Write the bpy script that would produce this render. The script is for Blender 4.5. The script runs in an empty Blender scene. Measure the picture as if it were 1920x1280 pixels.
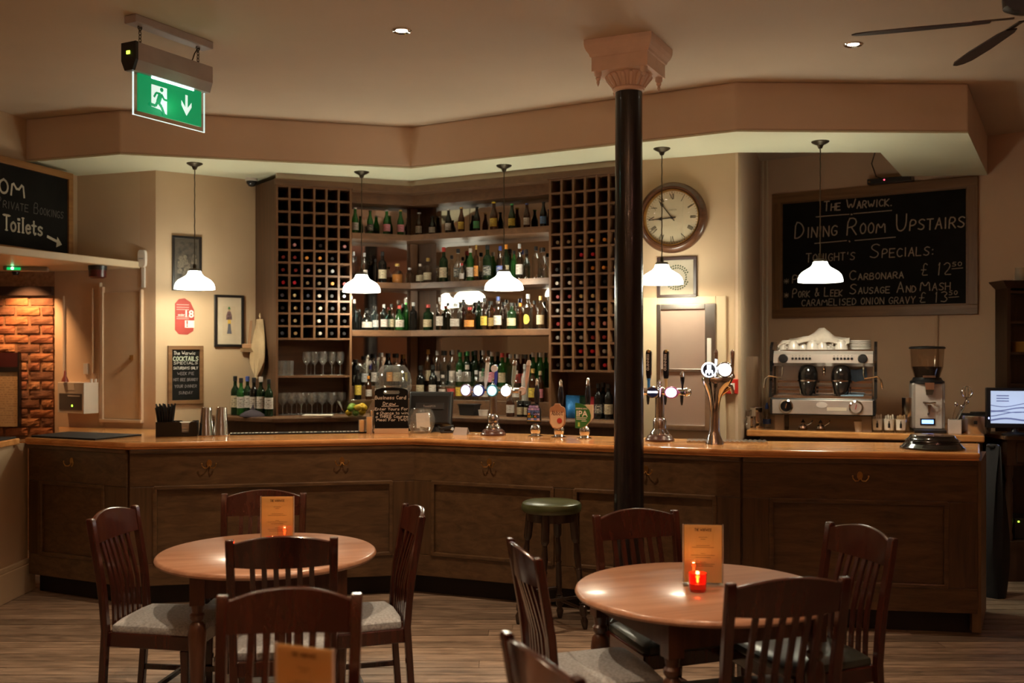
import bpy, bmesh, math, random
from mathutils import Vector, Matrix
random.seed(7)
SC = bpy.context.scene
COL = SC.collection
R = math.radians
PI = math.pi

# ------------------------------------------------------------------ camera
FOC, EYE, HOR = 1920.0, 1.70, 660.0
cam_d = bpy.data.cameras.new('camera')
cam = bpy.data.objects.new('camera', cam_d)
COL.objects.link(cam)
cam.location = (0, 0, EYE)
cam.rotation_euler = (R(90), 0, 0)
cam_d.sensor_width = 36.0
cam_d.lens = 36.0
cam_d.shift_y = (HOR - 640.0) / 1920.0
cam_d.clip_start = 0.05
cam_d.dof.use_dof = True
cam_d.dof.focus_distance = 5.9
cam_d.dof.aperture_fstop = 2.0
SC.camera = cam

# ------------------------------------------------------------------ world + exposure
wd = bpy.data.worlds.new('world')
SC.world = wd
wd.use_nodes = True
wd.node_tree.nodes['Background'].inputs[0].default_value = (0.9, 0.62, 0.42, 1)
wd.node_tree.nodes['Background'].inputs[1].default_value = 0.02
SC.view_settings.view_transform = 'Standard'
SC.view_settings.look = 'None'
SC.view_settings.gamma = 1.0
SC.view_settings.use_curve_mapping = False
SC.view_settings.exposure = 0.5

# light levels (watts / emission strength)
PENDANT_EMIT = 13.5
PENDANT_W = 8.0
DOWN_W = 76.0
FILL_EMIT = 130.0  # added uplighter bowls, out of view
BRICK_W = 36.0

# ------------------------------------------------------------------ plan
CEIL, SOF = 3.54, 3.20
def FX(px, Y): return (px - 960.0) * Y / FOC
def ZP(py, Y): return EYE - (py - HOR) * Y / FOC
def PT(px, Y): return (FX(px, Y), Y)

class Wall:
    """a vertical plane from A to B in plan; s runs along it, d comes out of it towards the room"""
    def __init__(s, A, B):
        s.A = Vector(A); s.B = Vector(B); s.L = (s.B - s.A).length
        s.u = (s.B - s.A).normalized(); s.n = Vector((s.u.y, -s.u.x))
        s.rot = math.atan2(s.u.y, s.u.x)
    def s_at(s, px, d=0.0):
        k = (px - 960.0) / FOC; A = s.A + s.n * d
        return (k * A.y - A.x) / (s.u.x - k * s.u.y)
    def p(s, t, d=0.0, z=0.0):
        q = s.A + s.u * t + s.n * d
        return (q.x, q.y, z)
    def Y(s, px, d=0.0): return s.p(s.s_at(px, d), d)[1]
    def rect(s, x0, x1, y0, y1, d=0.0):
        s0, s1 = s.s_at(x0, d), s.s_at(x1, d)
        Y = s.p((s0 + s1) / 2, d)[1]
        return s0, s1, ZP(y1, Y), ZP(y0, Y)

def offset_line(pts, d):
    """offset an open polyline to the far side (away from the room) with mitred corners"""
    P = [Vector(p) for p in pts]; out = []
    for i, p in enumerate(P):
        ns = []
        for a, b in ((i - 1, i), (i, i + 1)):
            if a >= 0 and b < len(P):
                u = (P[b] - P[a]).normalized(); ns.append(Vector((-u.y, u.x)))
        n = ns[0] if len(ns) == 1 else (ns[0] + ns[1]).normalized()
        k = 1.0 if len(ns) == 1 else 1.0 / max(0.3, n.dot(ns[0]))
        q = p + n * d * k
        out.append((q.x, q.y))
    return out

# ------------------------------------------------------------------ mesh helper
class MB:
    def __init__(s): s.v = []; s.f = []
    def add(s, vs, fs, M=None):
        o = len(s.v)
        if M is not None: vs = [tuple(M @ Vector(v)) for v in vs]
        s.v += [tuple(v) for v in vs]; s.f += [tuple(i + o for i in f) for f in fs]
        return s
    def box(s, x0, x1, y0, y1, z0, z1, M=None):
        v = [(x0,y0,z0),(x1,y0,z0),(x1,y1,z0),(x0,y1,z0),(x0,y0,z1),(x1,y0,z1),(x1,y1,z1),(x0,y1,z1)]
        f = [(0,3,2,1),(4,5,6,7),(0,1,5,4),(1,2,6,5),(2,3,7,6),(3,0,4,7)]
        return s.add(v, f, M)
    def prism(s, poly, z0, z1, M=None):
        a = sum(poly[i][0]*poly[(i+1)%len(poly)][1] - poly[(i+1)%len(poly)][0]*poly[i][1] for i in range(len(poly)))
        if a < 0: poly = poly[::-1]
        n = len(poly)
        v = [(x,y,z0) for x,y in poly] + [(x,y,z1) for x,y in poly]
        f = [tuple(range(n-1,-1,-1)), tuple(range(n,2*n))] + [(i,(i+1)%n,n+(i+1)%n,n+i) for i in range(n)]
        return s.add(v, f, M)
    def plate(s, poly, y0, y1, M=None):
        """outline in x/z, thickness along y (y0 is the face towards the room)"""
        a = sum(poly[i][0]*poly[(i+1)%len(poly)][1] - poly[(i+1)%len(poly)][0]*poly[i][1] for i in range(len(poly)))
        if a < 0: poly = poly[::-1]
        n = len(poly)
        v = [(x,y0,z) for x,z in poly] + [(x,y1,z) for x,z in poly]
        f = [tuple(range(n)), tuple(range(2*n-1,n-1,-1))] + [((i+1)%n,i,n+i,n+(i+1)%n) for i in range(n)]
        return s.add(v, f, M)
    def lathe(s, prof, n=20, c=(0,0,0), M=None, a0=0.0, a1=2*PI, sx=1, sy=1, caps=3):
        full = abs(a1 - a0 - 2*PI) < 1e-6
        k = n if full else n + 1
        v = []; f = []
        for r, z in prof:
            for i in range(k):
                a = a0 + (a1 - a0) * i / n
                v.append((c[0] + r*math.cos(a)*sx, c[1] + r*math.sin(a)*sy, c[2] + z))
        m = len(prof)
        for j in range(m - 1):
            for i in range(n):
                i2 = (i + 1) % k if full else i + 1
                f.append((j*k+i, j*k+i2, (j+1)*k+i2, (j+1)*k+i))
        if full:
            if caps & 1 and prof[0][0] > 1e-5: f.append(tuple(range(k-1,-1,-1)))
            if caps & 2 and prof[-1][0] > 1e-5: f.append(tuple((m-1)*k+i for i in range(k)))
        return s.add(v, f, M)
    def cyl(s, p0, p1, r0, r1=None, n=12):
        r1 = r0 if r1 is None else r1
        a = Vector(p0); b = Vector(p1); d = b - a
        q = d.to_track_quat('Z', 'Y').to_matrix().to_4x4(); q.translation = a
        return s.lathe([(r0,0),(r1,d.length)], n, M=q)
    def tube(s, pts, r, n=8, closed=False):
        P = [Vector(p) for p in pts]; m = len(P)
        rs = r if isinstance(r, (list, tuple)) else [r]*m
        v = []; f = []; up = None
        for i, p in enumerate(P):
            t = (P[(i+1)%m] - P[i-1]) if (closed or 0 < i < m-1) else (P[1]-P[0] if i == 0 else P[-1]-P[-2])
            t.normalize()
            if up is None: up = t.orthogonal().normalized()
            up = (up - t*up.dot(t)).normalized(); w = t.cross(up)
            for k in range(n):
                a = 2*PI*k/n; v.append(p + (up*math.cos(a) + w*math.sin(a))*rs[i])
        for i in range(m if closed else m-1):
            for k in range(n):
                f.append((i*n+k, i*n+(k+1)%n, ((i+1)%m)*n+(k+1)%n, ((i+1)%m)*n+k))
        if not closed: f.append(tuple(range(n-1,-1,-1))); f.append(tuple((m-1)*n+k for k in range(n)))
        return s.add(v, f)
    def loft(s, rings, caps=True):
        """rings: list of equal-length point loops"""
        n = len(rings[0]); v = [p for r in rings for p in r]; f = []
        for j in range(len(rings)-1):
            for k in range(n): f.append((j*n+k, j*n+(k+1)%n, (j+1)*n+(k+1)%n, (j+1)*n+k))
        if caps: f.append(tuple(range(n-1,-1,-1))); f.append(tuple((len(rings)-1)*n+k for k in range(n)))
        return s.add(v, f)
    def ball(s, c, r, n=12, sz=1.0):
        return s.lathe([(max(1e-6, r*math.cos(a)), r*math.sin(a)*sz) for a in [R(-90+180*i/8) for i in range(9)]], n, c)
    def mesh(s, name, mat, smooth=True):
        me = bpy.data.meshes.new(name); me.from_pydata(s.v, [], s.f); me.update()
        if smooth:
            me.polygons.foreach_set('use_smooth', [True]*len(me.polygons))
            me.set_sharp_from_angle(angle=R(38))
        if mat: me.materials.append(mat)
        return me
    def build(s, name, mat, parent=None, smooth=True, bevel=0.0, label=None, fix=True):
        me = s.mesh(name, mat, smooth)
        if fix:
            b = bmesh.new(); b.from_mesh(me); bmesh.ops.recalc_face_normals(b, faces=b.faces); b.to_mesh(me); b.free()
        o = bpy.data.objects.new(name, me); COL.objects.link(o)
        if parent: o.parent = parent
        if bevel:
            m = o.modifiers.new('bevel', 'BEVEL'); m.width = bevel; m.segments = 2; m.limit_method = 'ANGLE'
        if label: o['label'] = label
        return o
def box(x0,x1,y0,y1,z0,z1): return MB().box(x0,x1,y0,y1,z0,z1)

def tag(o, label, cat, group=None):
    o['label'] = label; o['category'] = cat
    if group: o['group'] = group
    return o
def thing(name, label, cat, loc=(0,0,0), rz=0.0, group=None):
    o = bpy.data.objects.new(name, None); COL.objects.link(o)
    o.empty_display_size = 0.05
    o.location = loc; o.rotation_euler = (0,0,rz)
    return tag(o, label, cat, group)
def struct(o): o['kind'] = 'structure'; return o
def dup(o, parent=None):
    c = o.copy(); COL.objects.link(c); c.parent = parent
    for ch in o.children: dup(ch, c)
    return c

# ------------------------------------------------------------------ materials
MATS = {}
def nodes_of(name):
    m = bpy.data.materials.new(name); m.use_nodes = True
    nt = m.node_tree; return m, nt, nt.nodes['Principled BSDF']
def c4(c): return (c[0], c[1], c[2], 1)
def mat(name, col, rough=0.5, metal=0.0, var=0.12, scale=6.0, bump=0.0, coat=0.0, spec=0.5, emit=None, estr=0.0, trans=0.0, sheen=0.0):
    if name in MATS: return MATS[name]
    m, nt, b = nodes_of(name); N = nt.nodes.new; L = nt.links.new
    tc = N('ShaderNodeTexCoord'); no = N('ShaderNodeTexNoise'); no.inputs['Scale'].default_value = scale; no.inputs['Detail'].default_value = 5
    L(tc.outputs['Object'], no.inputs['Vector'])
    rp = N('ShaderNodeValToRGB'); L(no.outputs['Fac'], rp.inputs['Fac'])
    rp.color_ramp.elements[0].position = 0.3; rp.color_ramp.elements[1].position = 0.7
    rp.color_ramp.elements[0].color = c4([max(0,x*(1-var)) for x in col]); rp.color_ramp.elements[1].color = c4([min(1,x*(1+var)) for x in col])
    L(rp.outputs['Color'], b.inputs['Base Color'])
    b.inputs['Roughness'].default_value = rough; b.inputs['Metallic'].default_value = metal
    b.inputs['Coat Weight'].default_value = coat; b.inputs['Specular IOR Level'].default_value = spec
    b.inputs['Transmission Weight'].default_value = trans
    if sheen: b.inputs['Sheen Weight'].default_value = sheen
    if emit: b.inputs['Emission Color'].default_value = c4(emit); b.inputs['Emission Strength'].default_value = estr
    if bump:
        bp = N('ShaderNodeBump'); bp.inputs['Strength'].default_value = bump; bp.inputs['Distance'].default_value = 0.004
        n2 = N('ShaderNodeTexNoise'); n2.inputs['Scale'].default_value = scale*9; L(tc.outputs['Object'], n2.inputs['Vector'])
        L(n2.outputs['Fac'], bp.inputs['Height']); L(bp.outputs['Normal'], b.inputs['Normal'])
    MATS[name] = m; return m
def wood(name, c0, c1, rough=0.35, axis='x', scale=1.0, coat=0.0, bump=0.15, rnd=0.0):
    """grain runs along axis"""
    if name in MATS: return MATS[name]
    m, nt, b = nodes_of(name); N = nt.nodes.new; L = nt.links.new
    tc = N('ShaderNodeTexCoord'); mp = N('ShaderNodeMapping'); L(tc.outputs['Object'], mp.inputs['Vector'])
    k = [26*scale]*3; k['xyz'.index(axis)] = 1.6*scale; mp.inputs['Scale'].default_value = k
    oi = N('ShaderNodeObjectInfo')
    ml = N('ShaderNodeMath'); ml.operation = 'MULTIPLY'; ml.inputs[1].default_value = 37.0; L(oi.outputs['Random'], ml.inputs[0])
    cb = N('ShaderNodeCombineXYZ'); L(ml.outputs[0], cb.inputs[0]); L(ml.outputs[0], cb.inputs[1]); L(cb.outputs[0], mp.inputs['Location'])
    no = N('ShaderNodeTexNoise'); no.inputs['Scale'].default_value = 1.0; no.inputs['Detail'].default_value = 7; no.inputs['Roughness'].default_value = 0.62; no.inputs['Distortion'].default_value = 0.6
    L(mp.outputs['Vector'], no.inputs['Vector'])
    rp = N('ShaderNodeValToRGB'); L(no.outputs['Fac'], rp.inputs['Fac'])
    rp.color_ramp.elements[0].position = 0.32; rp.color_ramp.elements[1].position = 0.68
    rp.color_ramp.elements[0].color = c4(c0); rp.color_ramp.elements[1].color = c4(c1)
    col = rp.outputs['Color']
    if rnd:
        hs = N('ShaderNodeHueSaturation'); mr = N('ShaderNodeMapRange'); mr.inputs['To Min'].default_value = 1-rnd; mr.inputs['To Max'].default_value = 1+rnd
        L(oi.outputs['Random'], mr.inputs['Value']); L(mr.outputs[0], hs.inputs['Value']); L(col, hs.inputs['Color']); col = hs.outputs['Color']
    L(col, b.inputs['Base Color'])
    b.inputs['Roughness'].default_value = rough; b.inputs['Coat Weight'].default_value = coat; b.inputs['Coat Roughness'].default_value = 0.12
    bp = N('ShaderNodeBump'); bp.inputs['Strength'].default_value = bump; bp.inputs['Distance'].default_value = 0.003
    L(no.outputs['Fac'], bp.inputs['Height']); L(bp.outputs['Normal'], b.inputs['Normal'])
    MATS[name] = m; return m
def glass(name, tint, rough=0.03, ior=1.5, body=0.0):
    """thin-walled glass: tinted see-through plus a Fresnel reflection"""
    if name in MATS: return MATS[name]
    m = bpy.data.materials.new(name); m.use_nodes = True; nt = m.node_tree; nt.nodes.clear(); N = nt.nodes.new; L = nt.links.new
    out = N('ShaderNodeOutputMaterial'); tr = N('ShaderNodeBsdfTransparent'); gl = N('ShaderNodeBsdfGlossy'); mx = N('ShaderNodeMixShader')
    fr = N('ShaderNodeFresnel'); fr.inputs[0].default_value = ior
    tc = N('ShaderNodeTexCoord'); no = N('ShaderNodeTexNoise'); no.inputs['Scale'].default_value = 14; L(tc.outputs['Object'], no.inputs['Vector'])
    bp = N('ShaderNodeBump'); bp.inputs['Strength'].default_value = 0.04; L(no.outputs['Fac'], bp.inputs['Height']); L(bp.outputs['Normal'], gl.inputs['Normal'])
    tr.inputs[0].default_value = c4(tint); gl.inputs['Color'].default_value = (1,1,1,1); gl.inputs['Roughness'].default_value = rough
    ge = N('ShaderNodeNewGeometry'); mr = N('ShaderNodeMapRange'); mr.inputs['To Min'].default_value = ior; mr.inputs['To Max'].default_value = 1.0/ior
    L(ge.outputs['Backfacing'], mr.inputs['Value']); L(mr.outputs[0], fr.inputs[0])
    L(fr.outputs[0], mx.inputs[0]); L(tr.outputs[0], mx.inputs[1]); L(gl.outputs[0], mx.inputs[2])
    last = mx
    if body:
        df = N('ShaderNodeBsdfDiffuse'); df.inputs[0].default_value = c4([min(1,t*1.1) for t in tint]); m2 = N('ShaderNodeMixShader'); m2.inputs[0].default_value = body
        L(mx.outputs[0], m2.inputs[1]); L(df.outputs[0], m2.inputs[2]); last = m2
    L(last.outputs[0], out.inputs[0])
    MATS[name] = m; return m
def emis(name, col, strength, base=(0.8,0.8,0.8)):
    return mat(name, base, 0.4, emit=col, estr=strength, var=0.02)
def printed(name, paper, ink, sx=60, sz=26, lo=0.2, hi=0.8, thr=0.55, emit=0.0):
    """paper with rows of small print"""
    if name in MATS: return MATS[name]
    m, nt, b = nodes_of(name); N = nt.nodes.new; L = nt.links.new
    tc = N('ShaderNodeTexCoord'); mp = N('ShaderNodeMapping'); mp.inputs['Scale'].default_value = (sx, sx, sz); L(tc.outputs['Generated'], mp.inputs['Vector'])
    no = N('ShaderNodeTexNoise'); no.inputs['Scale'].default_value = 1; no.inputs['Detail'].default_value = 1; L(mp.outputs[0], no.inputs['Vector'])
    g = N('ShaderNodeMath'); g.operation = 'GREATER_THAN'; g.inputs[1].default_value = thr; L(no.outputs['Fac'], g.inputs[0])
    sp = N('ShaderNodeSeparateXYZ'); L(tc.outputs['Generated'], sp.inputs[0])
    w = N('ShaderNodeMath'); w.operation = 'MULTIPLY'; w.inputs[1].default_value = sz*0.9; L(sp.outputs[2], w.inputs[0])
    fr = N('ShaderNodeMath'); fr.operation = 'FRACT'; L(w.outputs[0], fr.inputs[0])
    g2 = N('ShaderNodeMath'); g2.operation = 'GREATER_THAN'; g2.inputs[1].default_value = 0.5; L(fr.outputs[0], g2.inputs[0])
    a = N('ShaderNodeMath'); a.operation = 'GREATER_THAN'; a.inputs[1].default_value = lo; L(sp.outputs[2], a.inputs[0])
    c = N('ShaderNodeMath'); c.operation = 'LESS_THAN'; c.inputs[1].default_value = hi; L(sp.outputs[2], c.inputs[0])
    p = None
    prev = g.outputs[0]
    for q in (g2, a, c):
        mu = N('ShaderNodeMath'); mu.operation = 'MULTIPLY'; L(prev, mu.inputs[0]); L(q.outputs[0], mu.inputs[1]); prev = mu.outputs[0]
    mx = N('ShaderNodeMix'); mx.data_type = 'RGBA'; mx.inputs['A'].default_value = c4(paper); mx.inputs['B'].default_value = c4(ink)
    L(prev, mx.inputs['Factor']); L(mx.outputs['Result'], b.inputs['Base Color']); b.inputs['Roughness'].default_value = 0.55
    MATS[name] = m; return m

W_BAR = wood('oak_bar', (0.058,0.031,0.014), (0.135,0.076,0.034), 0.34, 'x', 1.0, 0.15)
W_BARV = wood('oak_bar_upright', (0.050,0.026,0.011), (0.110,0.060,0.025), 0.34, 'z', 1.0, 0.15)
W_TOP = wood('varnished_bar_top', (0.56,0.24,0.075), (0.80,0.40,0.145), 0.20, 'x', 0.7, 0.30, 0.05)
W_TOP.node_tree.nodes['Principled BSDF'].inputs['Specular IOR Level'].default_value = 0.3
W_CAB = wood('cabinet_wood', (0.080,0.034,0.014), (0.145,0.066,0.028), 0.45, 'x', 1.0)
W_CABV = wood('cabinet_wood_upright', (0.090,0.038,0.015), (0.165,0.075,0.031), 0.45, 'z', 1.0)
W_CABD = wood('cabinet_wood_dark', (0.055,0.024,0.010), (0.095,0.042,0.018), 0.5, 'z', 1.0)
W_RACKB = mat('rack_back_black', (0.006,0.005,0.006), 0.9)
W_CHAIR = wood('mahogany_chair', (0.027,0.006,0.0038), (0.052,0.0125,0.007), 0.20, 'z', 1.2, 0.35, 0.04)
W_TABLE = wood('table_top_wood', (0.31,0.15,0.085), (0.47,0.265,0.165), 0.30, 'x', 0.8, 0.25, 0.06)
W_TLEG = wood('table_leg_wood', (0.050,0.018,0.009), (0.095,0.036,0.017), 0.30, 'z', 1.0, 0.2)
W_STOOL = wood('stool_black_wood', (0.022,0.012,0.008), (0.045,0.024,0.015), 0.28, 'z', 1.0, 0.3)
W_FLOOR = wood('floor_plank_wood', (0.12,0.085,0.060), (0.36,0.265,0.19), 0.44, 'x', 0.8, 0.0, 0.4, 0.30)
W_FLOOR.node_tree.nodes['Mapping'].inputs['Scale'].default_value = (11, 24, 24)
W_FRAME = wood('board_frame_wood', (0.13,0.058,0.022), (0.23,0.115,0.045), 0.45, 'x', 0.8)
W_FRAMEV = wood('board_frame_wood_upright', (0.13,0.058,0.022), (0.23,0.115,0.045), 0.45, 'z', 0.8)
P_WALL = mat('cream_wall_paint', (0.52,0.37,0.23), 0.65, var=0.05, scale=2, bump=0.05)
P_WALLB = mat('beige_wall_paint', (0.62,0.46,0.32), 0.65, var=0.05, scale=2, bump=0.05)
P_WALLR = mat('tan_wall_paint', (0.60,0.41,0.27), 0.65, var=0.05, scale=2, bump=0.05)
P_CEIL = mat('ceiling_paint', (0.58,0.47,0.35), 0.7, var=0.05, scale=1.2, bump=0.03)
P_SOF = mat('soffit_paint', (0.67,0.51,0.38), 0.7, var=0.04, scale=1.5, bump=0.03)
P_SOF_LIT = mat('soffit_underside_lamp_tint', (0.74,0.74,0.54), 0.6, var=0.03, scale=1.5)  # same soffit; the lamps' pale greenish light put into the underside colour
P_TRIM = mat('cream_gloss_trim', (0.60,0.47,0.31), 0.35, var=0.05, scale=3)
P_DOOR = mat('panel_door_paint', (0.60,0.43,0.28), 0.5, var=0.05)
CHROME = mat('chrome', (0.72,0.70,0.68), 0.08, 1.0, var=0.03)
STEEL = mat('brushed_steel', (0.62,0.58,0.55), 0.25, 1.0, var=0.08, scale=20)
BRASS = mat('aged_brass', (0.50,0.30,0.10), 0.28, 1.0, var=0.15, scale=30)
BRONZE = mat('dark_bronze', (0.07,0.055,0.035), 0.38, 0.8, var=0.2, scale=20)
BLACK = mat('black_plastic', (0.012,0.012,0.013), 0.35, var=0.1)
BLACKM = mat('matt_black_rubber', (0.012,0.011,0.012), 0.8, var=0.15, scale=30, bump=0.2)
SLATE = mat('chalkboard_slate', (0.009,0.008,0.007), 0.8, var=0.3, scale=4, spec=0.12)
CHALK = mat('chalk', (0.40,0.32,0.24), 0.9, var=0.25, scale=60)
CHALKW = mat('white_chalk_pen', (0.78,0.72,0.64), 0.9, var=0.08, scale=60)
WHITEP = mat('white_plastic', (0.66,0.60,0.53), 0.4, var=0.04)
PORC = mat('white_porcelain', (0.72,0.66,0.60), 0.18, var=0.03, coat=0.4)
IRON = mat('black_cast_iron', (0.010,0.008,0.009), 0.22, 0.0, var=0.2, scale=25, bump=0.12, coat=0.3)
PLASTER = mat('pinkish_plaster', (0.76,0.56,0.44), 0.6, var=0.05, scale=12, bump=0.08)
MIRROR = mat('mirror_glass', (0.58,0.54,0.50), 0.03, 1.0, var=0.01)
G_CLEAR = glass('clear_glass', (0.90,0.91,0.89), ior=1.75)
G_THICK = glass('thick_clear_glass', (0.86,0.87,0.85), ior=1.9, body=0.05)
G_GREEN = glass('green_glass', (0.10,0.42,0.10), body=0.10)
G_DGREEN = glass('dark_green_glass', (0.05,0.13,0.05), body=0.12)
G_BROWN = glass('brown_glass', (0.22,0.08,0.03), body=0.12)
G_DARK = glass('near_black_glass', (0.04,0.035,0.03), body=0.15)
G_BLUE = glass('pale_blue_glass', (0.62,0.85,0.92))
G_WINE = glass('wine_bottle_glass', (0.030,0.045,0.022), body=0.2)
LIQ = {'amber': mat('amber_spirit', (0.42,0.15,0.03), 0.1), 'red': mat('red_liqueur', (0.30,0.02,0.03), 0.1)}

# ================================================================== STRUCTURE
# plan points
A_, B_ = (-1.98, 8.54), (-0.886, 8.95)                 # left cabinet front, inner corner of the back bar
CABL = Wall(A_, B_)
_u = Vector((1.69, -0.95)).normalized()
CABR = Wall(B_, (B_[0] + _u.x*2.088, B_[1] + _u.y*2.088))
KW = Wall((1.0, 8.015), (1.70, 7.70))                # clock wall
RW = Wall((1.70, 7.70), (2.392, 9.876))                # its return
BW = Wall((2.392, 9.876), (5.9, 7.405))                # menu board wall
W1 = Wall((-3.93, 8.80), (-2.94, 8.45))
W2 = Wall((-2.94, 8.45), (-2.24, 8.94))
SIDE = Wall((-4.25, 6.2), (-3.70, 8.72))

# floor with planks
fl = struct(box(-5.4, 5.9, -2.6, 10.2, -0.12, -0.022).build('floor', W_BAR, smooth=False))
pl_me = None
y = 0.0; rowi = 0
for rowi in range(64):
    y0 = 0.9 + rowi*0.125
    xs = [-4.9]; x = -4.9 + random.uniform(0.6, 2.6)
    while x < 5.0: xs.append(x); x += random.uniform(2.0, 3.4)
    xs.append(5.0)
    for a, b in zip(xs[:-1], xs[1:]):
        if pl_me is None:
            pl_me = box(-0.5, 0.5, 0.0, 0.1185, -0.024, 0.0).build('floor_plank', W_FLOOR, fl, smooth=False)
            o = pl_me
        else:
            o = pl_me.copy(); COL.objects.link(o)
        o.scale = (b - a - 0.002, 1, 1); o.location = ((a + b)/2, y0, random.uniform(-0.0015, 0))
struct(box(-5.4, 5.9, -2.6, 10.2, CEIL, CEIL+0.1).build('ceiling', P_CEIL, smooth=False))

# dropped soffit over the bar
sof_front = [(-3.86, 8.10), PT(225, 7.78), PT(770, 8.372), PT(1380, 6.97), PT(1815, 7.02)]
sof_back = [(4.03, 8.68), (3.33, 8.74), (2.77, 7.70), (1.70, 7.695), (0.955, 8.04), (0.9, 9.3), (-0.85, 9.75), (-2.4, 9.4), (-3.9, 8.95)]
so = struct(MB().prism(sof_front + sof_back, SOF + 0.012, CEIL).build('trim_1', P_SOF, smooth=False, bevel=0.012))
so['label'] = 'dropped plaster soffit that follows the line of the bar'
struct(MB().prism([(x, y) for x, y in sof_front + sof_back], SOF, SOF + 0.0118).build('soffit_underside', P_SOF_LIT, so, smooth=False))

def wall_slab(name, W, z0, z1, m, t=0.12, s0=0.0, s1=None):
    s1 = W.L if s1 is None else s1
    q = [W.p(s0)[:2], W.p(s1)[:2], W.p(s1, -t)[:2], W.p(s0, -t)[:2]]
    return struct(MB().prism(q, z0, z1).build(name, m, smooth=False))
wall_slab('wall_left_back', W1, 0, SOF, P_WALLB, 0.1, 0.0, W1.L - 0.16)
st = wall_slab('trim_2', W1, 0, SOF, P_WALLR, 0.14, W1.L - 0.16, W1.L)
wall_slab('wall_pictures', W2, 0, SOF, P_WALL, 0.1)
wall_slab('wall_clock', KW, 0, SOF, P_WALL, 0.1)
wall_slab('wall_return', RW, 0, CEIL, P_WALLB, 0.02)
wall_slab('wall_menu_board', BW, 0, CEIL, P_WALLR, 0.12)
struct(MB().prism([(-2.3, 9.35), (-0.86, 9.68), (1.15, 8.55), (1.2, 8.7), (-0.86, 9.85), (-2.4, 9.5)], 0, SOF).build('wall_behind_shelves', P_WALLR, smooth=False))
wall_slab('wall_left_upper', SIDE, 2.452, CEIL, P_WALL, 0.1)
struct(box(5.6, 5.75, -2.6, 8.2, 0, CEIL).build('wall_right', P_WALLR, smooth=False))
struct(box(-4.42, -4.30, -2.6, 6.25, 0, CEIL).build('wall_left', P_WALL, smooth=False))
struct(box(-5.4, -5.25, 6.0, 9.6, 0, CEIL).build('wall_passage', P_WALLR, smooth=False))
struct(box(-5.4, -4.43, 6.0, 6.1, 0, CEIL).build('wall_passage_end', P_WALLR, smooth=False))
struct(box(-5.4, 5.9, -2.6, -2.45, 0, CEIL).build('wall_behind_camera', P_WALLR, smooth=False))
# shelf-like ledge under the side blackboard, the ceiling of the low passage
led = [(-3.60, 7.21), (-3.08, 8.49), (-3.95, 8.80), (-5.2, 8.85), (-5.2, 6.2), (-4.0, 6.2)]
lo = struct(MB().prism(led, 2.392, 2.45).build('trim_3', P_TRIM, smooth=False, bevel=0.008))
lo['label'] = 'cream moulded ledge over the low passage'
# low passage back wall with brickwork
bk = struct(box(-5.2, -3.93, 8.80, 8.95, 0, 2.392).build('wall_brick', mat('lime_mortar', (0.30,0.15,0.075), 0.9, var=0.3, scale=30, bump=0.5), smooth=False))
BRK = [mat('brick_%s' % n, c, 0.85, var=0.35, scale=14, bump=0.8) for n, c in (('orange',(0.40,0.15,0.06)), ('red',(0.33,0.11,0.05)), ('brown',(0.22,0.09,0.045)), ('buff',(0.46,0.20,0.085)))]
def rough_brick(name, m):
    mb = MB(); n = 5; rng = random.Random(name)
    vs = []
    for j in range(4):
        for i in range(n):
            ex = (i in (0, n-1)) * rng.uniform(0, 0.006); ez = (j in (0, 3)) * rng.uniform(0, 0.004)
            vs.append((-0.1 + 0.2*i/(n-1) + (ex if i == 0 else -ex), -0.022 - rng.uniform(0, 0.009) + 0.008*(i in (0, n-1) or j in (0, 3)), -0.033 + 0.066*j/3 + (ez if j == 0 else -ez)))
    k = len(vs)
    fs = [(j*n+i, j*n+i+1, (j+1)*n+i+1, (j+1)*n+i) for j in range(3) for i in range(n-1)]
    bb = [0, n-1, 4*n-1, 3*n]
    vs += [(vs[b][0], 0.0, vs[b][2]) for b in bb]
    fs += [tuple(range(0, n))[::-1] + (k, k+1), tuple(3*n+i for i in range(n)) + (k+2, k+3), (0, n, 2*n, 3*n, k+3, k), (n-1, k+1, k+2, 4*n-1, 3*n-1, 2*n-1)]
    return mb.add(vs, fs).mesh(name, m, False)
brick_me = [rough_brick('brick_shape_%d' % i, BRK[i % 4]) for i in range(8)]
for c in range(15):
    z = 1.02 + c*0.0795
    if z > 2.16: break
    x = -3.935
    first = 0.105 if c % 2 else 0.205
    while x > -5.0:
        w = first; first = 0.2 if random.random() < 0.8 else 0.1
        o = bpy.data.objects.new('brick', random.choice(brick_me)); COL.objects.link(o); o.parent = bk
        o.location = (x - w/2, 8.80, z + random.uniform(-0.003, 0.003)); o.scale = (w/0.2*0.97, random.uniform(0.45, 0.8), 1)
        o.rotation_euler = (0, random.uniform(-0.012, 0.012), random.uniform(-0.015, 0.015))
        x -= w + 0.012
box(-4.42, -3.935, 8.755, 8.80, 2.185, 2.262).build('lintel', mat('dark_timber', (0.035,0.016,0.010), 0.8), bk)  # plain dark brown timber above the bricks

# skirted half wall that closes the bar on the left
pw = struct(box(-3.62, -3.462, 5.4, 7.32, 0.0, 1.055).build('wall_half', P_WALL, smooth=False))
sk = struct(MB().prism([(-3.462,5.4),(-3.425,5.4),(-3.425,7.36),(-3.66,7.36),(-3.66,7.32),(-3.462,7.32)], 0, 0.20).build('baseboard_left', P_TRIM, smooth=False, bevel=0.004))
MB().prism([(-3.462,5.4),(-3.438,5.4),(-3.438,7.345),(-3.64,7.345),(-3.64,7.32),(-3.462,7.32)], 0.20, 0.235).build('moulding', P_TRIM, sk, smooth=False, bevel=0.006)
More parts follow.
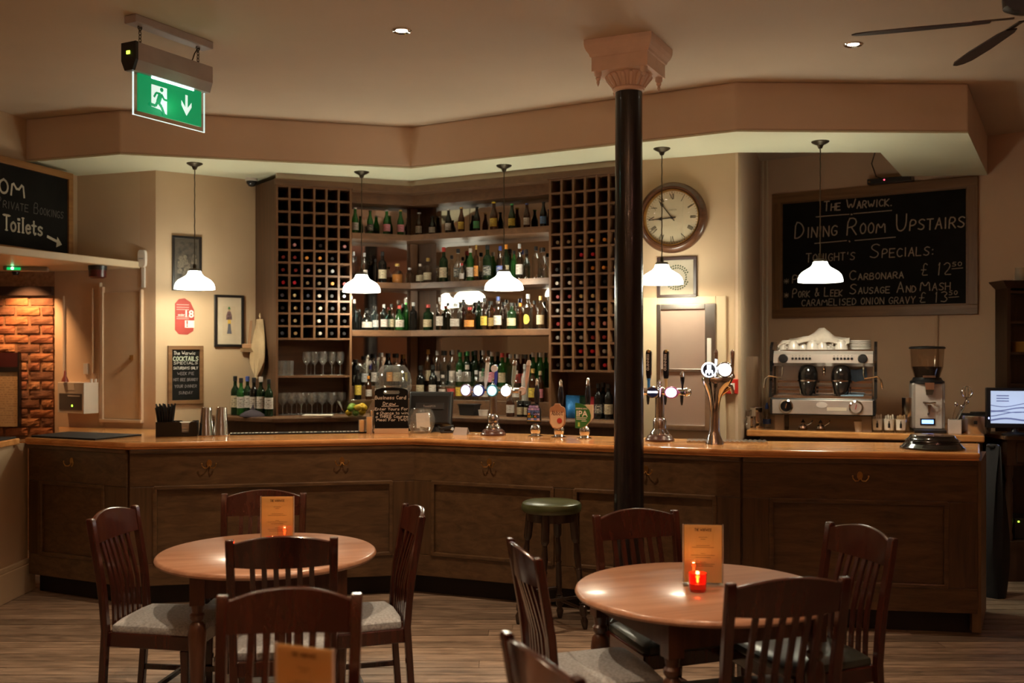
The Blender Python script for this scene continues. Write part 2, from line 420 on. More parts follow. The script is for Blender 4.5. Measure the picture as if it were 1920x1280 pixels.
# cupboard door on the left wall
d1 = struct(thing('door_1', 'tall beige cupboard door left of the picture wall', 'door', W1.p(0,0,0), W1.rot)); del d1['category']
s0, s1, z0, z1 = W1.rect(197, 266, 548, 785)
box(s0, s1, -0.016, 0.0, z0, z1).build('door_leaf', P_DOOR, d1, smooth=False, bevel=0.003)
box(s0-0.03, s0, -0.03, 0.0, z0-0.06, z1+0.05).build('door_frame', P_WALLB, d1, smooth=False, bevel=0.004)
box(s1, s1+0.02, -0.03, 0.0, z0-0.02, z1+0.02).build('door_frame', P_WALLB, d1, smooth=False, bevel=0.004)
box(s0-0.03, s1+0.02, -0.04, 0.0, z0-0.03, z0-0.003).build('sill', P_WALLB, d1, smooth=False, bevel=0.004)
zl = ZP(670, 8.55)
k = box(s1-0.085, s1-0.075, -0.05, -0.016, zl-0.02, zl+0.02); k.tube([(s1-0.08,-0.03,zl),(s1-0.1,-0.035,zl-0.01)], 0.006)
k.build('key', BRASS, d1)

# service hatch with steel frame on the clock wall
h1 = struct(thing('door_2', 'steel framed service hatch under the clock', 'door', KW.p(0,0,0), KW.rot)); del h1['category']
s0, s1, z0, z1 = KW.rect(1233, 1343, 570, 806)
a0, a1, _, zt = KW.rect(1206, 1362, 556, 806)
box(a0, s0, -0.02, 0, z0-0.3, zt).build('architrave', P_TRIM, h1, smooth=False, bevel=0.005)
box(s1, a1, -0.02, 0, z0-0.3, zt).build('architrave', P_TRIM, h1, smooth=False, bevel=0.005)
box(s0, s1, -0.02, 0, z1, zt).build('architrave', P_TRIM, h1, smooth=False, bevel=0.005)
for a, b, c, d in ((s0, s0+0.035, z0, z1), (s1-0.08, s1, z0, z1), (s0+0.035, s1-0.08, z1-0.04, z1), (s0+0.035, s1-0.08, z0, z0+0.04)):
    box(a, b, -0.034, 0, c, d).build('steel_frame', STEEL, h1, smooth=False, bevel=0.003)
zm = ZP(694, 7.9)
box(s0+0.035, s1-0.08, -0.03, 0, zm-0.012, zm+0.012).build('steel_bar', STEEL, h1, smooth=False, bevel=0.003)
FROST = mat('frosted_steel_pane', (0.50,0.36,0.29), 0.30, 0.5, var=0.06, scale=3)
box(s0+0.035, s1-0.08, -0.012, 0, zm+0.012, z1-0.04).build('pane', FROST, h1, smooth=False)
box(s0+0.035, s1-0.08, -0.012, 0, z0+0.04, zm-0.012).build('pane', FROST, h1, smooth=False)
box(s1-0.062, s1-0.03, -0.042, -0.034, ZP(690,7.85), ZP(634,7.85)).build('door_handle', WHITEP, h1, smooth=False, bevel=0.003)
# moulded posts left and right of the wall return
tr = struct(thing('trim_4', 'pair of slim vertical beads beside the menu board', 'trim', BW.p(0,0,0), BW.rot)); del tr['category']
for q in (0.03, 0.075):
    MB().cyl((q, -0.012, 1.0), (q, -0.012, CEIL), 0.012, n=8).build('bead', P_TRIM, tr)
MB().cyl((BW.s_at(1757), -0.012, 1.0), (BW.s_at(1757), -0.012, ZP(590, 9.0)), 0.014, n=8).build('conduit', P_WALLR, tr)

# ================================================================== BAR
BF = [(-3.43, 7.2), (-2.56, 6.78), (-0.689, 7.155), (1.411, 6.30), (2.78, 6.08)]
SEG = [Wall(BF[i], BF[i+1]) for i in range(4)]
def inset(d): return offset_line(BF, d)
bar = thing('bar_counter', 'long dark oak panelled bar front bending across the room', 'bar', (0,0,0))
BT = 1.10
fr = inset(0.055); bkk = inset(0.60)
MB().prism(fr + bkk[::-1], 0.135, 1.052).build('body', W_BAR, bar, smooth=False)
pf = inset(0.13)
MB().prism(pf + inset(0.55)[::-1], 0.0, 0.135).build('plinth', mat('plinth_black', (0.010,0.007,0.006), 0.7), bar, smooth=False)
FR = [Wall(fr[i], fr[i+1]) for i in range(4)]
panels = [[(80, 200)], [(289, 735)], [(812, 1040), (1079, 1344)], [(1443, 1775)]]
def in_frame(W, mb):
    M = Matrix.Translation((W.A.x, W.A.y, 0)) @ Matrix.Rotation(W.rot, 4, 'Z')
    mb.v = [tuple(M @ Vector(v)) for v in mb.v]; return mb
PZ0, PZ1 = 0.285, 0.80
for i, W in enumerate(FR):
    ss = [(W.s_at(a), W.s_at(b)) for a, b in panels[i]]
    t = 0.022
    in_frame(W, box(0.004, W.L-0.004, -t, 0, PZ1, 1.050)).build('rail', W_BAR, bar, smooth=False, bevel=0.004)
    in_frame(W, box(0.004, W.L-0.004, -t, 0, 0.137, PZ0)).build('rail', W_BAR, bar, smooth=False, bevel=0.004)
    edges = [0.004] + [e for s in ss for e in s] + [W.L-0.004]
    for a, b in zip(edges[0::2], edges[1::2]):
        in_frame(W, box(a, b, -t, 0, PZ0+0.0005, PZ1-0.0005)).build('stile', W_BARV, bar, smooth=False, bevel=0.004)
    for a, b in ss:
        mb = MB()
        for (x0, x1, zz0, zz1) in ((a, b, PZ1-0.022, PZ1+0.006), (a, b, PZ0-0.006, PZ0+0.022), (a-0.006, a+0.022, PZ0, PZ1), (b-0.022, b+0.006, PZ0, PZ1)):
            mb.box(x0, x1, -t-0.010, -0.002, zz0, zz1)
        in_frame(W, mb).build('panel_moulding', W_BAR, bar, smooth=False, bevel=0.006)
        in_frame(W, box(a+0.022, b-0.022, -0.008, 0, PZ0+0.022, PZ1-0.022)).build('panel', W_BAR, bar, smooth=False)
    in_frame(W, box(0.004, W.L-0.004, -t-0.016, 0, 1.022, 1.052)).build('cornice', W_BAR, bar, smooth=False, bevel=0.008)
# right hand end of the bar
e0 = Vector(fr[-1]); e1 = Vector((3.09, 6.72))
EW = Wall((e0.x+0.0, e0.y), (e1.x, e1.y))
MB().prism([EW.p(0, 0.02)[:2], EW.p(EW.L, 0.02)[:2], EW.p(EW.L, -0.2)[:2], EW.p(0, -0.03)[:2]], 0.02, 1.05).build('end_panel', wood('pale_end_panel', (0.13,0.075,0.035), (0.20,0.12,0.06), 0.5, 'z'), bar, smooth=False)
top_f = inset(0.0); top_b = inset(0.66)
top_b[-1] = (3.08, 6.74)
tp = tag(MB().prism(top_f + top_b[::-1], 1.066, BT).build('bar_worktop', W_TOP, smooth=False, bevel=0.012), 'glossy varnished orange-brown wooden bar top bending along the bar', 'worktop')
tf2 = inset(0.012); MB().prism(tf2 + inset(0.3)[::-1], 1.0525, 1.066).build('nosing', W_TOP, tp, smooth=False, bevel=0.005)
# side worktop behind the left end
tag(MB().prism([(-3.62, 7.25), (-3.47, 7.84), (-3.86, 8.72), (-2.97, 8.42), (-2.66, 8.36), (-2.66, 7.44)], 1.0526, 1.0658).build('side_worktop', W_TOP, smooth=False, bevel=0.003), 'wooden side worktop below the tall cupboard door', 'worktop')
bpy.data.objects['side_worktop'].location.z = 0
tag(box(-3.66, -3.44, 5.4, 7.16, 1.056, 1.10).build('wall_capping', W_TOP, smooth=False, bevel=0.008), 'wooden capping on the cream half wall at the left edge', 'worktop')

# brass double hooks under the bar top
hook0 = None
HL = ['brass double coat hook nearest the cream half wall', 'brass double coat hook on the bar below the steel shaker tins', 'brass double coat hook on the bar left of the inner corner',
      'brass double coat hook on the bar right of the inner corner', 'brass double coat hook on the bar half hidden by the black column', 'brass double coat hook near the right end of the bar']
for (px, i), lab in zip(((140,0), (393,1), (641,1), (920,2), (1213,2), (1611,3)), HL):
    W = FR[i]; s = W.s_at(px); q = W.p(s, 0.0385 - 0.0165 + 0.0, 0.95)
    if hook0 is None:
        hk = thing('coat_hook', lab, 'coat hook', q, W.rot, 'brass hooks along the bar front'); hook0 = hk
        mb = MB(); mb.lathe([(0.0001,-0.004),(0.014,-0.003),(0.016,0.0)], 14, M=Matrix.Rotation(R(90),4,'X') @ Matrix.Scale(1.5,4,(0,1,0)))
        mb.plate([(0.017*math.cos(a), 0.026*math.sin(a)) for a in [2*PI*k/16 for k in range(16)]], -0.005, 0)
        mb.build('back_plate', BRASS, hk)
        for sx in (-1, 1):
            m2 = MB().tube([(0,-0.004,-0.012),(sx*0.012,-0.018,-0.030),(sx*0.030,-0.028,-0.030),(sx*0.044,-0.030,-0.014),(sx*0.046,-0.030,-0.004)], [0.004,0.004,0.004,0.0035,0.003])
            m2.ball((sx*0.046,-0.030,0.0), 0.0055, 10); m2.build('prong', BRASS, hk)
    else:
        hk = dup(hook0); tag(hk, lab, 'coat hook', 'brass hooks along the bar front'); hk.location = q; hk.rotation_euler = (0,0,W.rot)

# ================================================================== BACK BAR CABINETS
CT = 1.17                       # back counter height
DEP = 0.33
def rack(W, s0, cols, rows, zt, pw_, ph, name, label, cells, side):
    root = thing(name, label, 'cabinet', W.p(s0, 0, 0), W.rot)
    wd_ = cols*pw_; zb = zt - rows*ph
    for c in range(cols+1):
        x = c*pw_; box(x-0.009, x+0.009, 0, DEP, zb-0.009, zt+0.009).build('upright_divider', W_CABV, root, smooth=False)
    for r in range(rows+1):
        z = zt - r*ph; box(0.009, wd_-0.009, 0.004, DEP, z-0.008, z+0.008).build('cross_divider', W_CAB, root, smooth=False)
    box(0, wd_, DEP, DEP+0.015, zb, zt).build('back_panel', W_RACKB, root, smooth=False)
    box(-0.02, wd_+0.02, -0.012, DEP, zt+0.009, 3.150).build('fascia', W_CAB, root, smooth=False, bevel=0.003)
    caps = {'r': ('dull red', (0.28,0.03,0.03)), 'R': ('bright red', (0.62,0.02,0.05)), 'o': ('orange', (0.70,0.30,0.06)), 'p': ('pink', (0.55,0.26,0.28)), 'w': ('white', (0.75,0.68,0.60)),
            'y': ('pale yellow', (0.70,0.60,0.34)), 'b': ('dim blue', (0.10,0.11,0.16)), 'k': ('black', (0.03,0.028,0.03)), 's': ('silver', (0.40,0.40,0.40)), 'g': ('dim gold', (0.26,0.19,0.11))}
    ordn = ['first','second','third','fourth','fifth','sixth','seventh','eighth','ninth','tenth','eleventh','twelfth','thirteenth','fourteenth']
    for r, row in enumerate(cells):
        for c, ch in enumerate(row):
            if ch == '.': continue
            x = (c+0.5)*pw_ + random.uniform(-0.006, 0.006); z = zt - (r+1)*ph + 0.008 + 0.039
            p = W.p(s0 + x, 0, z)
            b = bpy.data.objects.new('wine_bottle', WINE_ME); COL.objects.link(b); b.location = p; b.rotation_euler = (0,0,W.rot)
            cn, cc = caps[ch]
            key = 'capsule_' + cn.replace(' ', '_')
            if key not in CAPME: CAPME[key] = MB().lathe([(0.0001,0),(0.0135,0.0),(0.0155,0.003),(0.0150,0.055)], 12, M=Matrix.Translation((0,0.03,0)) @ Matrix.Rotation(R(-90),4,'X')).mesh(key, mat(key, cc, 0.35, 0.15, var=0.05))
            q = bpy.data.objects.new('capsule', CAPME[key]); COL.objects.link(q); q.parent = b
            tag(b, 'wine bottle with %s cap in %s wine rack, %s row down, %s from left' % (cn, side, ordn[r], ordn[c]), 'wine bottle', 'wine bottles lying in the racks')
    return root
CAPME = {}
WINE_ME = MB().lathe([(0.0001,0.036),(0.0140,0.036),(0.0145,0.10),(0.022,0.125),(0.0365,0.16),(0.0375,0.18),(0.0375,0.318),(0.030,0.325),(0.0001,0.315)], 14, M=Matrix.Rotation(R(-90),4,'X')).mesh('wine_bottle', G_WINE)
LC = ['......']*4 + ['.p.k.p','rrook.','rrpgs.','RRggor','bybwkb','kybwkk','by.wkk','by.wkk']
RC = ['.......']*4 + ['gggooo.','..RR...','kk.ooo.','wwwkkk.','rryy...','ssssg..','rrrpp..','sssrr..','..RRs..','kbggR..']
RC = [r[:6] for r in RC]
LZT, LPH, LPW = 3.09, 0.1065, 0.1035
RZT, RPH, RPW = 3.09, 0.1100, 0.1035
rl = rack(CABL, 0.02, 6, 12, LZT, LPW, LPH, 'wine_cabinet', 'tall wine rack cabinet with wine glasses on shelves below, beside the apron', LC, 'left')
rr_s = CABR.s_at(1031)
rr = rack(CABR, rr_s, 6, 14, RZT, RPW, RPH, 'wine_cabinet', 'tall wine rack cabinet partly hidden by the black column', RC, 'right')
# lower parts of the two wine cabinets
wl = 6*LPW; zbl = LZT - 12*LPH
box(-0.009, 0.009, 0, DEP, CT, zbl-0.009).build('side_panel', W_CABV, rl, smooth=False)
box(wl-0.009, wl+0.009, 0, DEP, CT, zbl-0.009).build('side_panel', W_CABV, rl, smooth=False)
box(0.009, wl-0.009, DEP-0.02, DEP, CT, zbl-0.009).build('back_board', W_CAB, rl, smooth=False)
ZG = 1.503
box(0.009, wl-0.009, 0.005, DEP-0.02, ZG-0.018, ZG).build('glass_shelf_board', W_CAB, rl, smooth=False)
q = [(-0.0095, 0.0), (-0.0095, DEP), (-0.32, DEP+0.05), (-0.335, DEP)]
sp = CABL.p(0.02)
e = Vector((-2.235, 8.925)) - Vector(sp[:2]); M2 = Matrix.Rotation(-CABL.rot, 2)
el = M2 @ e
MB().prism([(-0.0095, 0.0), (-0.0095, DEP), (el.x+0.05, el.y+0.1), (el.x, el.y)], CT, 3.150).build('angled_side', W_CABD, rl, smooth=False)
wr = 6*RPW; zbr = RZT - 14*RPH
box(-0.009, 0.009, 0, DEP, CT, zbr-0.009).build('side_panel', W_CABV, rr, smooth=False)
box(wr-0.009, wr+0.009, 0, DEP, CT, zbr-0.009).build('side_panel', W_CABV, rr, smooth=False)
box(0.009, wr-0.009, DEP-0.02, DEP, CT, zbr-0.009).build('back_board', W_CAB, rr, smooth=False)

# corner shelving with mirrors between the two wine racks
su = thing('bottle_shelves', 'corner unit of wooden bottle shelves backed with mirrors', 'shelf', (0,0,0))
sL = 0.02 + wl + 0.012; sR = rr_s - 0.012
pl_ = [CABL.p(sL)[:2], B_, CABR.p(sR)[:2]]
SHZ = {'top': 2.725, 'middle': 2.305, 'lower': 1.89}
for nme, z in SHZ.items():
    MB().prism(offset_line(pl_, 0.006) + offset_line(pl_, 0.30)[::-1], z-0.052, z).build('shelf_board', W_CAB, su, smooth=False, bevel=0.002)
MB().prism(offset_line(pl_, -0.012) + offset_line(pl_, 0.30)[::-1], 3.085, 3.150).build('header', W_CAB, su, smooth=False, bevel=0.003)
MB().prism(offset_line(pl_, 0.10) + offset_line(pl_, 0.30)[::-1], 2.995, 3.084).build('pelmet', W_CAB, su, smooth=False)
MB().prism(offset_line(pl_, 0.13) + offset_line(pl_, 0.30)[::-1], CT, 1.285).build('low_step', W_CAB, su, smooth=False, bevel=0.002)
MB().prism(offset_line(pl_, 0.215) + offset_line(pl_, 0.30)[::-1], 1.286, 1.40).build('high_step', W_CAB, su, smooth=False, bevel=0.002)
ol = offset_line(pl_, 0.302); ol2 = offset_line(pl_, 0.33)
def back_piece(W, pa, pb, name, m, d=-0.302, t=0.02, z0=CT, z1=3.08):
    a = W.s_at(pa, d); b = W.s_at(pb, d)
    MB().prism([W.p(a, d)[:2], W.p(b, d)[:2], W.p(b, d-t)[:2], W.p(a, d-t)[:2]], z0, z1).build(name, m, su, smooth=False)
back_piece(CABL, 657, 763, 'mirror', MIRROR)
back_piece(CABR, 818, 1030, 'mirror', MIRROR)
back_piece(CABL, 763, 786, 'corner_board', W_CABD)
back_piece(CABR, 779, 818, 'corner_board', W_CABD)
back_piece(CABL, 770, 783, 'corner_post', W_CABV, -0.27, 0.03)

struct(MB().prism(offset_line([CABL.p(0.02)[:2], B_, CABR.p(rr_s+wr)[:2]], 0.03) + offset_line([CABL.p(0.02)[:2], B_, CABR.p(rr_s+wr)[:2]], 0.10)[::-1], 3.151, SOF).build('trim_5', P_CEIL, smooth=False))
# back counter: runs in front of both cabinets
cf = [(-2.48, 8.60), (-1.93, 8.26), (-0.90, 8.645), (0.80, 7.70)]
cb = [(0.99, 7.92), B_, A_, (-2.22, 8.93), (-2.60, 8.69)]
cfi = [CABR.p(CABR.L, 0)[:2], B_, A_, (-2.225, 8.92), (-2.62, 8.66)]
bc = tag(MB().prism([(-2.56, 8.60)] + cf[1:] + [(0.86, 7.955), B_, A_, (-2.235, 8.925), (-2.60, 8.66)], CT-0.045, CT-0.001).build('back_counter', W_CAB, smooth=False, bevel=0.010), 'brown wooden back counter below the bottle shelves', 'worktop')
MB().prism([(-2.50, 8.64), (-1.93, 8.34), (-0.90, 8.72), (0.80, 7.78), (0.85, 7.95), B_, A_, (-2.235, 8.925)], 0.0, CT-0.046).build('cupboard_base', W_CABD, bc, smooth=False)
# filler below the cabinets, where they stand
MB().prism([CABL.p(0.012)[:2], B_, CABR.p(rr_s+wr)[:2], CABR.p(rr_s+wr, -DEP)[:2], ol2[1], CABL.p(0.012, -DEP)[:2]], CT-0.045, CT-0.0005).build('counter_back', W_CABD, bc, smooth=False)
# coffee counter on the right
CZ = 1.09
c_f = [(1.845, 8.06), PT(1846, 7.47)]
CCW = Wall(*c_f)
cc = tag(MB().prism([c_f[0], c_f[1], (4.0, 8.66), (2.50, 9.72), (2.39, 9.72)], CZ-0.05, CZ).build('coffee_counter', W_TOP, smooth=False, bevel=0.010), 'wooden counter carrying the coffee machine', 'worktop')
MB().prism([CCW.p(0.1,-0.08)[:2], CCW.p(CCW.L-0.05,-0.08)[:2], (3.9, 8.60), (2.6, 9.55), (2.42,9.55)], 0, CZ-0.051).build('cupboard_base', W_CABD, cc, smooth=False)

# ================================================================== STROKE LETTERING
GL = {'A':'0,0 .5,1 1,0|.2,.38 .8,.38','B':'0,0 0,1 .7,1 .85,.78 .7,.55 0,.55|.7,.55 1,.3 .75,0 0,0','C':'1,.85 .6,1 .2,.85 0,.5 .2,.12 .6,0 1,.15','D':'0,0 0,1 .6,.92 1,.55 .85,.2 .4,0 0,0',
'E':'1,1 0,1 0,0 1,0|0,.52 .8,.52','F':'1,1 0,1 0,0|0,.52 .8,.52','G':'1,.85 .6,1 .2,.85 0,.5 .2,.1 .6,0 1,.15 1,.45 .6,.45','H':'0,0 0,1|1,0 1,1|0,.5 1,.5','I':'.5,0 .5,1','J':'1,1 1,.2 .6,0 .2,.1',
'K':'0,0 0,1|1,1 0,.45 1,0','L':'0,1 0,0 .9,0','M':'0,0 .1,1 .5,.35 .9,1 1,0','N':'0,0 0,1 1,0 1,1','O':'.5,1 .1,.8 0,.45 .2,.08 .5,0 .85,.12 1,.5 .85,.85 .5,1','P':'0,0 0,1 .7,1 1,.75 .7,.48 0,.45',
'R':'0,0 0,1 .7,1 .95,.75 .7,.5 0,.45|.4,.47 1,0','S':'1,.88 .6,1 .15,.88 .1,.68 .5,.52 .95,.35 .85,.1 .45,0 0,.12','T':'0,1 1,1|.5,1 .5,0','U':'0,1 .05,.2 .4,0 .8,.1 1,.4 1,1','V':'0,1 .5,0 1,1','W':'0,1 .25,0 .5,.65 .75,0 1,1',
'X':'0,0 1,1|0,1 1,0','Y':'0,1 .5,.5 1,1|.5,.5 .5,0','Z':'0,1 1,1 0,0 1,0','0':'.5,1 .1,.8 .05,.3 .5,0 .9,.3 .9,.8 .5,1','1':'.4,.8 .6,1 .5,0','2':'0,.8 .4,1 .9,.8 .7,.45 0,0 1,0','3':'0,.9 .5,1 .9,.78 .4,.55 .95,.3 .6,0 0,.08','5':'.9,1 .2,1 .1,.55 .6,.6 .95,.3 .6,0 0,.08','8':'.5,.55 .1,.75 .5,1 .9,.75 .5,.55 0,.25 .5,0 1,.25 .5,.55',
'&':'1,.1 .2,.75 .4,1 .65,.8 .1,.3 .3,0 .65,.1 .95,.45','£':'.95,.85 .65,1 .4,.8 .45,.4 .2,0 1,.02|.1,.45 .8,.45','*':'.1,.2 .9,.8|.1,.8 .9,.2|.5,.05 .5,.95|0,.5 1,.5',"'":'.5,1 .4,.75','.':'.4,0 .6,.04',':':'.4,.1 .6,.14|.4,.6 .6,.64','!':'.5,1 .5,.3|.45,0 .55,.04','-':'.1,.5 .9,.5',',':'.5,.1 .4,-.15',
'o':'.5,.6 .1,.48 0,.28 .2,.04 .5,0 .85,.08 1,.3 .85,.52 .5,.6','i':'.5,0 .5,.6|.5,.82 .5,.9','l':'.5,0 .5,1','e':'.05,.32 .95,.32 .85,.5 .5,.6 .1,.48 0,.28 .2,.04 .55,0 .95,.12','t':'.4,.9 .4,.12 .65,0 .95,.08|.05,.6 .85,.6','s':'.95,.52 .5,.6 .12,.5 .15,.38 .85,.24 .9,.1 .5,0 .05,.08',
'a':'.95,.6 .9,.05|.93,.5 .5,.6 .05,.35 .2,.03 .6,0 .93,.25','b':'0,1 0,0|0,.45 .5,.6 1,.35 .8,.05 .4,0 0,.15','c':'.95,.5 .55,.6 .1,.45 .1,.12 .5,0 .95,.1','d':'1,1 1,0|1,.45 .5,.6 0,.35 .2,.05 .6,0 1,.15','h':'0,1 0,0|0,.4 .5,.6 .9,.45 .95,0','n':'0,.6 0,0|0,.4 .5,.6 .9,.45 .95,0','r':'.1,.6 .1,0|.1,.4 .5,.6 .9,.55','u':'0,.6 .05,.1 .45,0 .9,.2 .95,.6|.95,.6 1,0','w':'0,.6 .25,0 .5,.45 .75,0 1,.6'}
GW = {'I':0.25,'i':0.3,'l':0.3,'1':0.4,"'":0.25,'.':0.25,',':0.25,':':0.3,'!':0.3,'M':0.95,'W':1.0,'w':0.9,'t':0.5,'r':0.5}
def ribbon(mb, pts, th, y):
    for (x0,z0),(x1,z1) in zip(pts[:-1], pts[1:]):
        d = math.hypot(x1-x0, z1-z0)
        if d < 1e-6: continue
        ux, uz = (x1-x0)/d, (z1-z0)/d; e = th*0.35
        ax, az, bx, bz = x0-ux*e, z0-uz*e, x1+ux*e, z1+uz*e
        nx, nz = -uz*th/2, ux*th/2
        mb.add([(ax+nx,y,az+nz),(ax-nx,y,az-nz),(bx-nx,y,bz-nz),(bx+nx,y,bz+nz)], [(0,1,2,3)])
def write(mb, text, x0, x1, zb, cap, small=None, th=0.1, y=-0.002, jit=0.03, slant=0.05, serif=False, ws=1.0):
    """lettering between x0 and x1 on base line zb; letters after the first of each word use the small-cap height"""
    items = []; x = 0.0; first = True
    for ch in text:
        if ch == ' ': x += 0.55; first = True; continue
        up = ch; hgt = cap
        if small and not first: hgt = small
        w = GW.get(ch, 0.62) * (hgt/cap if small else 1.0) * ws
        items.append((up, x, w, hgt)); x += w + 0.24*(hgt/cap if small else 1.0); first = False
    tot = max(x - 0.24, 1e-6); k = (x1 - x0)/tot
    for ch, xx, w, hgt in items:
        if ch not in GL: continue
        jz = random.uniform(-jit, jit)*hgt; sl = slant + random.uniform(-jit, jit)
        for st in GL[ch].split('|'):
            pts = []
            for p in st.split():
                a, b = map(float, p.split(','))
                pts.append((x0 + k*(xx + a*w) + sl*b*hgt, zb + jz + b*hgt))
            if len(pts) > 4:      # soften long strokes
                q = [pts[0]]
                for a, b in zip(pts[:-1], pts[1:]): q += [(a[0]*.75+b[0]*.25, a[1]*.75+b[1]*.25), (a[0]*.25+b[0]*.75, a[1]*.25+b[1]*.75)]
                q.append(pts[-1]); pts = q
            ribbon(mb, pts, th*cap, y)
            if serif:
                for e in (pts[0], pts[-1]):
                    if len(pts) <= 3: ribbon(mb, [(e[0]-0.12*cap, e[1]), (e[0]+0.12*cap, e[1])], th*cap*0.45, y)
    return mb
def font_mesh(text, size, name, m, bold=0.0, align='CENTER'):
    cu = bpy.data.curves.new(name, 'FONT'); cu.body = text; cu.size = size; cu.align_x = align; cu.align_y = 'CENTER'; cu.offset = bold; cu.resolution_u = 3
    ob = bpy.data.objects.new(name, cu); COL.objects.link(ob)
    dg = bpy.context.evaluated_depsgraph_get()
    me = bpy.data.meshes.new_from_object(ob.evaluated_get(dg)); bpy.data.objects.remove(ob); bpy.data.curves.remove(cu)
    me.name = name; me.materials.clear(); me.materials.append(m)
    return me
def put_text(text, size, m, parent, loc, bold=0.0, name='lettering', rot=(90,0,0), sx=1.0):
    o = bpy.data.objects.new(name, font_mesh(text, size, name, m, bold)); COL.objects.link(o); o.parent = parent
    o.location = loc; o.rotation_euler = tuple(R(a) for a in rot); o.scale = (sx,1,1); return o

# ================================================================== LIGHT FITTINGS
def light(name, kind, energy, col, loc, parent=None, radius=0.03, spot=None, blend=0.5, rot=None):
    ld = bpy.data.lights.new(name, kind); ld.energy = energy; ld.color = col; ld.shadow_soft_size = radius
    if kind == 'SPOT': ld.spot_size = R(spot); ld.spot_blend = blend
    o = bpy.data.objects.new(name, ld); COL.objects.link(o); o.location = loc
    if rot: o.rotation_euler = rot
    if parent: o.parent = parent
    return o
OPAL = mat('opal_glass_lit', (0.85,0.9,0.86), 0.3, var=0.02, emit=(0.98,0.97,0.78), estr=PENDANT_EMIT)
PL = ['white glass pendant lamp in front of the framed photograph', 'white glass pendant lamp in front of the left wine rack', 'white glass pendant lamp in front of the middle bottle shelves',
      'white glass pendant lamp beside the black column under the clock', 'white glass pendant lamp in front of the large menu blackboard']
pend = None
for (px, yc), lab in zip(((365,306),(678,322),(945,310),(1241,278),(1538,265)), PL):
    Y = (SOF - EYE)*FOC/(HOR - yc)
    if pend is None:
        pend = thing('pendant_lamp', lab, 'lamp', (FX(px,Y), Y, SOF), 0, 'pendant lamps over the bar')
        MB().lathe([(0.062,0),(0.062,-0.006),(0.05,-0.014),(0.022,-0.028),(0.014,-0.05),(0.0001,-0.055)], 24).build('ceiling_rose', BRONZE, pend)
        MB().tube([(0.0012*math.sin(i*1.7), 0.0012*math.cos(i*1.7), -0.05 - 0.0262*i) for i in range(31)], 0.0042, 6).build('cord', BRONZE, pend)
        MB().lathe([(0.008,-0.80),(0.014,-0.815),(0.014,-0.835),(0.045,-0.84),(0.047,-0.862),(0.040,-0.868)], 20).build('lamp_holder', BRONZE, pend)
        sh = MB(); pr = [(0.040,-0.856),(0.046,-0.862),(0.052,-0.880),(0.066,-0.898),(0.094,-0.915),(0.122,-0.932),(0.142,-0.955),(0.150,-0.978),(0.152,-1.0)]
        sh.lathe(pr, 32); sh.f = [f for f in sh.f if len(f) == 4]
        so_ = sh.build('shade', OPAL, pend, fix=False)
        sd = so_.modifiers.new('thick', 'SOLIDIFY'); sd.thickness = 0.004
        MB().ball((0,0,-0.93), 0.03, 12, 1.2).build('bulb', emis('bulb_lit', (0.9,1.0,0.92), 14), pend)
    else:
        o = dup(pend); tag(o, lab, 'lamp', 'pendant lamps over the bar'); o.location = (FX(px,Y), Y, SOF)
for o in [o for o in COL.objects if o.name.startswith('pendant_lamp')]:
    light('pendant_light', 'POINT', PENDANT_W, (1.0,0.86,0.60), (0,0,-0.985), o, 0.045)

# recessed downlights (two in view, two over tables, two added unseen for light)
dn = None
DOWN = [(PT(753,5.86), 'recessed chrome ceiling downlight right of the exit sign'), (PT(1600,6.12), 'recessed chrome ceiling downlight beside the ceiling fan'),
        ((-1.30, 3.75), 'recessed ceiling downlight above the left table'), ((0.60, 3.0), 'recessed ceiling downlight above the candle table'),
        ((-2.3, 4.6), 'added recessed ceiling downlight at the left of the room'), ((-0.3, 1.6), 'added recessed ceiling downlight near the front of the room')]
LIT = emis('downlight_lens', (1.0,0.86,0.68), 18)
for i, ((x, y), lab) in enumerate(DOWN):
    if dn is None:
        dn = thing('downlight', lab, 'ceiling light', (x, y, CEIL), 0, 'recessed ceiling downlights')
        MB().lathe([(0.034,0.0),(0.036,-0.004),(0.052,-0.008),(0.058,-0.003),(0.058,0.0)], 24).build('bezel', CHROME, dn)
        MB().lathe([(0.0001,-0.0025),(0.034,-0.0025),(0.034,-0.0005)], 20).build('lens', LIT, dn)
    else:
        o = dup(dn); tag(o, lab, 'ceiling light', 'recessed ceiling downlights'); o.location = (x, y, CEIL)
DW = [2.0, 0.7, 1.5, 1.35, 0.6, 0.4]
for i, o in enumerate([o for o in COL.objects if o.name.startswith('downlight') and o.type == 'EMPTY']):
    light('downlight_lamp', 'SPOT', DOWN_W*DW[i], (1.0,0.70,0.45), (0,0,-0.02), o, 0.03, 94, 0.6)
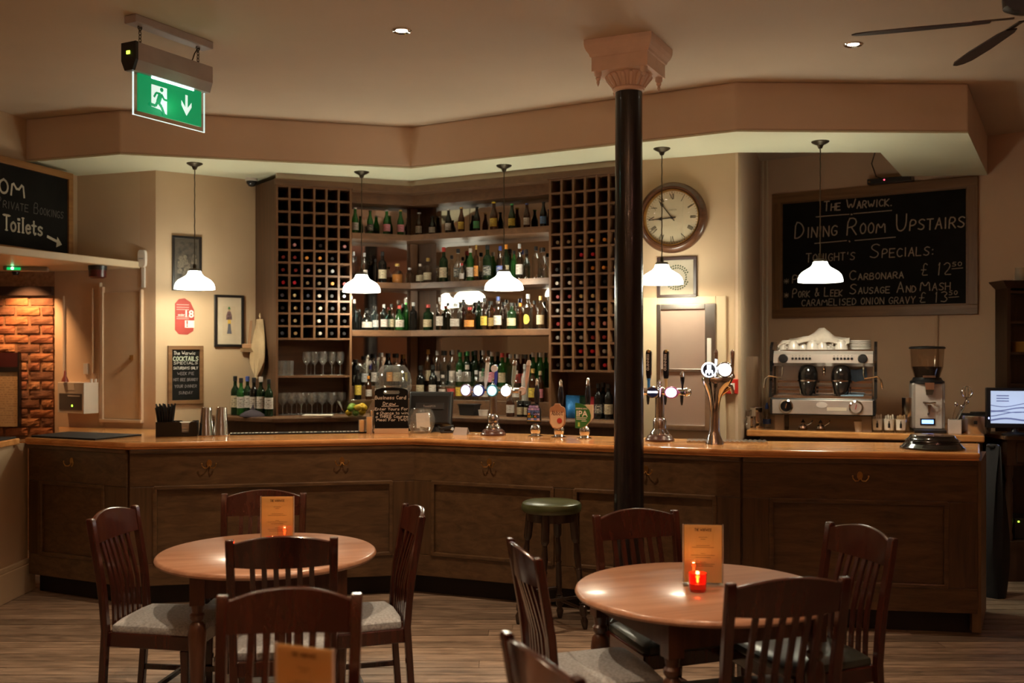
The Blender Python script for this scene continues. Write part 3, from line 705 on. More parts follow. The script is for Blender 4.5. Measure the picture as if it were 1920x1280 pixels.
# plaster uplighter bowls added out of view to light ceiling and soffit
gb = None
for (x, y), lab in zip(((-2.5,0.6),(2.5,0.6),(0.0,2.3),(0.0,-1.2)), ('added uplighter bowl hanging left of the viewer', 'added uplighter bowl hanging right of the viewer', 'added uplighter bowl hanging above the viewer', 'added uplighter bowl hanging behind the viewer')):
    if gb is None:
        gb = thing('fill_uplighter', lab, 'lamp', (x,y,CEIL), 0, 'added uplighter bowls in the unseen part of the room')
        for k in range(3): MB().cyl((0,0,0),(0.2*math.cos(2.1*k),0.2*math.sin(2.1*k),-0.52),0.004,n=6).build('chain', BRONZE, gb)
        MB().lathe([(0.0001,-0.70),(0.10,-0.68),(0.18,-0.60),(0.215,-0.515),(0.205,-0.515),(0.17,-0.59),(0.09,-0.665),(0.0001,-0.685)], 28).build('bowl', PLASTER, gb)
        MB().ball((0,0,-0.55),0.085,16).build('fill_globe', emis('warm_globe', (1.0,0.62,0.37), FILL_EMIT), gb)
    else:
        o = dup(gb); tag(o, lab, 'lamp', 'added uplighter bowls in the unseen part of the room'); o.location = (x,y,CEIL)
        if x > 1:  # rosy fill added for the pink cast on the right of the ceiling
            for c_ in o.children:
                if c_.name.startswith('fill_globe'): c_.data = c_.data.copy(); c_.data.materials[0] = emis('rosy_globe', (1.0,0.52,0.45), FILL_EMIT)

# ================================================================== COLUMN
co = thing('column', 'black cast iron column with pink plaster capital in front of the bar', 'column', (FX(1179,6.14), 6.14, 0))
MB().lathe([(0.135,0.0),(0.135,0.10),(0.115,0.125),(0.12,0.15),(0.094,0.19),(0.0915,0.6),(0.0805,3.26)], 40).build('shaft', IRON, co)
cap = thing('capital', '', ''); del cap['category']; del cap['label']
bpy.data.objects.remove(cap)
MB().lathe([(0.080,3.255),(0.092,3.262),(0.094,3.275),(0.086,3.285),(0.098,3.31),(0.122,3.34),(0.128,3.355),(0.128,3.375)], 32).build('bell', PLASTER, co)
lv = MB()
for k in range(16):
    a = 2*PI*k/16; r0, r1 = 0.090, 0.128
    lv.tube([(r0*math.cos(a), r0*math.sin(a), 3.285), (0.104*math.cos(a), 0.104*math.sin(a), 3.31), (0.128*math.cos(a), 0.128*math.sin(a), 3.343), (0.137*math.cos(a), 0.137*math.sin(a), 3.352)], [0.010,0.014,0.016,0.008], 6)
lv.build('leaf_fluting', PLASTER, co)
ang = R(-25.6); RM = Matrix.Rotation(ang, 4, 'Z')
def sq(a, z): return [tuple(RM @ Vector((sx*a, sy*a, z))) for sx, sy in ((-1,-1),(1,-1),(1,1),(-1,1))]
MB().loft([sq(0.172,3.36), sq(0.172,3.44), sq(0.180,3.444), sq(0.184,3.458), sq(0.196,3.475), sq(0.206,3.50), sq(0.208,3.515), sq(0.208,CEIL)]).build('abacus', PLASTER, co, smooth=False)
for sx, sy in ((-1,-1),(1,-1),(1,1),(-1,1)):
    p = RM @ Vector((sx*0.142, sy*0.142, 0))
    MB().lathe([(0.0001,3.272),(0.006,3.285),(0.011,3.30),(0.007,3.305),(0.016,3.32),(0.013,3.328),(0.022,3.34),(0.022,3.372)], 14, (p.x,p.y,0)).build('pendant_finial', PLASTER, co)

# ================================================================== CEILING FAN
fan = thing('ceiling_fan', 'dark ceiling fan with long thin blades at the upper right', 'fan', (2.40, 4.76, 3.25))
MB().cyl((0,0,0.14),(0,0,CEIL-3.25),0.016).build('down_rod', BRONZE, fan)
MB().lathe([(0.0001,0.03),(0.07,0.035),(0.108,0.055),(0.112,0.10),(0.09,0.14),(0.02,0.16)], 24).build('motor', BRONZE, fan)
MB().lathe([(0.05,CEIL-3.25),(0.05,CEIL-3.27),(0.018,CEIL-3.31)], 20).build('canopy', BRONZE, fan)
W_BLADE = wood('fan_blade_wood', (0.022,0.013,0.010), (0.045,0.026,0.020), 0.4, 'x')
for k in range(5):
    a = R(89.6 + 72*k); Mk = Matrix.Rotation(a,4,'Z') @ Matrix.Rotation(R(-8),4,'X')
    bl = MB(); prof = [(0.16,0.026),(0.22,0.042),(0.5,0.055),(0.70,0.048),(0.76,0.028),(0.78,0.0)]
    o2 = [(x,w) for x,w in prof] + [(x,-w) for x,w in prof[::-1][1:]]
    bl.prism(o2, -0.003, 0.003, Mk)
    b = bl.build('blade', W_BLADE, fan)
    MB().box(0.06,0.24,-0.014,0.014,0.004,0.010,Mk).build('blade_iron', BRONZE, b)

# ================================================================== EXIT SIGN
xa, xb = Vector(PT(249,5.6)), Vector(PT(383,6.07))
XW = Wall(xa, xb)
ex = thing('exit_sign', 'hanging green emergency exit sign with running figure and down arrow', 'sign', (xa.x, xa.y, 0), XW.rot)
L_ = XW.L
box(-0.02, L_+0.03, -0.045, 0.045, CEIL-0.045, CEIL).build('ceiling_plate', mat('sign_white_plastic', (0.36,0.30,0.28), 0.45), ex, smooth=False, bevel=0.006)
hs = MB().loft([[(-0.012 if i == 0 else L_+0.012, y, z) for y, z in ((-0.034,3.235),(-0.055,3.29),(-0.055,3.385),(0.055,3.385),(0.055,3.29),(0.034,3.235))] for i in range(2)])
hs.build('housing', mat('sign_white_plastic', (0.36,0.30,0.28), 0.45), ex, smooth=False)
MB().loft([[(-0.030 if i == 0 else -0.0121, y, z) for y, z in ((-0.030,3.235),(-0.056,3.29),(-0.056,3.388),(0.056,3.388),(0.056,3.29),(0.030,3.235))] for i in range(2)]).build('end_cap', BLACK, ex, smooth=False)
box(-0.034,-0.0302,-0.012,0.012,3.322,3.34).build('indicator', emis('yellow_led', (0.6,0.9,0.05), 2.5), ex)
for x in (0.05, L_-0.05):
    ch = MB(); 
    for j in range(6):
        zc = 3.398 + j*0.0195; ring = []
        for q in range(12):
            a = 2*PI*q/12; dx, dz = 0.008*math.cos(a), 0.014*math.sin(a)
            ring.append((x+dx, 0, zc+dz) if j % 2 else (x, dx, zc+dz))
        ch.tube(ring, 0.0022, 5, True)
    for zc, rr_ in ((3.392, 0.014), (3.488, 0.014)):
        ch.tube([(x+rr_*math.cos(2*PI*q/14), 0.001, zc+rr_*math.sin(2*PI*q/14)) for q in range(14)], 0.0028, 5, True)
    ch.build('chain', BRONZE, ex)
MB().tube([(L_-0.05,0,3.49),(L_-0.075,0.002,3.45),(L_-0.09,0.004,3.41),(L_-0.12,0.004,3.385)], 0.0035, 6).build('cable', BRONZE, ex)
edge = emis('sign_edge_glow', (0.75,1.0,0.95), 0.55)
box(0.0, L_, -0.004, 0.004, 3.002, 3.2345).build('acrylic_blade', G_CLEAR, ex, smooth=False)
for a in ((0.0,L_,3.0,3.003),(0.0,0.004,3.0,3.2345),(L_-0.003,L_,3.0,3.2345)):
    box(a[0],a[1],-0.005,0.005,a[2],a[3]).build('lit_edge', edge, ex, smooth=False)
GREEN = emis('exit_green', (0.0,0.36,0.12), 0.42, (0.01,0.16,0.06))
SWHITE = emis('exit_white', (0.85,1.0,0.95), 0.5)
px0, px1, pz0, pz1 = 0.035, L_-0.03, 3.028, 3.2345
box(px0, px1, -0.0065, 0.0065, pz0, pz1).build('green_face', GREEN, ex, smooth=False)
box(px0+0.09, px1-0.06, -0.0075, 0.0075, 3.226, 3.2345).build('light_strip', emis('sign_strip', (0.8,0.95,1.0), 7), ex, smooth=False)
def uvq(u, v): return (px0 + u*(px1-px0), pz0 + v*(pz1-pz0))
dr = [uvq(u,v) for u,v in ((.19,.20),(.19,.80),(.43,.80),(.43,.08),(.36,.12),(.33,.17))]
MB().plate(dr, -0.0085, -0.007).build('doorway_symbol', SWHITE, ex, smooth=False)
mn = MB()
def limb(pts, w):
    for (x0,z0),(x1,z1) in zip(pts[:-1], pts[1:]):
        d = math.hypot(x1-x0,z1-z0); nx, nz = -(z1-z0)/d*w/2, (x1-x0)/d*w/2
        mn.plate([(x0+nx,z0+nz),(x0-nx,z0-nz),(x1-nx,z1-nz),(x1+nx,z1+nz)], -0.0105, -0.0087)
c = uvq(.345,.72); mn.plate([(c[0]+0.012*math.cos(2*PI*q/14), c[1]+0.012*math.sin(2*PI*q/14)) for q in range(14)], -0.0105, -0.0087)
limb([uvq(.33,.60), uvq(.29,.36)], 0.030); limb([uvq(.33,.60), uvq(.26,.60), uvq(.225,.47)], 0.012); limb([uvq(.34,.60), uvq(.385,.47), uvq(.435,.47)], 0.012)
limb([uvq(.29,.36), uvq(.345,.25), uvq(.385,.06)], 0.016); limb([uvq(.285,.38), uvq(.25,.24), uvq(.16,.26)], 0.016)
mn.build('running_figure', GREEN, ex, smooth=False)
ar = [uvq(u,v) for u,v in ((.73,.78),(.765,.78),(.765,.42),(.83,.60),(.83,.47),(.748,.20),(.665,.47),(.665,.60),(.73,.42))]
MB().plate(ar, -0.0085, -0.007).build('arrow_symbol', SWHITE, ex, smooth=False)
light('exit_glow', 'POINT', 0.25, (0.3,1.0,0.6), (L_/2,-0.08,3.10), ex, 0.05)

# ================================================================== CHAIRS, TABLES, STOOL
SEATF = mat('grey_seat_fabric', (0.33,0.36,0.38), 0.9, var=0.35, scale=90, bump=0.4, sheen=0.3)
SEATL = mat('dark_green_seat_leather', (0.035,0.042,0.036), 0.28, var=0.2, scale=20, bump=0.1)
def yback(z): 
    P = [(0.0,-0.245),(0.44,-0.215),(0.62,-0.228),(0.95,-0.285),(1.0,-0.295)]
    for (a,ya),(b,yb) in zip(P[:-1],P[1:]):
        if z <= b: return ya + (yb-ya)*(z-a)/(b-a)
    return P[-1][1]
def make_chair(label, seat):
    t = thing('dining_chair', label, 'chair')
    for sx in (-1,1):
        rings = []
        for z in (0.0,0.2,0.44,0.55,0.65,0.75,0.85,0.935,0.946):
            x = sx*(0.190 + 0.017*min(1,z/0.9)); y = yback(z); w = 0.017; d = 0.016 if z < 0.94 else 0.012
            rings.append([(x-w,y-d,z),(x+w,y-d,z),(x+w,y+d,z),(x-w,y+d,z)])
        MB().loft(rings).build('back_post', W_CHAIR, t, bevel=0.004)
    rings = []
    for i in range(13):
        x = -0.190 + 0.380*i/12; q = 1-(x/0.19)**2
        zb, zt = 0.830 - 0.004*q, 0.930 + 0.032*q
        yb, yt = yback(zb)-0.030*q, yback(zt)-0.030*q
        rings.append([(x,yb-0.011,zb),(x,yb+0.011,zb),(x,yt+0.011,zt-0.004),(x,yt+0.004,zt),(x,yt-0.004,zt),(x,yt-0.011,zt-0.004)])
    MB().loft(rings).build('top_rail', W_CHAIR, t)
    for k in range(6):
        x = -0.1175 + 0.047*k; rings = []
        for z in (0.435,0.5,0.56,0.62,0.68,0.74,0.80,0.845):
            q = (1-(x/0.19)**2)*0.030*min(1,(z-0.42)/0.42); y = yback(z)-q + 0.012*math.sin(PI*(z-0.435)/0.41)
            w = 0.0105
            rings.append([(x-w,y-0.006,z),(x+w,y-0.006,z),(x+w,y+0.006,z),(x-w,y+0.006,z)])
        MB().loft(rings).build('slat', W_CHAIR, t)
    # seat frame and padded seat
    fr_ = [(-0.195,-0.215),(0.195,-0.215),(0.225,0.205),(-0.225,0.205)]
    MB().prism(fr_, 0.365, 0.432).build('seat_rail', W_CHAIR, t, smooth=False, bevel=0.006)
    def ring(k, z): return [(x*k, (y+0.0)*k, z) for x, y in ((-0.19,-0.19),(-0.1,-0.205),(0.1,-0.205),(0.19,-0.19),(0.222,0.18),(0.20,0.215),(0,0.225),(-0.20,0.215),(-0.222,0.18))]
    MB().loft([ring(0.985,0.4325), ring(1.0,0.445), ring(0.985,0.462), ring(0.90,0.474), ring(0.6,0.480)]).build('seat_pad', seat, t)
    for sx in (-1,1):
        x = sx*0.195
        MB().loft([[(x-w+sx*0.004,0.165-w,z),(x+w+sx*0.004,0.165-w,z),(x+w+sx*0.004,0.165+w,z),(x-w+sx*0.004,0.165+w,z)] for z,w in ((0,0.014),(0.3,0.019),(0.364,0.021))]).build('front_leg', W_CHAIR, t, bevel=0.003)
        MB().loft([[(sx*0.192+a,yy,0.16+b) for a,b in ((-0.008,-0.012),(0.008,-0.012),(0.008,0.012),(-0.008,0.012))] for yy in (-0.222,0.150)]).build('side_stretcher', W_CHAIR, t)
    MB().box(-0.184,0.184,-0.03,-0.014,0.15,0.172).build('cross_stretcher', W_CHAIR, t)
    return t
ch_f = make_chair('', SEATF); ch_l = make_chair('', SEATL); used = set()
def put_chair(src, a, b, label):
    """a, b: plan points of the two back post tops, sitter's left then right hand as seen from behind"""
    a = Vector(a); b = Vector(b); m = (a+b)/2; u = (b-a).normalized(); f = Vector((-u.y,u.x))
    o = src if src.name not in used else dup(src)
    used.add(src.name)
    p = m + f*0.285
    o.location = (p.x, p.y, 0); o.rotation_euler = (0,0,math.atan2(u.y,u.x))
    tag(o, label, 'chair', 'dining chairs around the tables'); return o
def post(px, py, z=0.955): 
    Y = (EYE-z)*FOC/(py-HOR); return PT(px, Y)
put_chair(ch_f, post(418,1008), post(638,1002), 'dining chair with its back to us at the left table, between table and nearest chair')
put_chair(ch_f, post(250,944), post(171,968), 'dining chair on the left side of the left table, grey seat showing')
put_chair(ch_f, post(798,968), post(756,936), 'dining chair on the right side of the left table, in front of the bar corner')
put_chair(ch_f, post(572,920), post(418,922), 'dining chair behind the left table, facing us behind the menu')
put_chair(ch_f, post(684,1106), post(402,1110), 'nearest dining chair at the lower left, behind the blurred menu card')
put_chair(ch_f, post(955,1003), post(1010,1042), 'dining chair on the left side of the candle table, in front of the bar stool')
put_chair(ch_f, post(952,1180), post(1078,1258), 'dining chair cut off by the bottom edge, lower centre')
put_chair(ch_l, post(1366,1088), post(1590,1076), 'dining chair with its back to us in front of the candle table')
put_chair(ch_l, post(1270,952), post(1112,962), 'dining chair behind the candle table, at the foot of the black column')
put_chair(ch_l, post(1672,1003), post(1560,975), 'dining chair on the right side of the candle table, against the dark bar front')

def turned(prof, n=18): return MB().lathe(prof, n)
def make_table(label, loc, rz, r=0.515):
    t = thing('round_table', label, 'table', loc, rz, 'round pub tables')
    MB().lathe([(0.0001,0.718),(r-0.02,0.718),(r-0.004,0.724),(r,0.733),(r-0.003,0.743),(r-0.012,0.75),(0.0001,0.75)], 72).build('table_top', W_TABLE, t)
    a = 0.31
    for k in range(4):
        Mk = Matrix.Rotation(R(90*k),4,'Z')
        MB().box(-a+0.03,a-0.03,-a-0.011,-a+0.011,0.615,0.717,Mk).build('table_rail', W_TLEG, t, smooth=False)
    for sx in (-1,1):
        for sy in (-1,1):
            m = MB().box(sx*a-0.032,sx*a+0.032,sy*a-0.032,sy*a+0.032,0.59,0.717)
            m.lathe([(0.0001,0),(0.018,0.0),(0.022,0.05),(0.016,0.07),(0.024,0.12),(0.034,0.35),(0.040,0.46),(0.034,0.50),(0.022,0.515),(0.032,0.53),(0.032,0.545),(0.024,0.555),(0.03,0.59)], 16, (sx*a,sy*a,0))
            m.build('leg', W_TLEG, t)
    return t
T1 = (-1.167, 4.89); T2 = (0.769, 4.13)
make_table('round wooden pub table on the left with a menu card', (T1[0],T1[1],0), R(15))
make_table('round wooden pub table with a lit red candle', (T2[0],T2[1],0), R(20))
T3 = (-0.50, 2.42)
make_table('round pub table just below the frame under the blurred menu', (T3[0],T3[1],0), R(0))

AMBER = mat('amber_menu_card', (0.95,0.66,0.30), 0.7, var=0.03)
_nt = AMBER.node_tree; _tl = _nt.nodes.new('ShaderNodeBsdfTranslucent'); _tl.inputs[0].default_value = (0.95,0.62,0.26,1); _mx = _nt.nodes.new('ShaderNodeMixShader'); _mx.inputs[0].default_value = 0.35
_nt.links.new(_nt.nodes['Principled BSDF'].outputs[0], _mx.inputs[1]); _nt.links.new(_tl.outputs[0], _mx.inputs[2]); _nt.links.new(_mx.outputs[0], _nt.nodes['Material Output'].inputs[0])
INK = mat('menu_ink', (0.12,0.06,0.02), 0.8)
def menu(label, x, y, rz):
    t = thing('menu_holder', label, 'menu', (x,y,0.75), rz, 'menu cards on the tables')
    w, h = 0.082, 0.248
    box(-w,w,-0.0055,-0.0035,0.006,h).build('acrylic_front', G_CLEAR, t, smooth=False)
    box(-w,w,0.0035,0.0055,0.006,h).build('acrylic_back', G_CLEAR, t, smooth=False)
    box(-w,w,-0.035,0.035,0.0,0.005).build('acrylic_foot', G_CLEAR, t, smooth=False)
    box(-w,-w+0.003,-0.0035,0.0035,0.006,h).build('acrylic_edge', mat('acrylic_edge', (0.75,0.6,0.5), 0.2), t, smooth=False)
    box(w-0.003,w,-0.0035,0.0035,0.006,h).build('acrylic_edge', mat('acrylic_edge', (0.75,0.6,0.5), 0.2), t, smooth=False)
    cd = box(-w+0.006,w-0.006,-0.001,0.001,0.010,h-0.003).build('card', AMBER, t, smooth=False)
    m = MB(); write(m, 'THE WARWICK', -0.034, 0.034, h-0.028, 0.011, None, 0.16, -0.0014, 0)
    for k, (ww, z) in enumerate(((0.018,0.194),(0.010,0.186),(0.028,0.160),(0.045,0.153),(0.009,0.128),(0.048,0.121),(0.030,0.112),(0.012,0.092),(0.046,0.085),(0.040,0.077))):
        m.add([(-ww,-0.0014,z),(ww,-0.0014,z),(ww,-0.0014,z+0.0016),(-ww,-0.0014,z+0.0016)],[(0,1,2,3)])
    m.build('printed_text', INK, cd, smooth=False, fix=False)
    return t
menu('upright amber menu card on the left table', FX(520,5.0), 5.0, R(2))
menu('upright amber menu card behind the candle', FX(1318,4.18), 4.18, R(-6))
menu('blurred amber menu card at the bottom edge', FX(570,2.45), 2.45, R(-22))
def candle(label, x, y):
    t = thing('votive_candle', label, 'candle', (x,y,0.75), 0, 'red glass candles')
    m = MB().lathe([(0.0001,0.0),(0.030,0.0),(0.034,0.01),(0.037,0.072),(0.038,0.074),(0.034,0.074),(0.032,0.012),(0.0001,0.008)], 24)
    m.build('glass_cup', mat('red_candle_glass', (0.75,0.05,0.015), 0.1, trans=0.85, var=0.03), t)
    MB().lathe([(0.0001,0.012),(0.031,0.012),(0.0325,0.034),(0.0001,0.034)], 20).build('wax', mat('red_wax', (0.45,0.02,0.01), 0.4, emit=(1.0,0.12,0.02), estr=0.35), t)
    MB().lathe([(0.0001,0.036),(0.005,0.043),(0.0045,0.052),(0.0001,0.066)], 10).build('flame', emis('candle_flame', (1.0,0.55,0.18), 90), t)
    light('candle_light', 'POINT', 0.5, (1.0,0.36,0.10), (0,0,0.062), t, 0.008)
candle('red glass candle burning on the right table', FX(1308,4.07), 4.07)
candle('red glass candle on the left table, hidden behind a chair back', FX(512,4.85), 4.85)

st = thing('bar_stool', 'dark turned wood bar stool with green leather seat', 'stool', (FX(1034,6.35), 6.35, 0), R(28))
MB().lathe([(0.0001,0.715),(0.178,0.715),(0.186,0.725),(0.187,0.752),(0.180,0.768),(0.165,0.776),(0.10,0.781),(0.0001,0.783)], 40).build('seat_cushion', mat('green_stool_leather', (0.060,0.072,0.028), 0.30, var=0.15, scale=14, bump=0.1), st)
MB().lathe([(0.150,0.66),(0.150,0.715)], 32).build('seat_ring', W_STOOL, st)
for k in range(4):
    a = PI/4 + k*PI/2; ca, sa = math.cos(a), math.sin(a)
    m = MB(); r_top, r_bot = 0.135, 0.215
    prof = [(0.012,0.0),(0.018,0.02),(0.024,0.05),(0.014,0.075),(0.024,0.09),(0.024,0.14),(0.015,0.15),(0.022,0.16),(0.015,0.17),(0.020,0.25),(0.017,0.36),(0.022,0.37),(0.016,0.38),(0.022,0.45),(0.014,0.53),(0.024,0.545),(0.026,0.56),(0.026,0.712)]
    d = Vector(((r_top-r_bot)*ca,(r_top-r_bot)*sa,0.712)); q = d.to_track_quat('Z','Y').to_matrix().to_4x4(); q.translation = Vector((r_bot*ca,r_bot*sa,0.0))
    m.lathe(prof, 14, M=q); m.build('leg', W_STOOL, st)
    a2 = a + PI/2; z = 0.12 if k % 2 else 0.20; rr_ = r_bot - (r_bot-r_top)*z/0.712
    MB().cyl((rr_*ca,rr_*sa,z),(rr_*math.cos(a2),rr_*math.sin(a2),z),0.010).build('stretcher', W_STOOL, st)

# ================================================================== THINGS ON THE BAR
def onbar(i, px, d, dz=0.0):
    W = SEG[i]; return W.p(W.s_at(px, -d), -d, BT + dz), W.rot
def scale_at(i, px, d): W = SEG[i]; return W.p(W.s_at(px, -d), -d)[1] / FOC     # metres per pixel

# black mats on the left end
q = [(-3.60,6.6),(-3.45,6.6),(-3.40,7.21),(-2.83,6.965),(-2.62,7.36),(-2.72,7.5),(-3.45,7.62),(-3.60,7.2)]
tag(MB().prism([(-3.40,7.24),(-2.84,6.975),(-2.66,7.36),(-3.30,7.62)], BT+0.0005, BT+0.011).build('bar_mat', BLACKM, smooth=False, bevel=0.003), 'black rubber mat on the left end of the bar', 'bar mat')
tag(MB().prism([(-3.64,6.5),(-3.455,6.5),(-3.455,7.14),(-3.64,7.14)], BT+0.0005, BT+0.011).build('bar_mat', BLACKM, smooth=False, bevel=0.003), 'black rubber mat on the half wall capping at the left edge', 'bar mat')
# caddy with straws and napkins
p, rz = onbar(1, 333, 0.53)
cd = thing('bar_caddy', 'black plastic bar caddy left of the steel shaker tins', 'caddy', p, rz)
box(-0.14,0.14,-0.075,0.075,0.0005,0.008).build('base', BLACK, cd, smooth=False)
pr = [(-0.14,0.008),(-0.14,0.105),(0.02,0.105),(0.035,0.095),(0.038,0.03),(0.085,0.03),(0.088,0.095),(0.10,0.105),(0.14,0.105),(0.14,0.008)]
MB().plate(pr, -0.075, -0.071).build('front_wall', BLACK, cd, smooth=False)
MB().plate(pr, 0.071, 0.075).build('rear_wall', BLACK, cd, smooth=False)
for x in (-0.14, -0.02, 0.136): box(x, x+0.004, -0.071, 0.071, 0.008, 0.10).build('divider', BLACK, cd, smooth=False)
nk = thing('napkins', 'stack of white paper napkins in the black caddy', 'napkins', (p[0],p[1],p[2]+0.009), rz)
for k in range(7):
    MB().box(-0.010+0.003*k,0.125-0.002*k,-0.055,0.055,k*0.013,k*0.013+0.011).build('napkin', mat('white_paper', (0.74,0.68,0.60), 0.9), nk, smooth=False, bevel=0.004)
for k in range(28):
    i_, j_ = k % 7, k // 7
    x = -0.116 + 0.0118*i_; y = -0.030 + 0.018*j_
    o = MB().cyl((x,y,0.009),(-0.078+(x+0.078)*1.75,y*1.5,0.205+0.009*((k*5)%4)),0.0055,n=6).build('drinking_straw', BLACK); o.location = p; o.rotation_euler = (0,0,rz)
    tag(o, 'black drinking straw standing in the bar caddy', 'straw', 'black straws in the bar caddy')
# steel shaker tins
m0 = None
for px, lab in ((387,'steel cocktail shaker tin next to the black caddy'), (415,'steel cocktail shaker tin at the start of the lettered bar mat')):
    p, rz = onbar(1, px, 0.50)
    if m0 is None:
        o = MB().lathe([(0.0001,0.0),(0.053,0.0),(0.0545,0.004),(0.052,0.008),(0.037,0.198),(0.034,0.203),(0.030,0.203),(0.029,0.200),(0.0001,0.199)], 32).build('shaker_tin', CHROME); m0 = o
    else: o = m0.copy(); COL.objects.link(o)
    o.location = p; tag(o, lab, 'shaker tin', 'upturned shaker tins')
# lettered rubber bar runner
pa, rz = onbar(1, 432, 0.55); pb, _ = onbar(1, 701, 0.55)
Lr = (Vector(pb)-Vector(pa)).length
rn = thing('bar_runner', 'long black rubber bar runner with white lettering', 'bar mat', pa, rz)
box(0,Lr,-0.05,0.05,0.0005,0.012).build('rubber_strip', BLACKM, rn, smooth=False, bevel=0.003)
m = MB(); rng = random.Random(3)
for a, b in ((0.0,0.33),(0.40,0.48),(0.52,0.60),(0.63,0.985)):
    x = a*Lr
    while x < b*Lr:
        w = rng.uniform(0.010,0.022); m.add([(x,-0.044,0.0126),(x+w,-0.044,0.0126),(x+w,0.028,0.0126),(x,0.028,0.0126)],[(0,1,2,3)]); x += w+0.011
m.build('white_lettering', mat('worn_white_print', (0.50,0.44,0.36), 0.8), rn, smooth=False)
# jigger cups
jg = [(679,0.5,0.030,0.088,'short steel jigger cup at the end of the bar runner'), (693,0.47,0.030,0.125,'taller steel jigger cup next to the chalkboard sign'), (700,0.58,0.028,0.165,'tallest steel cup half hidden by the chalkboard sign')]
for px, d, r, hh, lab in jg:
    p, rz = onbar(1, px, d)
    o = MB().lathe([(0.0001,0),(r*0.9,0.0),(r*0.95,hh*0.97),(r,hh),(r*0.92,hh),(r*0.86,hh*0.96),(r*0.84,0.004),(0.0001,0.004)], 24).build('jigger_cup', STEEL)
    o.location = (p[0],p[1],p[2]+0.0125 if px < 690 else p[2]); tag(o, lab, 'cup', 'steel jigger cups')
# chalkboard sign
p, rz = onbar(1, 734, 0.47); k = scale_at(1,734,0.47)
bs = thing('chalkboard_sign', 'small black chalkboard sign with handle about a business card draw', 'sign', p, R(4))
w = 31*k; hh = 86*k
box(-w-0.002,w+0.002,-0.035,0.035,0.0,0.035).build('wood_foot', wood('pale_beech', (0.52,0.33,0.19), (0.66,0.45,0.28), 0.5), bs, smooth=False, bevel=0.002)
out = [(-w,0.036),(w,0.036),(w,hh-0.03),(w-0.006,hh-0.016),(w*0.6,hh-0.006),(0,hh),(-w*0.6,hh-0.006),(-w+0.006,hh-0.016),(-w,hh-0.03)]
hz = hh-0.038
b1 = MB(); b1.plate([(-w,0.036),(w,0.036),(w,hz-0.012),(-w,hz-0.012)], -0.006, 0.006)
b1.plate([(-w,hz-0.0121),(-0.055,hz-0.0121),(-0.062,hz),(-0.055,hz+0.013),(-w+0.004,hz+0.013),(-w,hz+0.008)], -0.006, 0.006)
b1.plate([(w,hz-0.0121),(0.055,hz-0.0121),(0.062,hz),(0.055,hz+0.013),(w-0.004,hz+0.013),(w,hz+0.008)], -0.006, 0.006)
b1.plate([(-w+0.004,hz+0.0131),(w-0.004,hz+0.0131),(w-0.012,hz+0.022),(w*0.6,hh-0.005),(0,hh),(-w*0.6,hh-0.005),(-w+0.012,hz+0.022)], -0.006, 0.006)
b1.build('slate_board', SLATE, bs, smooth=False)
m = MB(); zt = hz-0.05
for txt, x0, x1, z in (('Business Card',-0.98,0.86,0),('Draw',-0.5,0.24,-0.045),('Enter Yours For',-0.98,0.98,-0.082),('a Chance to win',-0.9,0.98,-0.112),('a THREE Course',-0.95,0.98,-0.137),('Meal For TWO!',-0.9,0.98,-0.162)):
    write(m, txt, x0*w, x1*w, zt+z, 0.024 if z > -0.06 else 0.019, None, 0.17, -0.0068, 0.03)
ribbon(m, [(-0.58*w, zt-0.053),(0.42*w, zt-0.051)], 0.004, -0.0068)
m.build('chalk_lettering', CHALKW, bs, smooth=False)
# till terminal seen from behind
p, rz = onbar(2, 806, 0.56); k = scale_at(2,806,0.56)
tl = thing('till_terminal', 'black touch screen till seen from behind at the bar corner', 'till', p, R(-8))
w = 42*k; z0, z1 = 0.045, 0.30
def trg(s, y0, a, b, t): return [(-w*s,y0+t*a,z0+(z1-z0)*a),(w*s,y0+t*a,z0+(z1-z0)*a),(w*s,y0+t*b,z0+(z1-z0)*b),(-w*s,y0+t*b,z0+(z1-z0)*b)]
TLT = 0.07
MB().loft([trg(0.86,-0.045,0.10,0.88,TLT), trg(0.97,-0.03,0.04,0.97,TLT), trg(1.0,-0.005,0.0,1.0,TLT), trg(1.0,0.012,0.0,1.0,TLT)]).build('screen_back', BLACK, tl, smooth=False, bevel=0.006)
MB().loft([trg(0.62,-0.056,0.50,0.66,TLT), trg(0.66,-0.040,0.47,0.69,TLT)]).build('label_recess', mat('dark_grey_plastic', (0.03,0.03,0.032), 0.35), tl, smooth=False)
put_text('TouchPOS', 0.022, mat('grey_print', (0.35,0.33,0.32), 0.5), tl, (0.0,-0.0175,z0+(z1-z0)*0.58), 0.0005)
MB().loft([[(-0.09,-0.04,0),(0.09,-0.04,0),(0.09,0.11,0),(-0.09,0.11,0)],[(-0.05,0.0,0.05),(0.05,0.0,0.05),(0.05,0.05,0.05),(-0.05,0.05,0.05)],[(-0.045,0.0,0.10),(0.045,0.0,0.10),(0.045,0.035,0.10),(-0.045,0.035,0.10)]]).build('stand', BLACK, tl, smooth=False)
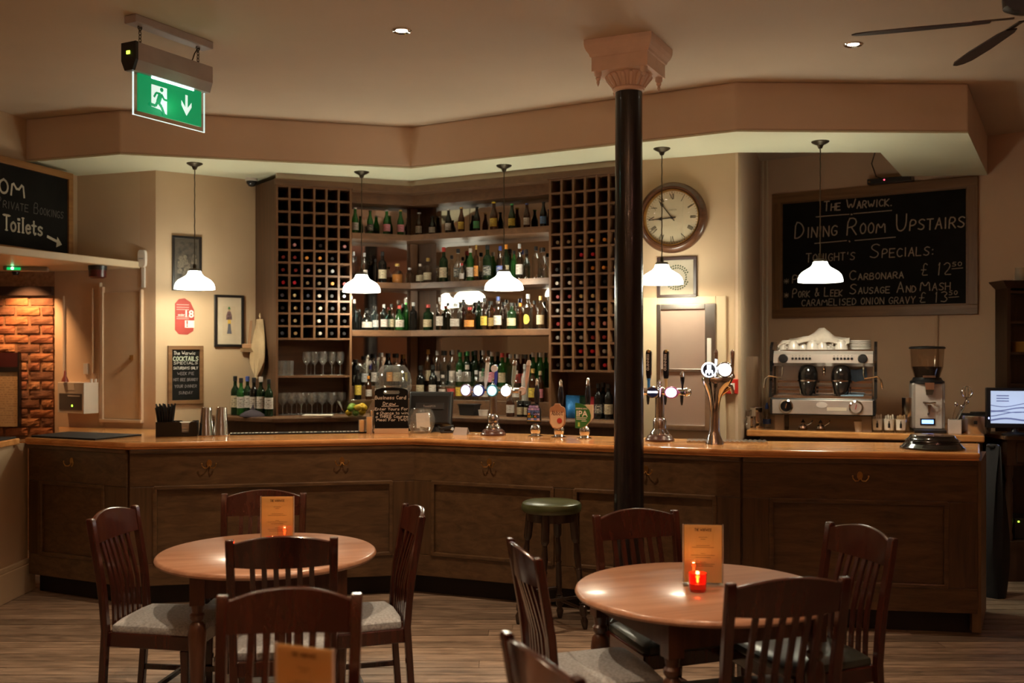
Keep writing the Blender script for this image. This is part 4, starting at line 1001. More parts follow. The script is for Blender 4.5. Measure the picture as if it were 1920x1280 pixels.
# fish bowl with cards
p, rz = onbar(1, 790, 0.42); k = scale_at(2,790,0.42)
fb = thing('glass_fishbowl', 'clear round glass bowl holding business cards', 'bowl', p, 0)
r = 26.5*k
MB().lathe([(0.0001,0.003),(r*0.55,0.003),(r*0.62,0.0),(r*0.85,r*0.35),(r,r*0.85),(r*0.93,r*1.3),(r*0.74,r*1.62),(r*0.70,r*1.70),(r*0.72,r*1.72)], 36, caps=0).build('bowl', G_THICK, fb)
for kk in range(5):
    o = MB().box(-0.042,0.042,-0.0006,0.0006,-0.027,0.027).build('business_card', mat('white_card', (0.75,0.70,0.64), 0.7)); o.location = (p[0]+0.006*(kk-2), p[1]+0.01*(kk-2), p[2]+0.012+0.006*kk); o.rotation_euler = (R(80+6*kk), R(4*kk), R(25*kk))
    tag(o, 'white business card lying in the glass bowl', 'card', 'business cards in the glass bowl')
o = MB().box(-0.05,0.05,-0.0006,0.0006,-0.055,0.055).build('folded_notice', mat('white_card', (0.75,0.70,0.64), 0.7)); o.location = (p[0]+0.012,p[1]+0.01,p[2]+0.095); o.rotation_euler = (R(-6),R(-4),0)
tag(o, 'white paper notice standing inside the glass bowl', 'paper')
# little things between bowl and beer font
p, rz = onbar(2, 838, 0.50); 
sp_ = thing('stapler', 'small black stapler next to the perspex card on the bar', 'stapler', p, R(20))
box(-0.05,0.045,-0.014,0.014,0,0.012).build('base', BLACK, sp_, bevel=0.003)
MB().loft([[(-0.055,-0.012,0.022),(-0.055,0.012,0.022),(-0.055,0.012,0.040),(-0.055,-0.012,0.040)],[(0.05,-0.012,0.030),(0.05,0.012,0.030),(0.05,0.012,0.058),(0.05,-0.012,0.058)]]).build('arm', BLACK, sp_, bevel=0.003)
MB().cyl((0.04,-0.013,0.03),(0.04,0.013,0.03),0.012).build('hinge', CHROME, sp_)
p, rz = onbar(2, 865, 0.40)
tc_ = thing('tent_card', 'small grey perspex tent card on the bar', 'card', p, rz)
MB().loft([[(-0.055,-0.03,0),(0.055,-0.03,0),(0.055,-0.027,0),(-0.055,-0.027,0)],[(-0.05,-0.002,0.052),(0.05,-0.002,0.052),(0.05,0.001,0.052),(-0.05,0.001,0.052)]]).build('front_face', mat('pale_grey_card', (0.5,0.45,0.43), 0.3), tc_, smooth=False)
MB().loft([[(-0.055,0.03,0),(0.055,0.03,0),(0.055,0.027,0),(-0.055,0.027,0)],[(-0.05,0.005,0.052),(0.05,0.005,0.052),(0.05,0.002,0.052),(-0.05,0.002,0.052)]]).build('rear_face', mat('pale_grey_card', (0.5,0.45,0.43), 0.3), tc_, smooth=False)
p, rz = onbar(2, 886, 0.40)
ky = thing('bottle_opener', 'small chrome bottle opener left of the beer font', 'opener', p, R(15))
MB().tube([(0.018*math.cos(2*PI*q/14)-0.02,0.014*math.sin(2*PI*q/14),0.006) for q in range(14)], 0.004, 6, True).build('ring', CHROME, ky)
box(0.0,0.05,-0.008,0.008,0.002,0.010).build('handle', CHROME, ky, bevel=0.003)

# beer fonts --------------------------------------------------------
def badge(parent, x, y, z, r, rim, face, name='badge', oval=1.0, emit=3.0, mark=None, mcol=None):
    b = MB(); M = Matrix.Translation((x,y,z)) @ Matrix.Rotation(R(90),4,'X') @ Matrix.Scale(oval,4,(1,0,0))
    b.lathe([(r*0.72,0.0),(r,0.0),(r,0.012),(r*0.93,0.018),(r*0.80,0.018),(r*0.80,0.010)], 28, M=M)
    o = b.build(name, rim, parent)
    MB().lathe([(0.0001,0.0145),(r*0.80,0.0145),(r*0.80,0.008)], 28, M=M).build('lit_face', face, o)
    MB().cyl((x,y,z),(x,y+0.04,z),0.010).build('badge_stem', CHROME, o)
    return o
def handle(parent, x, y, z0, z1, m, w=0.012, cap=None, lean=0.0, name='tap_handle'):
    r_ = [(w*0.55,z0),(w*0.5,z0+0.02),(w,z0+0.05),(w*1.15,z0+(z1-z0)*0.6),(w*1.0,z1-0.012),(w*0.7,z1-0.003),(0.0001,z1)]
    M = Matrix.Translation((x,y,0)) @ Matrix.Shear('XY',4,(lean,0.0)) if lean else Matrix.Translation((x,y,0))
    o = MB().lathe(r_, 16, M=M, sy=0.75).build(name, m, parent)
    if cap: MB().lathe([(w*1.2,z1-0.035),(w*1.25,z1-0.015),(w*0.8,z1+0.002),(0.0001,z1+0.004)], 14, M=M).build('handle_tip', cap, o)
    return o
LEDW = emis('badge_white_light', (0.95,0.97,1.0), 3.2)
LEDP = emis('badge_violet_light', (0.70,0.66,1.0), 1.6)
LEDT = emis('badge_teal_light', (0.05,0.55,0.62), 0.9)
# font 1: tee with four taps
p, rz = onbar(2, 925, 0.44); k = scale_at(2,925,0.44)
f1 = thing('beer_font', 'chrome tee shaped beer font with four lit round badges', 'beer font', p, rz)
DKWOOD = wood('font_base_wood', (0.06,0.022,0.014), (0.11,0.042,0.026), 0.3, 'x', 1.0, 0.4)
MB().lathe([(0.0001,0),(0.093,0.0),(0.093,0.012),(0.083,0.020),(0.080,0.032),(0.062,0.045),(0.0001,0.045)], 36).build('wood_base', DKWOOD, f1)
za = (808-724)*k
MB().lathe([(0.058,0.045),(0.056,0.06),(0.044,0.075),(0.040,0.088),(0.042,0.10),(0.042,0.135),(0.034,0.148),(0.027,0.155),(0.027,za)], 28).build('column', CHROME, f1)
MB().cyl((-49*k,0,za),(60*k,0,za),0.018,n=20).build('cross_arm', CHROME, f1)
MB().lathe([(0.030,za-0.02),(0.030,za+0.02),(0.014,za+0.03),(0.016,za+0.04),(0.010,za+0.05),(0.015,za+0.065),(0.013,za+0.08),(0.0001,za+0.09)], 18).build('finial', CHROME, f1)
for e in (-49*k, 60*k): MB().ball((e,0,za),0.021,14).build('end_cap', CHROME, f1)
VI = mat('navy_badge', (0.03,0.04,0.22), 0.3); TEA = mat('teal_badge', (0.01,0.16,0.20), 0.3)
badge(f1, -50*k, -0.045, za, 0.045, mat('lilac_rim', (0.45,0.40,0.55), 0.2, 0.5), LEDP)
b2 = badge(f1, -24*k, -0.045, za, 0.045, VI, LEDW)
b3 = badge(f1, 4*k, -0.045, za, 0.045, TEA, LEDT)
MB().plate([(4*k-0.022,za-0.010),(4*k+0.022,za-0.010),(4*k+0.024,za+0.012),(4*k+0.010,za+0.022),(4*k-0.012,za+0.024),(4*k-0.026,za+0.008)], -0.063, -0.0605).build('emblem', LEDW, b3, smooth=False)
badge(f1, 32*k, -0.045, za, 0.047, CHROME, LEDW)
badge(f1, 61*k, -0.02, za, 0.030, mat('pinkish_badge', (0.55,0.40,0.36), 0.3), mat('pale_face', (0.7,0.6,0.55), 0.4))
h_ = handle(f1, -24*k, -0.01, za+0.016, (808-662)*k, mat('white_green_handle', (0.70,0.70,0.64), 0.3), 0.014, CHROME, 0.10)
put_text('VITCH', 0.020, mat('green_print', (0.03,0.28,0.12), 0.5), h_, (-24*k+0.020,-0.024,za+0.13), 0.001, 'vertical_lettering', (90,-84,0))
hb_ = handle(f1, 2*k, -0.01, za+0.016, (808-676)*k, mat('blue_handle', (0.05,0.06,0.34), 0.25), 0.011, None, 0.04)
MB().lathe([(0.0001,-0.012),(0.024,-0.010),(0.028,0.0),(0.024,0.010),(0.0001,0.012)], 20, M=Matrix.Translation((2*k+0.006,-0.012,(808-683)*k)) @ Matrix.Rotation(R(80),4,'X')).build('round_top', mat('white_enamel', (0.75,0.70,0.68), 0.2), hb_)
handle(f1, 31*k, -0.01, za+0.016, (808-668)*k, mat('silver_green_handle', (0.45,0.52,0.44), 0.2, 0.4), 0.014, CHROME, 0.10)
handle(f1, 56*k, -0.01, za+0.016, (808-668)*k, mat('pinkish_handle', (0.62,0.42,0.34), 0.25), 0.013, mat('cream_tip', (0.75,0.6,0.5), 0.3), 0.12)
for e in (-24, 4, 32, 58):
    MB().lathe([(0.008,za-0.06),(0.010,za-0.02),(0.012,za)], 12, (e*k,-0.03,0)).build('spout', CHROME, f1)
light('font_badge_glow', 'POINT', 0.10, (0.85,0.88,1.0), (0,-0.12,za), f1, 0.04)
# font 2: tee with stout taps
p, rz = onbar(2, 1237, 0.42); k = scale_at(2,1237,0.42)
f2 = thing('beer_font', 'chrome tee shaped beer font with tall black tap handles', 'beer font', p, rz)
MB().lathe([(0.0001,0),(0.098,0.0),(0.098,0.012),(0.088,0.020),(0.084,0.034),(0.068,0.046),(0.0001,0.046)], 36).build('wood_base', DKWOOD, f2)
za = (822-730)*k
MB().lathe([(0.064,0.046),(0.062,0.06),(0.048,0.076),(0.046,0.09),(0.046,0.135),(0.040,0.15),(0.031,0.158),(0.031,za)], 28).build('column', CHROME, f2)
MB().cyl((-56*k,0,za),(52*k,0,za),0.026,n=22).build('cross_arm', CHROME, f2)
for e in (-56*k, 52*k): MB().ball((e,0,za),0.030,16).build('end_cap', CHROME, f2)
MB().lathe([(0.032,za-0.02),(0.034,za+0.028),(0.016,za+0.036),(0.018,za+0.046),(0.012,za+0.055),(0.016,za+0.07),(0.0001,za+0.085)], 18).build('finial', CHROME, f2)
NAVY = mat('navy_oval_badge', (0.02,0.03,0.09), 0.3)
b1_ = badge(f2, -9*k, -0.05, za, 0.040, CHROME, NAVY, oval=1.12)
put_text('GUINNESS', 0.017, LEDW, b1_, (-9*k,-0.0665,za), 0.0006)
badge(f2, 26*k, -0.05, za, 0.040, mat('magenta_rim', (0.55,0.10,0.35), 0.25), LEDW, oval=1.18)
for e, tm in ((-20, mat('blue_ferrule', (0.04,0.22,0.55), 0.3)), (13, mat('gold_ferrule', (0.55,0.38,0.14), 0.3))):
    hk_ = MB(); x = e*k; zt_ = (822-651)*k; zb_ = (822-705)*k
    hk_.loft([[(x-a,-0.015-b,z),(x+a,-0.015-b,z),(x+a*1.1,-0.015+b,z),(x-a*0.9,-0.015+b,z)] for z,a,b in ((zb_,0.013,0.010),(zb_+0.03,0.017,0.012),(zt_-0.02,0.019,0.012),(zt_-0.006,0.015,0.010),(zt_,0.008,0.006))])
    ho = hk_.build('tap_handle', mat('gloss_black_handle', (0.010,0.011,0.016), 0.15, coat=0.5), f2, bevel=0.003)
    MB().lathe([(0.010,za+0.02),(0.010,zb_-0.012),(0.014,zb_-0.008),(0.014,zb_)], 14, (x,-0.015,0)).build('ferrule', tm, ho)
    MB().ball((x+0.003,-0.015,zt_-0.012),0.015,12).build('gold_tip', mat('gold_tip', (0.5,0.30,0.10), 0.3, 0.6), ho)
    put_text('GUINNESS', 0.024, CHALKW, ho, (x-0.002,-0.0285,(zt_+zb_)/2+0.012), 0.0008, 'vertical_lettering', (90,-90,0))
handle(f2, 44*k, -0.015, za+0.022, (822-692)*k, mat('gloss_black_handle', (0.010,0.011,0.016), 0.15), 0.013, CHROME)
for e in (-20, 13, 44): MB().lathe([(0.005,za-0.085),(0.010,za-0.06),(0.012,za-0.02)], 12, (e*k,-0.035,0)).build('spout', BLACK, f2)
light('font_badge_glow', 'POINT', 0.06, (1.0,0.85,0.95), (0.05,-0.13,za), f2, 0.04)
# font 3: chrome swan neck
p, rz = onbar(2, 1340, 0.33); k = scale_at(2,1340,0.33)
f3 = thing('beer_font', 'curved chrome swan neck beer font with two bright round badges', 'beer font', p, R(-4))
def el(cx, cz, rx, ry, n=24, tilt=0.0): return [(cx+rx*math.cos(2*PI*q/n), ry*math.sin(2*PI*q/n), cz+tilt*rx*math.cos(2*PI*q/n)) for q in range(n)]
yb_ = 825
MB().loft([el(0,0,0.060,0.060), el(0,0.012,0.058,0.058), el(-0.004,0.05,0.045,0.042), el(-0.002,0.09,0.034,0.034), el(0.0,0.20,0.031,0.031), el(0.0,0.27,0.035,0.035), el(0.0,0.32,0.048,0.044), el(0.004,0.36,0.068,0.055), el(0.014,0.395,0.092,0.066), el(0.018,0.425,0.104,0.070), el(0.018,0.436,0.100,0.066)]).build('swan_body', CHROME, f3)
MB().tube([(0.02,-0.0,0.40),(0.07,-0.005,0.395),(0.105,-0.01,0.375),(0.118,-0.012,0.33)], [0.022,0.02,0.015,0.010], 12).build('spout_neck', CHROME, f3)
MB().tube([(0.03,0.02,0.30),(0.05,0.0,0.33),(0.085,-0.01,0.36),(0.11,-0.01,0.372)], [0.010,0.012,0.012,0.010], 10).build('copper_underside', mat('copper_tint', (0.55,0.30,0.12), 0.2, 1.0), f3)
for e, dz, fm in ((-12, 0, None), (17, 0, LEDW)):
    zc = (825-685)*k - 0.002
    if fm is None:
        bd = badge(f3, e*k, -0.035, zc, 0.050, mat('white_rim_lit', (0.8,0.8,0.8), 0.3, emit=(0.9,0.95,1.0), estr=1.2), mat('dark_navy_face', (0.010,0.014,0.03), 0.3))
        m = MB(); x = e*k
        m.plate([(x-0.013,zc-0.002),(x+0.013,zc-0.002),(x+0.013,zc+0.034),(x-0.013,zc+0.034)], -0.052, -0.0500)
        m.plate([(x-0.026,zc-0.020),(x+0.026,zc-0.020),(x+0.022,zc-0.003),(x-0.022,zc-0.003)], -0.052, -0.0500)
        for a in (-0.02,0.0,0.02): m.plate([(x+a-0.004,zc-0.031),(x+a+0.004,zc-0.031),(x+a+0.004,zc-0.024),(x+a-0.004,zc-0.024)], -0.052, -0.0500)
        m.build('emblem', LEDW, bd, smooth=False)
    else: badge(f3, e*k, -0.035, zc, 0.052, CHROME, fm)
    hd = MB(); x = e*k+0.05 if fm is None else e*k+0.055
    hd.loft([[(x-a,0.0-b,z),(x+a,0.0-b,z),(x+a,0.0+b,z),(x-a,0.0+b,z)] for z,a,b in ((0.43,0.010,0.010),(0.47,0.008,0.008),(0.55,0.012,0.010),((825-652)*k,0.013,0.010),((825-648)*k,0.006,0.006))])
    hd.build('tap_handle', CHROME, f3, bevel=0.003)
    MB().lathe([(0.016,0.43),(0.018,0.445),(0.010,0.46)], 14, (x,0,0)).build('tap_nut', CHROME, f3)
light('font_badge_glow', 'POINT', 0.08, (0.95,0.97,1.0), (0.01,-0.14,0.52), f3, 0.04)
p, rz = onbar(2, 1362, 0.52)
dt = thing('drip_tray', 'flat ridged steel drip tray behind the swan neck font', 'tray', p, SEG[2].rot + R(12))
box(-0.26,0.26,-0.09,0.09,0.0005,0.008).build('tray_base', STEEL, dt, smooth=False)
for q in range(17): box(-0.25+0.031*q,-0.25+0.031*q+0.014,-0.085,0.085,0.008,0.013).build('tray_slat', STEEL, dt, smooth=False)
# hand pulls
def hand_pull(px, d, label, hx, htop, clip):
    p, rz = onbar(2, px, d); k = scale_at(2,px,d)
    t = thing('hand_pump', label, 'hand pump', p, rz, 'hand pumps on the bar')
    MB().lathe([(0.0001,0),(0.055,0.0),(0.055,0.006),(0.035,0.012),(0.030,0.022),(0.036,0.040),(0.038,0.060),(0.030,0.078),(0.020,0.085),(0.018,0.11)], 26).build('pump_base', CHROME, t)
    zt = (816-htop)*k
    x = hx*k
    M = Matrix.Translation((x,0.02,0))
    MB().lathe([(0.010,0.10),(0.011,zt-0.22),(0.014,zt-0.20),(0.020,zt-0.13),(0.021,zt-0.10),(0.015,zt-0.055),(0.012,zt-0.045)], 20, M=M).build('handle', mat('gloss_black_handle', (0.010,0.011,0.016), 0.15), t)
    MB().lathe([(0.0125,zt-0.045),(0.014,zt-0.035),(0.010,zt-0.028),(0.0115,zt-0.012),(0.007,zt-0.004),(0.010,zt),(0.0001,zt+0.010)], 18, M=M).build('handle_tip', CHROME, t)
    clip(t, k); return t
def clip1(t, k):
    w = 0.052; z0, z1 = 0.095, 0.235
    o = [(-w,z0),(w,z0),(w,z1-0.05)] + [(w*math.cos(a), z1-0.05+0.05*math.sin(a)) for a in [R(15*i) for i in range(1,12)]] + [(-w,z1-0.05)]
    c = MB().plate(o, -0.034, -0.022).build('pump_clip', BLACK, t, smooth=False)
    cols = [mat('glass_violet', (0.38,0.28,0.62), 0.3), mat('glass_lilac', (0.55,0.45,0.68), 0.3), mat('glass_yellow', (0.75,0.48,0.04), 0.3), mat('glass_green', (0.10,0.45,0.20), 0.3), mat('glass_orange', (0.72,0.26,0.03), 0.3), mat('glass_blue', (0.12,0.2,0.5), 0.3)]
    rng = random.Random(5)
    for j in range(6):
        zc = z0 + 0.030 + j*0.018; half = w*0.86 if zc < z1-0.05 else max(0.012, math.sqrt(max(0,1-((zc-z1+0.05)/0.05)**2))*w*0.86)
        n = max(1, int(half*2/0.021))
        for i in range(n):
            a = -half + 2*half*i/n + 0.001; b = -half + 2*half*(i+1)/n - 0.001
            cm = rng.choice(cols[:2]) if j > 3 else cols[(i+j*2) % 6] if 0 < j < 3 else rng.choice(cols[:2] + [cols[5]])
            MB().plate([(a,zc-0.007),(b,zc-0.008),(b,zc+0.008),(a,zc+0.007)], -0.0365, -0.034).build('coloured_pane', cm, c, smooth=False)
    m = MB(); write(m, 'ERU', -0.024, 0.034, z0+0.064, 0.020, None, 0.2, -0.0372, 0); write(m, 'ENUS', -0.038, 0.038, z0+0.040, 0.020, None, 0.2, -0.0372, 0)
    m.build('clip_lettering', BLACK, c, smooth=False)
    box(-w*0.95,w*0.95,-0.0365,-0.034,z0+0.018,z0+0.021).build('yellow_line', cols[2], c, smooth=False)
def clip2(t, k):
    w = 0.058; z0, z1 = 0.07, 0.245
    o = [(-w*0.6,z0),(0,z0-0.010),(w*0.6,z0),(w,z0+0.035),(w,z1-0.045),(w*0.86,z1-0.03),(w*0.45,z1-0.02),(w*0.3,z1-0.004),(-w*0.3,z1-0.004),(-w*0.45,z1-0.02),(-w*0.86,z1-0.03),(-w,z1-0.045),(-w,z0+0.035)]
    c = MB().plate(o, -0.036, -0.022).build('pump_clip', mat('copper_brown_clip', (0.42,0.20,0.10), 0.4), t, smooth=False, bevel=0.003)
    o2 = [(x*0.86, z0+0.006+(z-z0)*0.80) for x, z in o if z < z1-0.03]
    MB().plate(o2, -0.0385, -0.036).build('cream_face', mat('cream_clip_face', (0.68,0.48,0.30), 0.5), c, smooth=False)
    m = MB(); write(m, 'Abbot', -0.040, 0.040, z0+0.090, 0.030, None, 0.13, -0.0392, 0.02); m.build('clip_lettering', mat('dark_red_ink', (0.10,0.03,0.02), 0.6), c, smooth=False)
    MB().lathe([(0.0001,0.0),(0.019,0.0),(0.017,0.006),(0.0001,0.008)], 20, M=Matrix.Translation((0.018,-0.0385,z0+0.052)) @ Matrix.Rotation(R(90),4,'X')).build('red_seal', mat('red_seal', (0.45,0.04,0.03), 0.4), c)
def clip3(t, k):
    w = 0.056; z0, z1 = 0.075, 0.25
    o = [(-w,z1),(-w*0.4,z1-0.003),(w*0.3,z1-0.02),(w*0.8,z1-0.05),(w,z1-0.085),(w*0.9,z1-0.12),(w*0.3,z0+0.015),(-w*0.3,z0),(-w,z0)]
    off = [(x+0.014, z-0.004) for x, z in o]; off[0] = (-w+0.06, z1-0.012)
    c = MB().plate([(-w,z0),(w*0.2,z0+0.004),(w*0.95,z0+0.05),(w+0.016,z1-0.10),(w+0.016,z1-0.012),(w*0.35,z1-0.012),(-w,z1-0.02)], -0.030, -0.020).build('pump_clip', mat('cream_clip_edge', (0.62,0.50,0.34), 0.5), t, smooth=False)
    MB().plate(o, -0.036, -0.030).build('green_face', mat('green_clip_face', (0.035,0.16,0.035), 0.4), c, smooth=False)
    put_text('IPA', 0.058, CHALKW, c, (-0.008,-0.0366,z0+0.098), 0.0012)
    put_text('GREENE KING', 0.0135, CHALKW, c, (-0.010,-0.0366,z0+0.135), 0.0003)
    for a, b, zz in ((-0.048,0.03,0.070),(-0.048,0.022,0.060),(-0.010,0.026,0.048)):
        box(a,b,-0.0368,-0.036,z0+zz,z0+zz+0.004).build('fine_print', CHALKW, c, smooth=False)
    box(-0.036,-0.022,-0.0368,-0.036,z0+0.012,z0+0.040).build('pale_mark', mat('lime_mark', (0.45,0.55,0.12), 0.5), c, smooth=False)
hand_pull(1004, 0.44, 'hand pump with a stained glass style black pump clip', 1, 709, clip1)
hand_pull(1048, 0.42, 'hand pump with a copper brown and cream pump clip', 2, 709, clip2)
hand_pull(1096, 0.40, 'hand pump with a green pump clip, nearest the column', 5, 704, clip3)
# dark domed base at the right end of the bar
p, rz = onbar(3, 1748, 0.27)
dm = thing('domed_tray', 'stepped glossy black round tray at the right end of the bar', 'tray', p, rz)
GB = mat('glossy_black_lacquer', (0.012,0.011,0.012), 0.15, coat=0.5)
MB().lathe([(0.0001,0),(0.192,0.0),(0.192,0.010),(0.180,0.016),(0.165,0.034),(0.160,0.036)], 48).build('rim', GB, dm)
MB().lathe([(0.160,0.036),(0.157,0.048),(0.150,0.050),(0.148,0.062),(0.138,0.068),(0.130,0.084),(0.060,0.088),(0.0001,0.088)], 48).build('dome', GB, dm)
MB().lathe([(0.158,0.049),(0.161,0.052),(0.158,0.055),(0.152,0.052)], 48).build('ring', GB, dm)

# ================================================================== BOTTLES
PROF = {   # unit height 1, radius given separately
 'beer':  [(0.0001,0.0),(0.94,0.0),(1.0,0.02),(1.0,0.50),(0.92,0.58),(0.62,0.70),(0.44,0.80),(0.40,0.93),(0.46,0.935),(0.46,0.985)],
 'long':  [(0.0001,0.0),(0.94,0.0),(1.0,0.02),(1.0,0.58),(0.95,0.65),(0.55,0.74),(0.38,0.80),(0.36,0.93),(0.40,0.94),(0.40,0.985)],
 'wine':  [(0.0001,0.0),(0.94,0.0),(1.0,0.02),(1.0,0.60),(0.90,0.66),(0.55,0.72),(0.40,0.76),(0.38,0.93),(0.42,0.94),(0.42,0.99)],
 'square':[(0.0001,0.0),(0.96,0.0),(1.0,0.02),(1.0,0.62),(0.92,0.68),(0.45,0.73),(0.34,0.78),(0.34,0.93),(0.38,0.94),(0.38,0.985)],
 'squat': [(0.0001,0.0),(0.90,0.0),(1.0,0.03),(1.0,0.45),(0.86,0.58),(0.45,0.68),(0.32,0.75),(0.32,0.92),(0.40,0.93),(0.40,0.985)],
 'flask': [(0.0001,0.0),(0.60,0.0),(0.70,0.03),(0.95,0.22),(1.0,0.36),(0.88,0.52),(0.50,0.64),(0.30,0.72),(0.30,0.92),(0.38,0.93),(0.38,0.985)],
}
GLS = {'g':G_GREEN,'d':G_DGREEN,'b':G_BROWN,'k':G_DARK,'c':G_CLEAR,'u':G_BLUE,'f':glass('frosted_glass', (0.80,0.78,0.74), 0.3, body=0.25)}
GNAME = {'g':'green','d':'dark green','b':'brown','k':'black','c':'clear','u':'pale blue','f':'frosted'}
COLS = {'w':('white',(0.50,0.44,0.39)),'c':('cream',(0.44,0.35,0.22)),'y':('yellow',(0.55,0.38,0.04)),'o':('orange',(0.72,0.27,0.04)),'r':('red',(0.42,0.04,0.03)),'n':('navy',(0.05,0.08,0.28)),'k':('black',(0.02,0.02,0.02)),'g':('green',(0.05,0.25,0.08)),'p':('pink',(0.62,0.22,0.28)),'s':('silver',(0.45,0.45,0.45)),'u':('blue',(0.10,0.22,0.45)),'a':('gold',(0.45,0.28,0.08)),'-':(None,None)}
BME = {}
def bottle_mesh(kind, g, n=14):
    key = (kind, g)
    if key not in BME: BME[key] = MB().lathe(PROF[kind], 4 if False else n).mesh('bottle_%s_%s' % (kind, GNAME[g].replace(' ','_')), GLS[g])
    return BME[key]
def label_mesh(c, oval):
    key = ('L', c, oval)
    if key not in BME:
        lm = printed('label_%s' % COLS[c][0], COLS[c][1], (0.10,0.07,0.05) if c not in 'kn' else (0.6,0.55,0.45), 9, 7, 0.12, 0.9, 0.5)
        m = MB()
        if oval:
            m.add([(0,0,0.5)] + [(0.62*math.sin(2*PI*i/20)*1.0, 0, 0.5+0.5*math.cos(2*PI*i/20)) for i in range(20)], [(0,i+1,(i+1)%20+1) for i in range(20)])
            m.v = [(math.sin(x*1.35), -math.cos(x*1.35), z) for x, y, z in m.v]
        else: m.lathe([(1.0,0.0),(1.0,1.0)], 14, a0=R(-165), a1=R(-15))
        BME[key] = m.mesh('label_%s%s' % (COLS[c][0], '_oval' if oval else ''), lm)
    return BME[key]
def cap_mesh(c):
    key = ('C', c)
    if key not in BME: BME[key] = MB().lathe([(1.0,0.0),(1.04,0.02),(1.04,0.92),(0.9,1.0),(0.0001,1.0)], 12).mesh('cap_%s' % COLS[c][0], mat('cap_%s' % COLS[c][0], COLS[c][1], 0.35, 0.2))
    return BME[key]
def liquid_mesh(kind, liq):
    key = ('Q', kind, liq)
    if key not in BME:
        pr = [(r*0.93, max(z,0.012)) for r, z in PROF[kind] if z < 0.52]; pr.append((0.0001, pr[-1][1]))
        BME[key] = MB().lathe(pr, 12).mesh('liquid_%s' % liq, LIQ[liq])
    return BME[key]
def bottle(x, y, z, h, r, kind, g, lab, cap, label, group, liq=None, l0=0.14, l1=0.42, oval=False, rz=0.0, cat='bottle', name='bottle'):
    o = bpy.data.objects.new(name, bottle_mesh(kind, g)); COL.objects.link(o)
    o.location = (x,y,z+0.0005); o.scale = (r,r,h); o.rotation_euler = (0,0,rz)
    tag(o, label, cat, group)
    if lab != '-':
        q = bpy.data.objects.new('label', label_mesh(lab, oval)); COL.objects.link(q); q.parent = o; q.location = (0,0,l0); q.scale = (1.015,1.015,l1-l0)
    if cap != '-':
        top = PROF[kind][-1]; q = bpy.data.objects.new('cap', cap_mesh(cap)); COL.objects.link(q); q.parent = o; s = top[0]*1.08
        q.location = (0,0,0.87 if kind != 'beer' else 0.945); q.scale = (s,s,0.13 if kind != 'beer' else 0.055)
    if liq:
        q = bpy.data.objects.new('liquid', liquid_mesh(kind, liq)); COL.objects.link(q); q.parent = o
    return o
ORD = ['first','second','third','fourth','fifth','sixth','seventh','eighth','ninth','tenth','eleventh','twelfth','thirteenth','fourteenth','fifteenth','sixteenth','seventeenth','eighteenth']
def shelf_row(W, z, depth, items, where, group):
    """items: (px, height in px, width in px, kind, glass, label, cap, liquid, extra depth)"""
    done = []
    for i, it in enumerate(items):
        px, hp, wp, kind, g, lb, cp = it[:7]; liq = it[7] if len(it) > 7 else None; d = depth + (it[8] if len(it) > 8 else 0)
        s = W.s_at(px, -d); p = W.p(s, -d, z); k = p[1]/FOC
        ln = COLS[lb][0]
        r_ = wp*k/2
        for (qx,qy,qr) in done:
            r_ = min(r_, max(0.012, math.hypot(qx-p[0],qy-p[1]) - qr - 0.002))
        done.append((p[0],p[1],r_))
        desc = '%s glass bottle%s, %s from left on %s' % (GNAME[g], ' with %s label' % ln if ln else '', ORD[i], where)
        bottle(p[0], p[1], p[2], hp*k, r_, kind, g, lb, cp, desc, group, liq, oval=(lb == 'y' and kind == 'square'), rz=W.rot)
# left (mirror) bay
shelf_row(CABL, SHZ['top'], 0.10, [(666,49,12.5,'beer','g','w','w'),(694,45,12,'beer','g','k','k'),(725,47,14,'beer','g','p','s'),(751,48,13,'beer','g','p','a')], 'top shelf, mirror bay', 'bottles on the left mirror shelves')
shelf_row(CABL, SHZ['middle'], 0.12, [(663,58,11,'long','c','-','s'),(683,56,12,'long','c','w','s'),(704,46,9,'long','k','-','k',None,0.06),(717,59,16,'wine','k','c','k'),(745,37,21,'squat','c','-','a','amber'),(768,30,15,'square','c','-','s')], 'middle shelf, mirror bay', 'bottles on the left mirror shelves')
shelf_row(CABL, SHZ['lower'], 0.12, [(664,58,14,'long','u','-','w'),(674,40,10,'long','k','-','k',None,0.08),(688,37,20,'squat','k','w','k'),(704,45,12,'long','c','s','k'),(720,49,14,'square','u','w','s'),(734,50,13,'long','c','c','k',None,0.05),(749,47,17,'squat','g','w','r'),(761,60,11,'long','g','-','w',None,0.05),(775,53,15,'square','k','-','s')], 'lower shelf, mirror bay', 'bottles on the left mirror shelves')  # first bottle is clear; the blue light on it is put into its glass colour
shelf_row(CABL, 1.40, 0.255, [(668,50,12,'long','k','k','k'),(684,56,13,'square','c','s','k'),(702,60,13,'long','c','w','k'),(716,62,12,'long','c','-','s','amber'),(730,61,12,'long','k','o','k'),(744,60,17,'square','c','c','k'),(758,58,12,'long','b','y','a')], 'back step, mirror bay', 'bottles on the left mirror shelves')
shelf_row(CABL, 1.285, 0.17, [(671,64,13,'wine','k','y','k'),(691,44,12,'long','b','w','o'),(709,50,14,'squat','c','w','k'),(757,48,13,'long','k','c','k')], 'front step, mirror bay', 'bottles on the left mirror shelves')
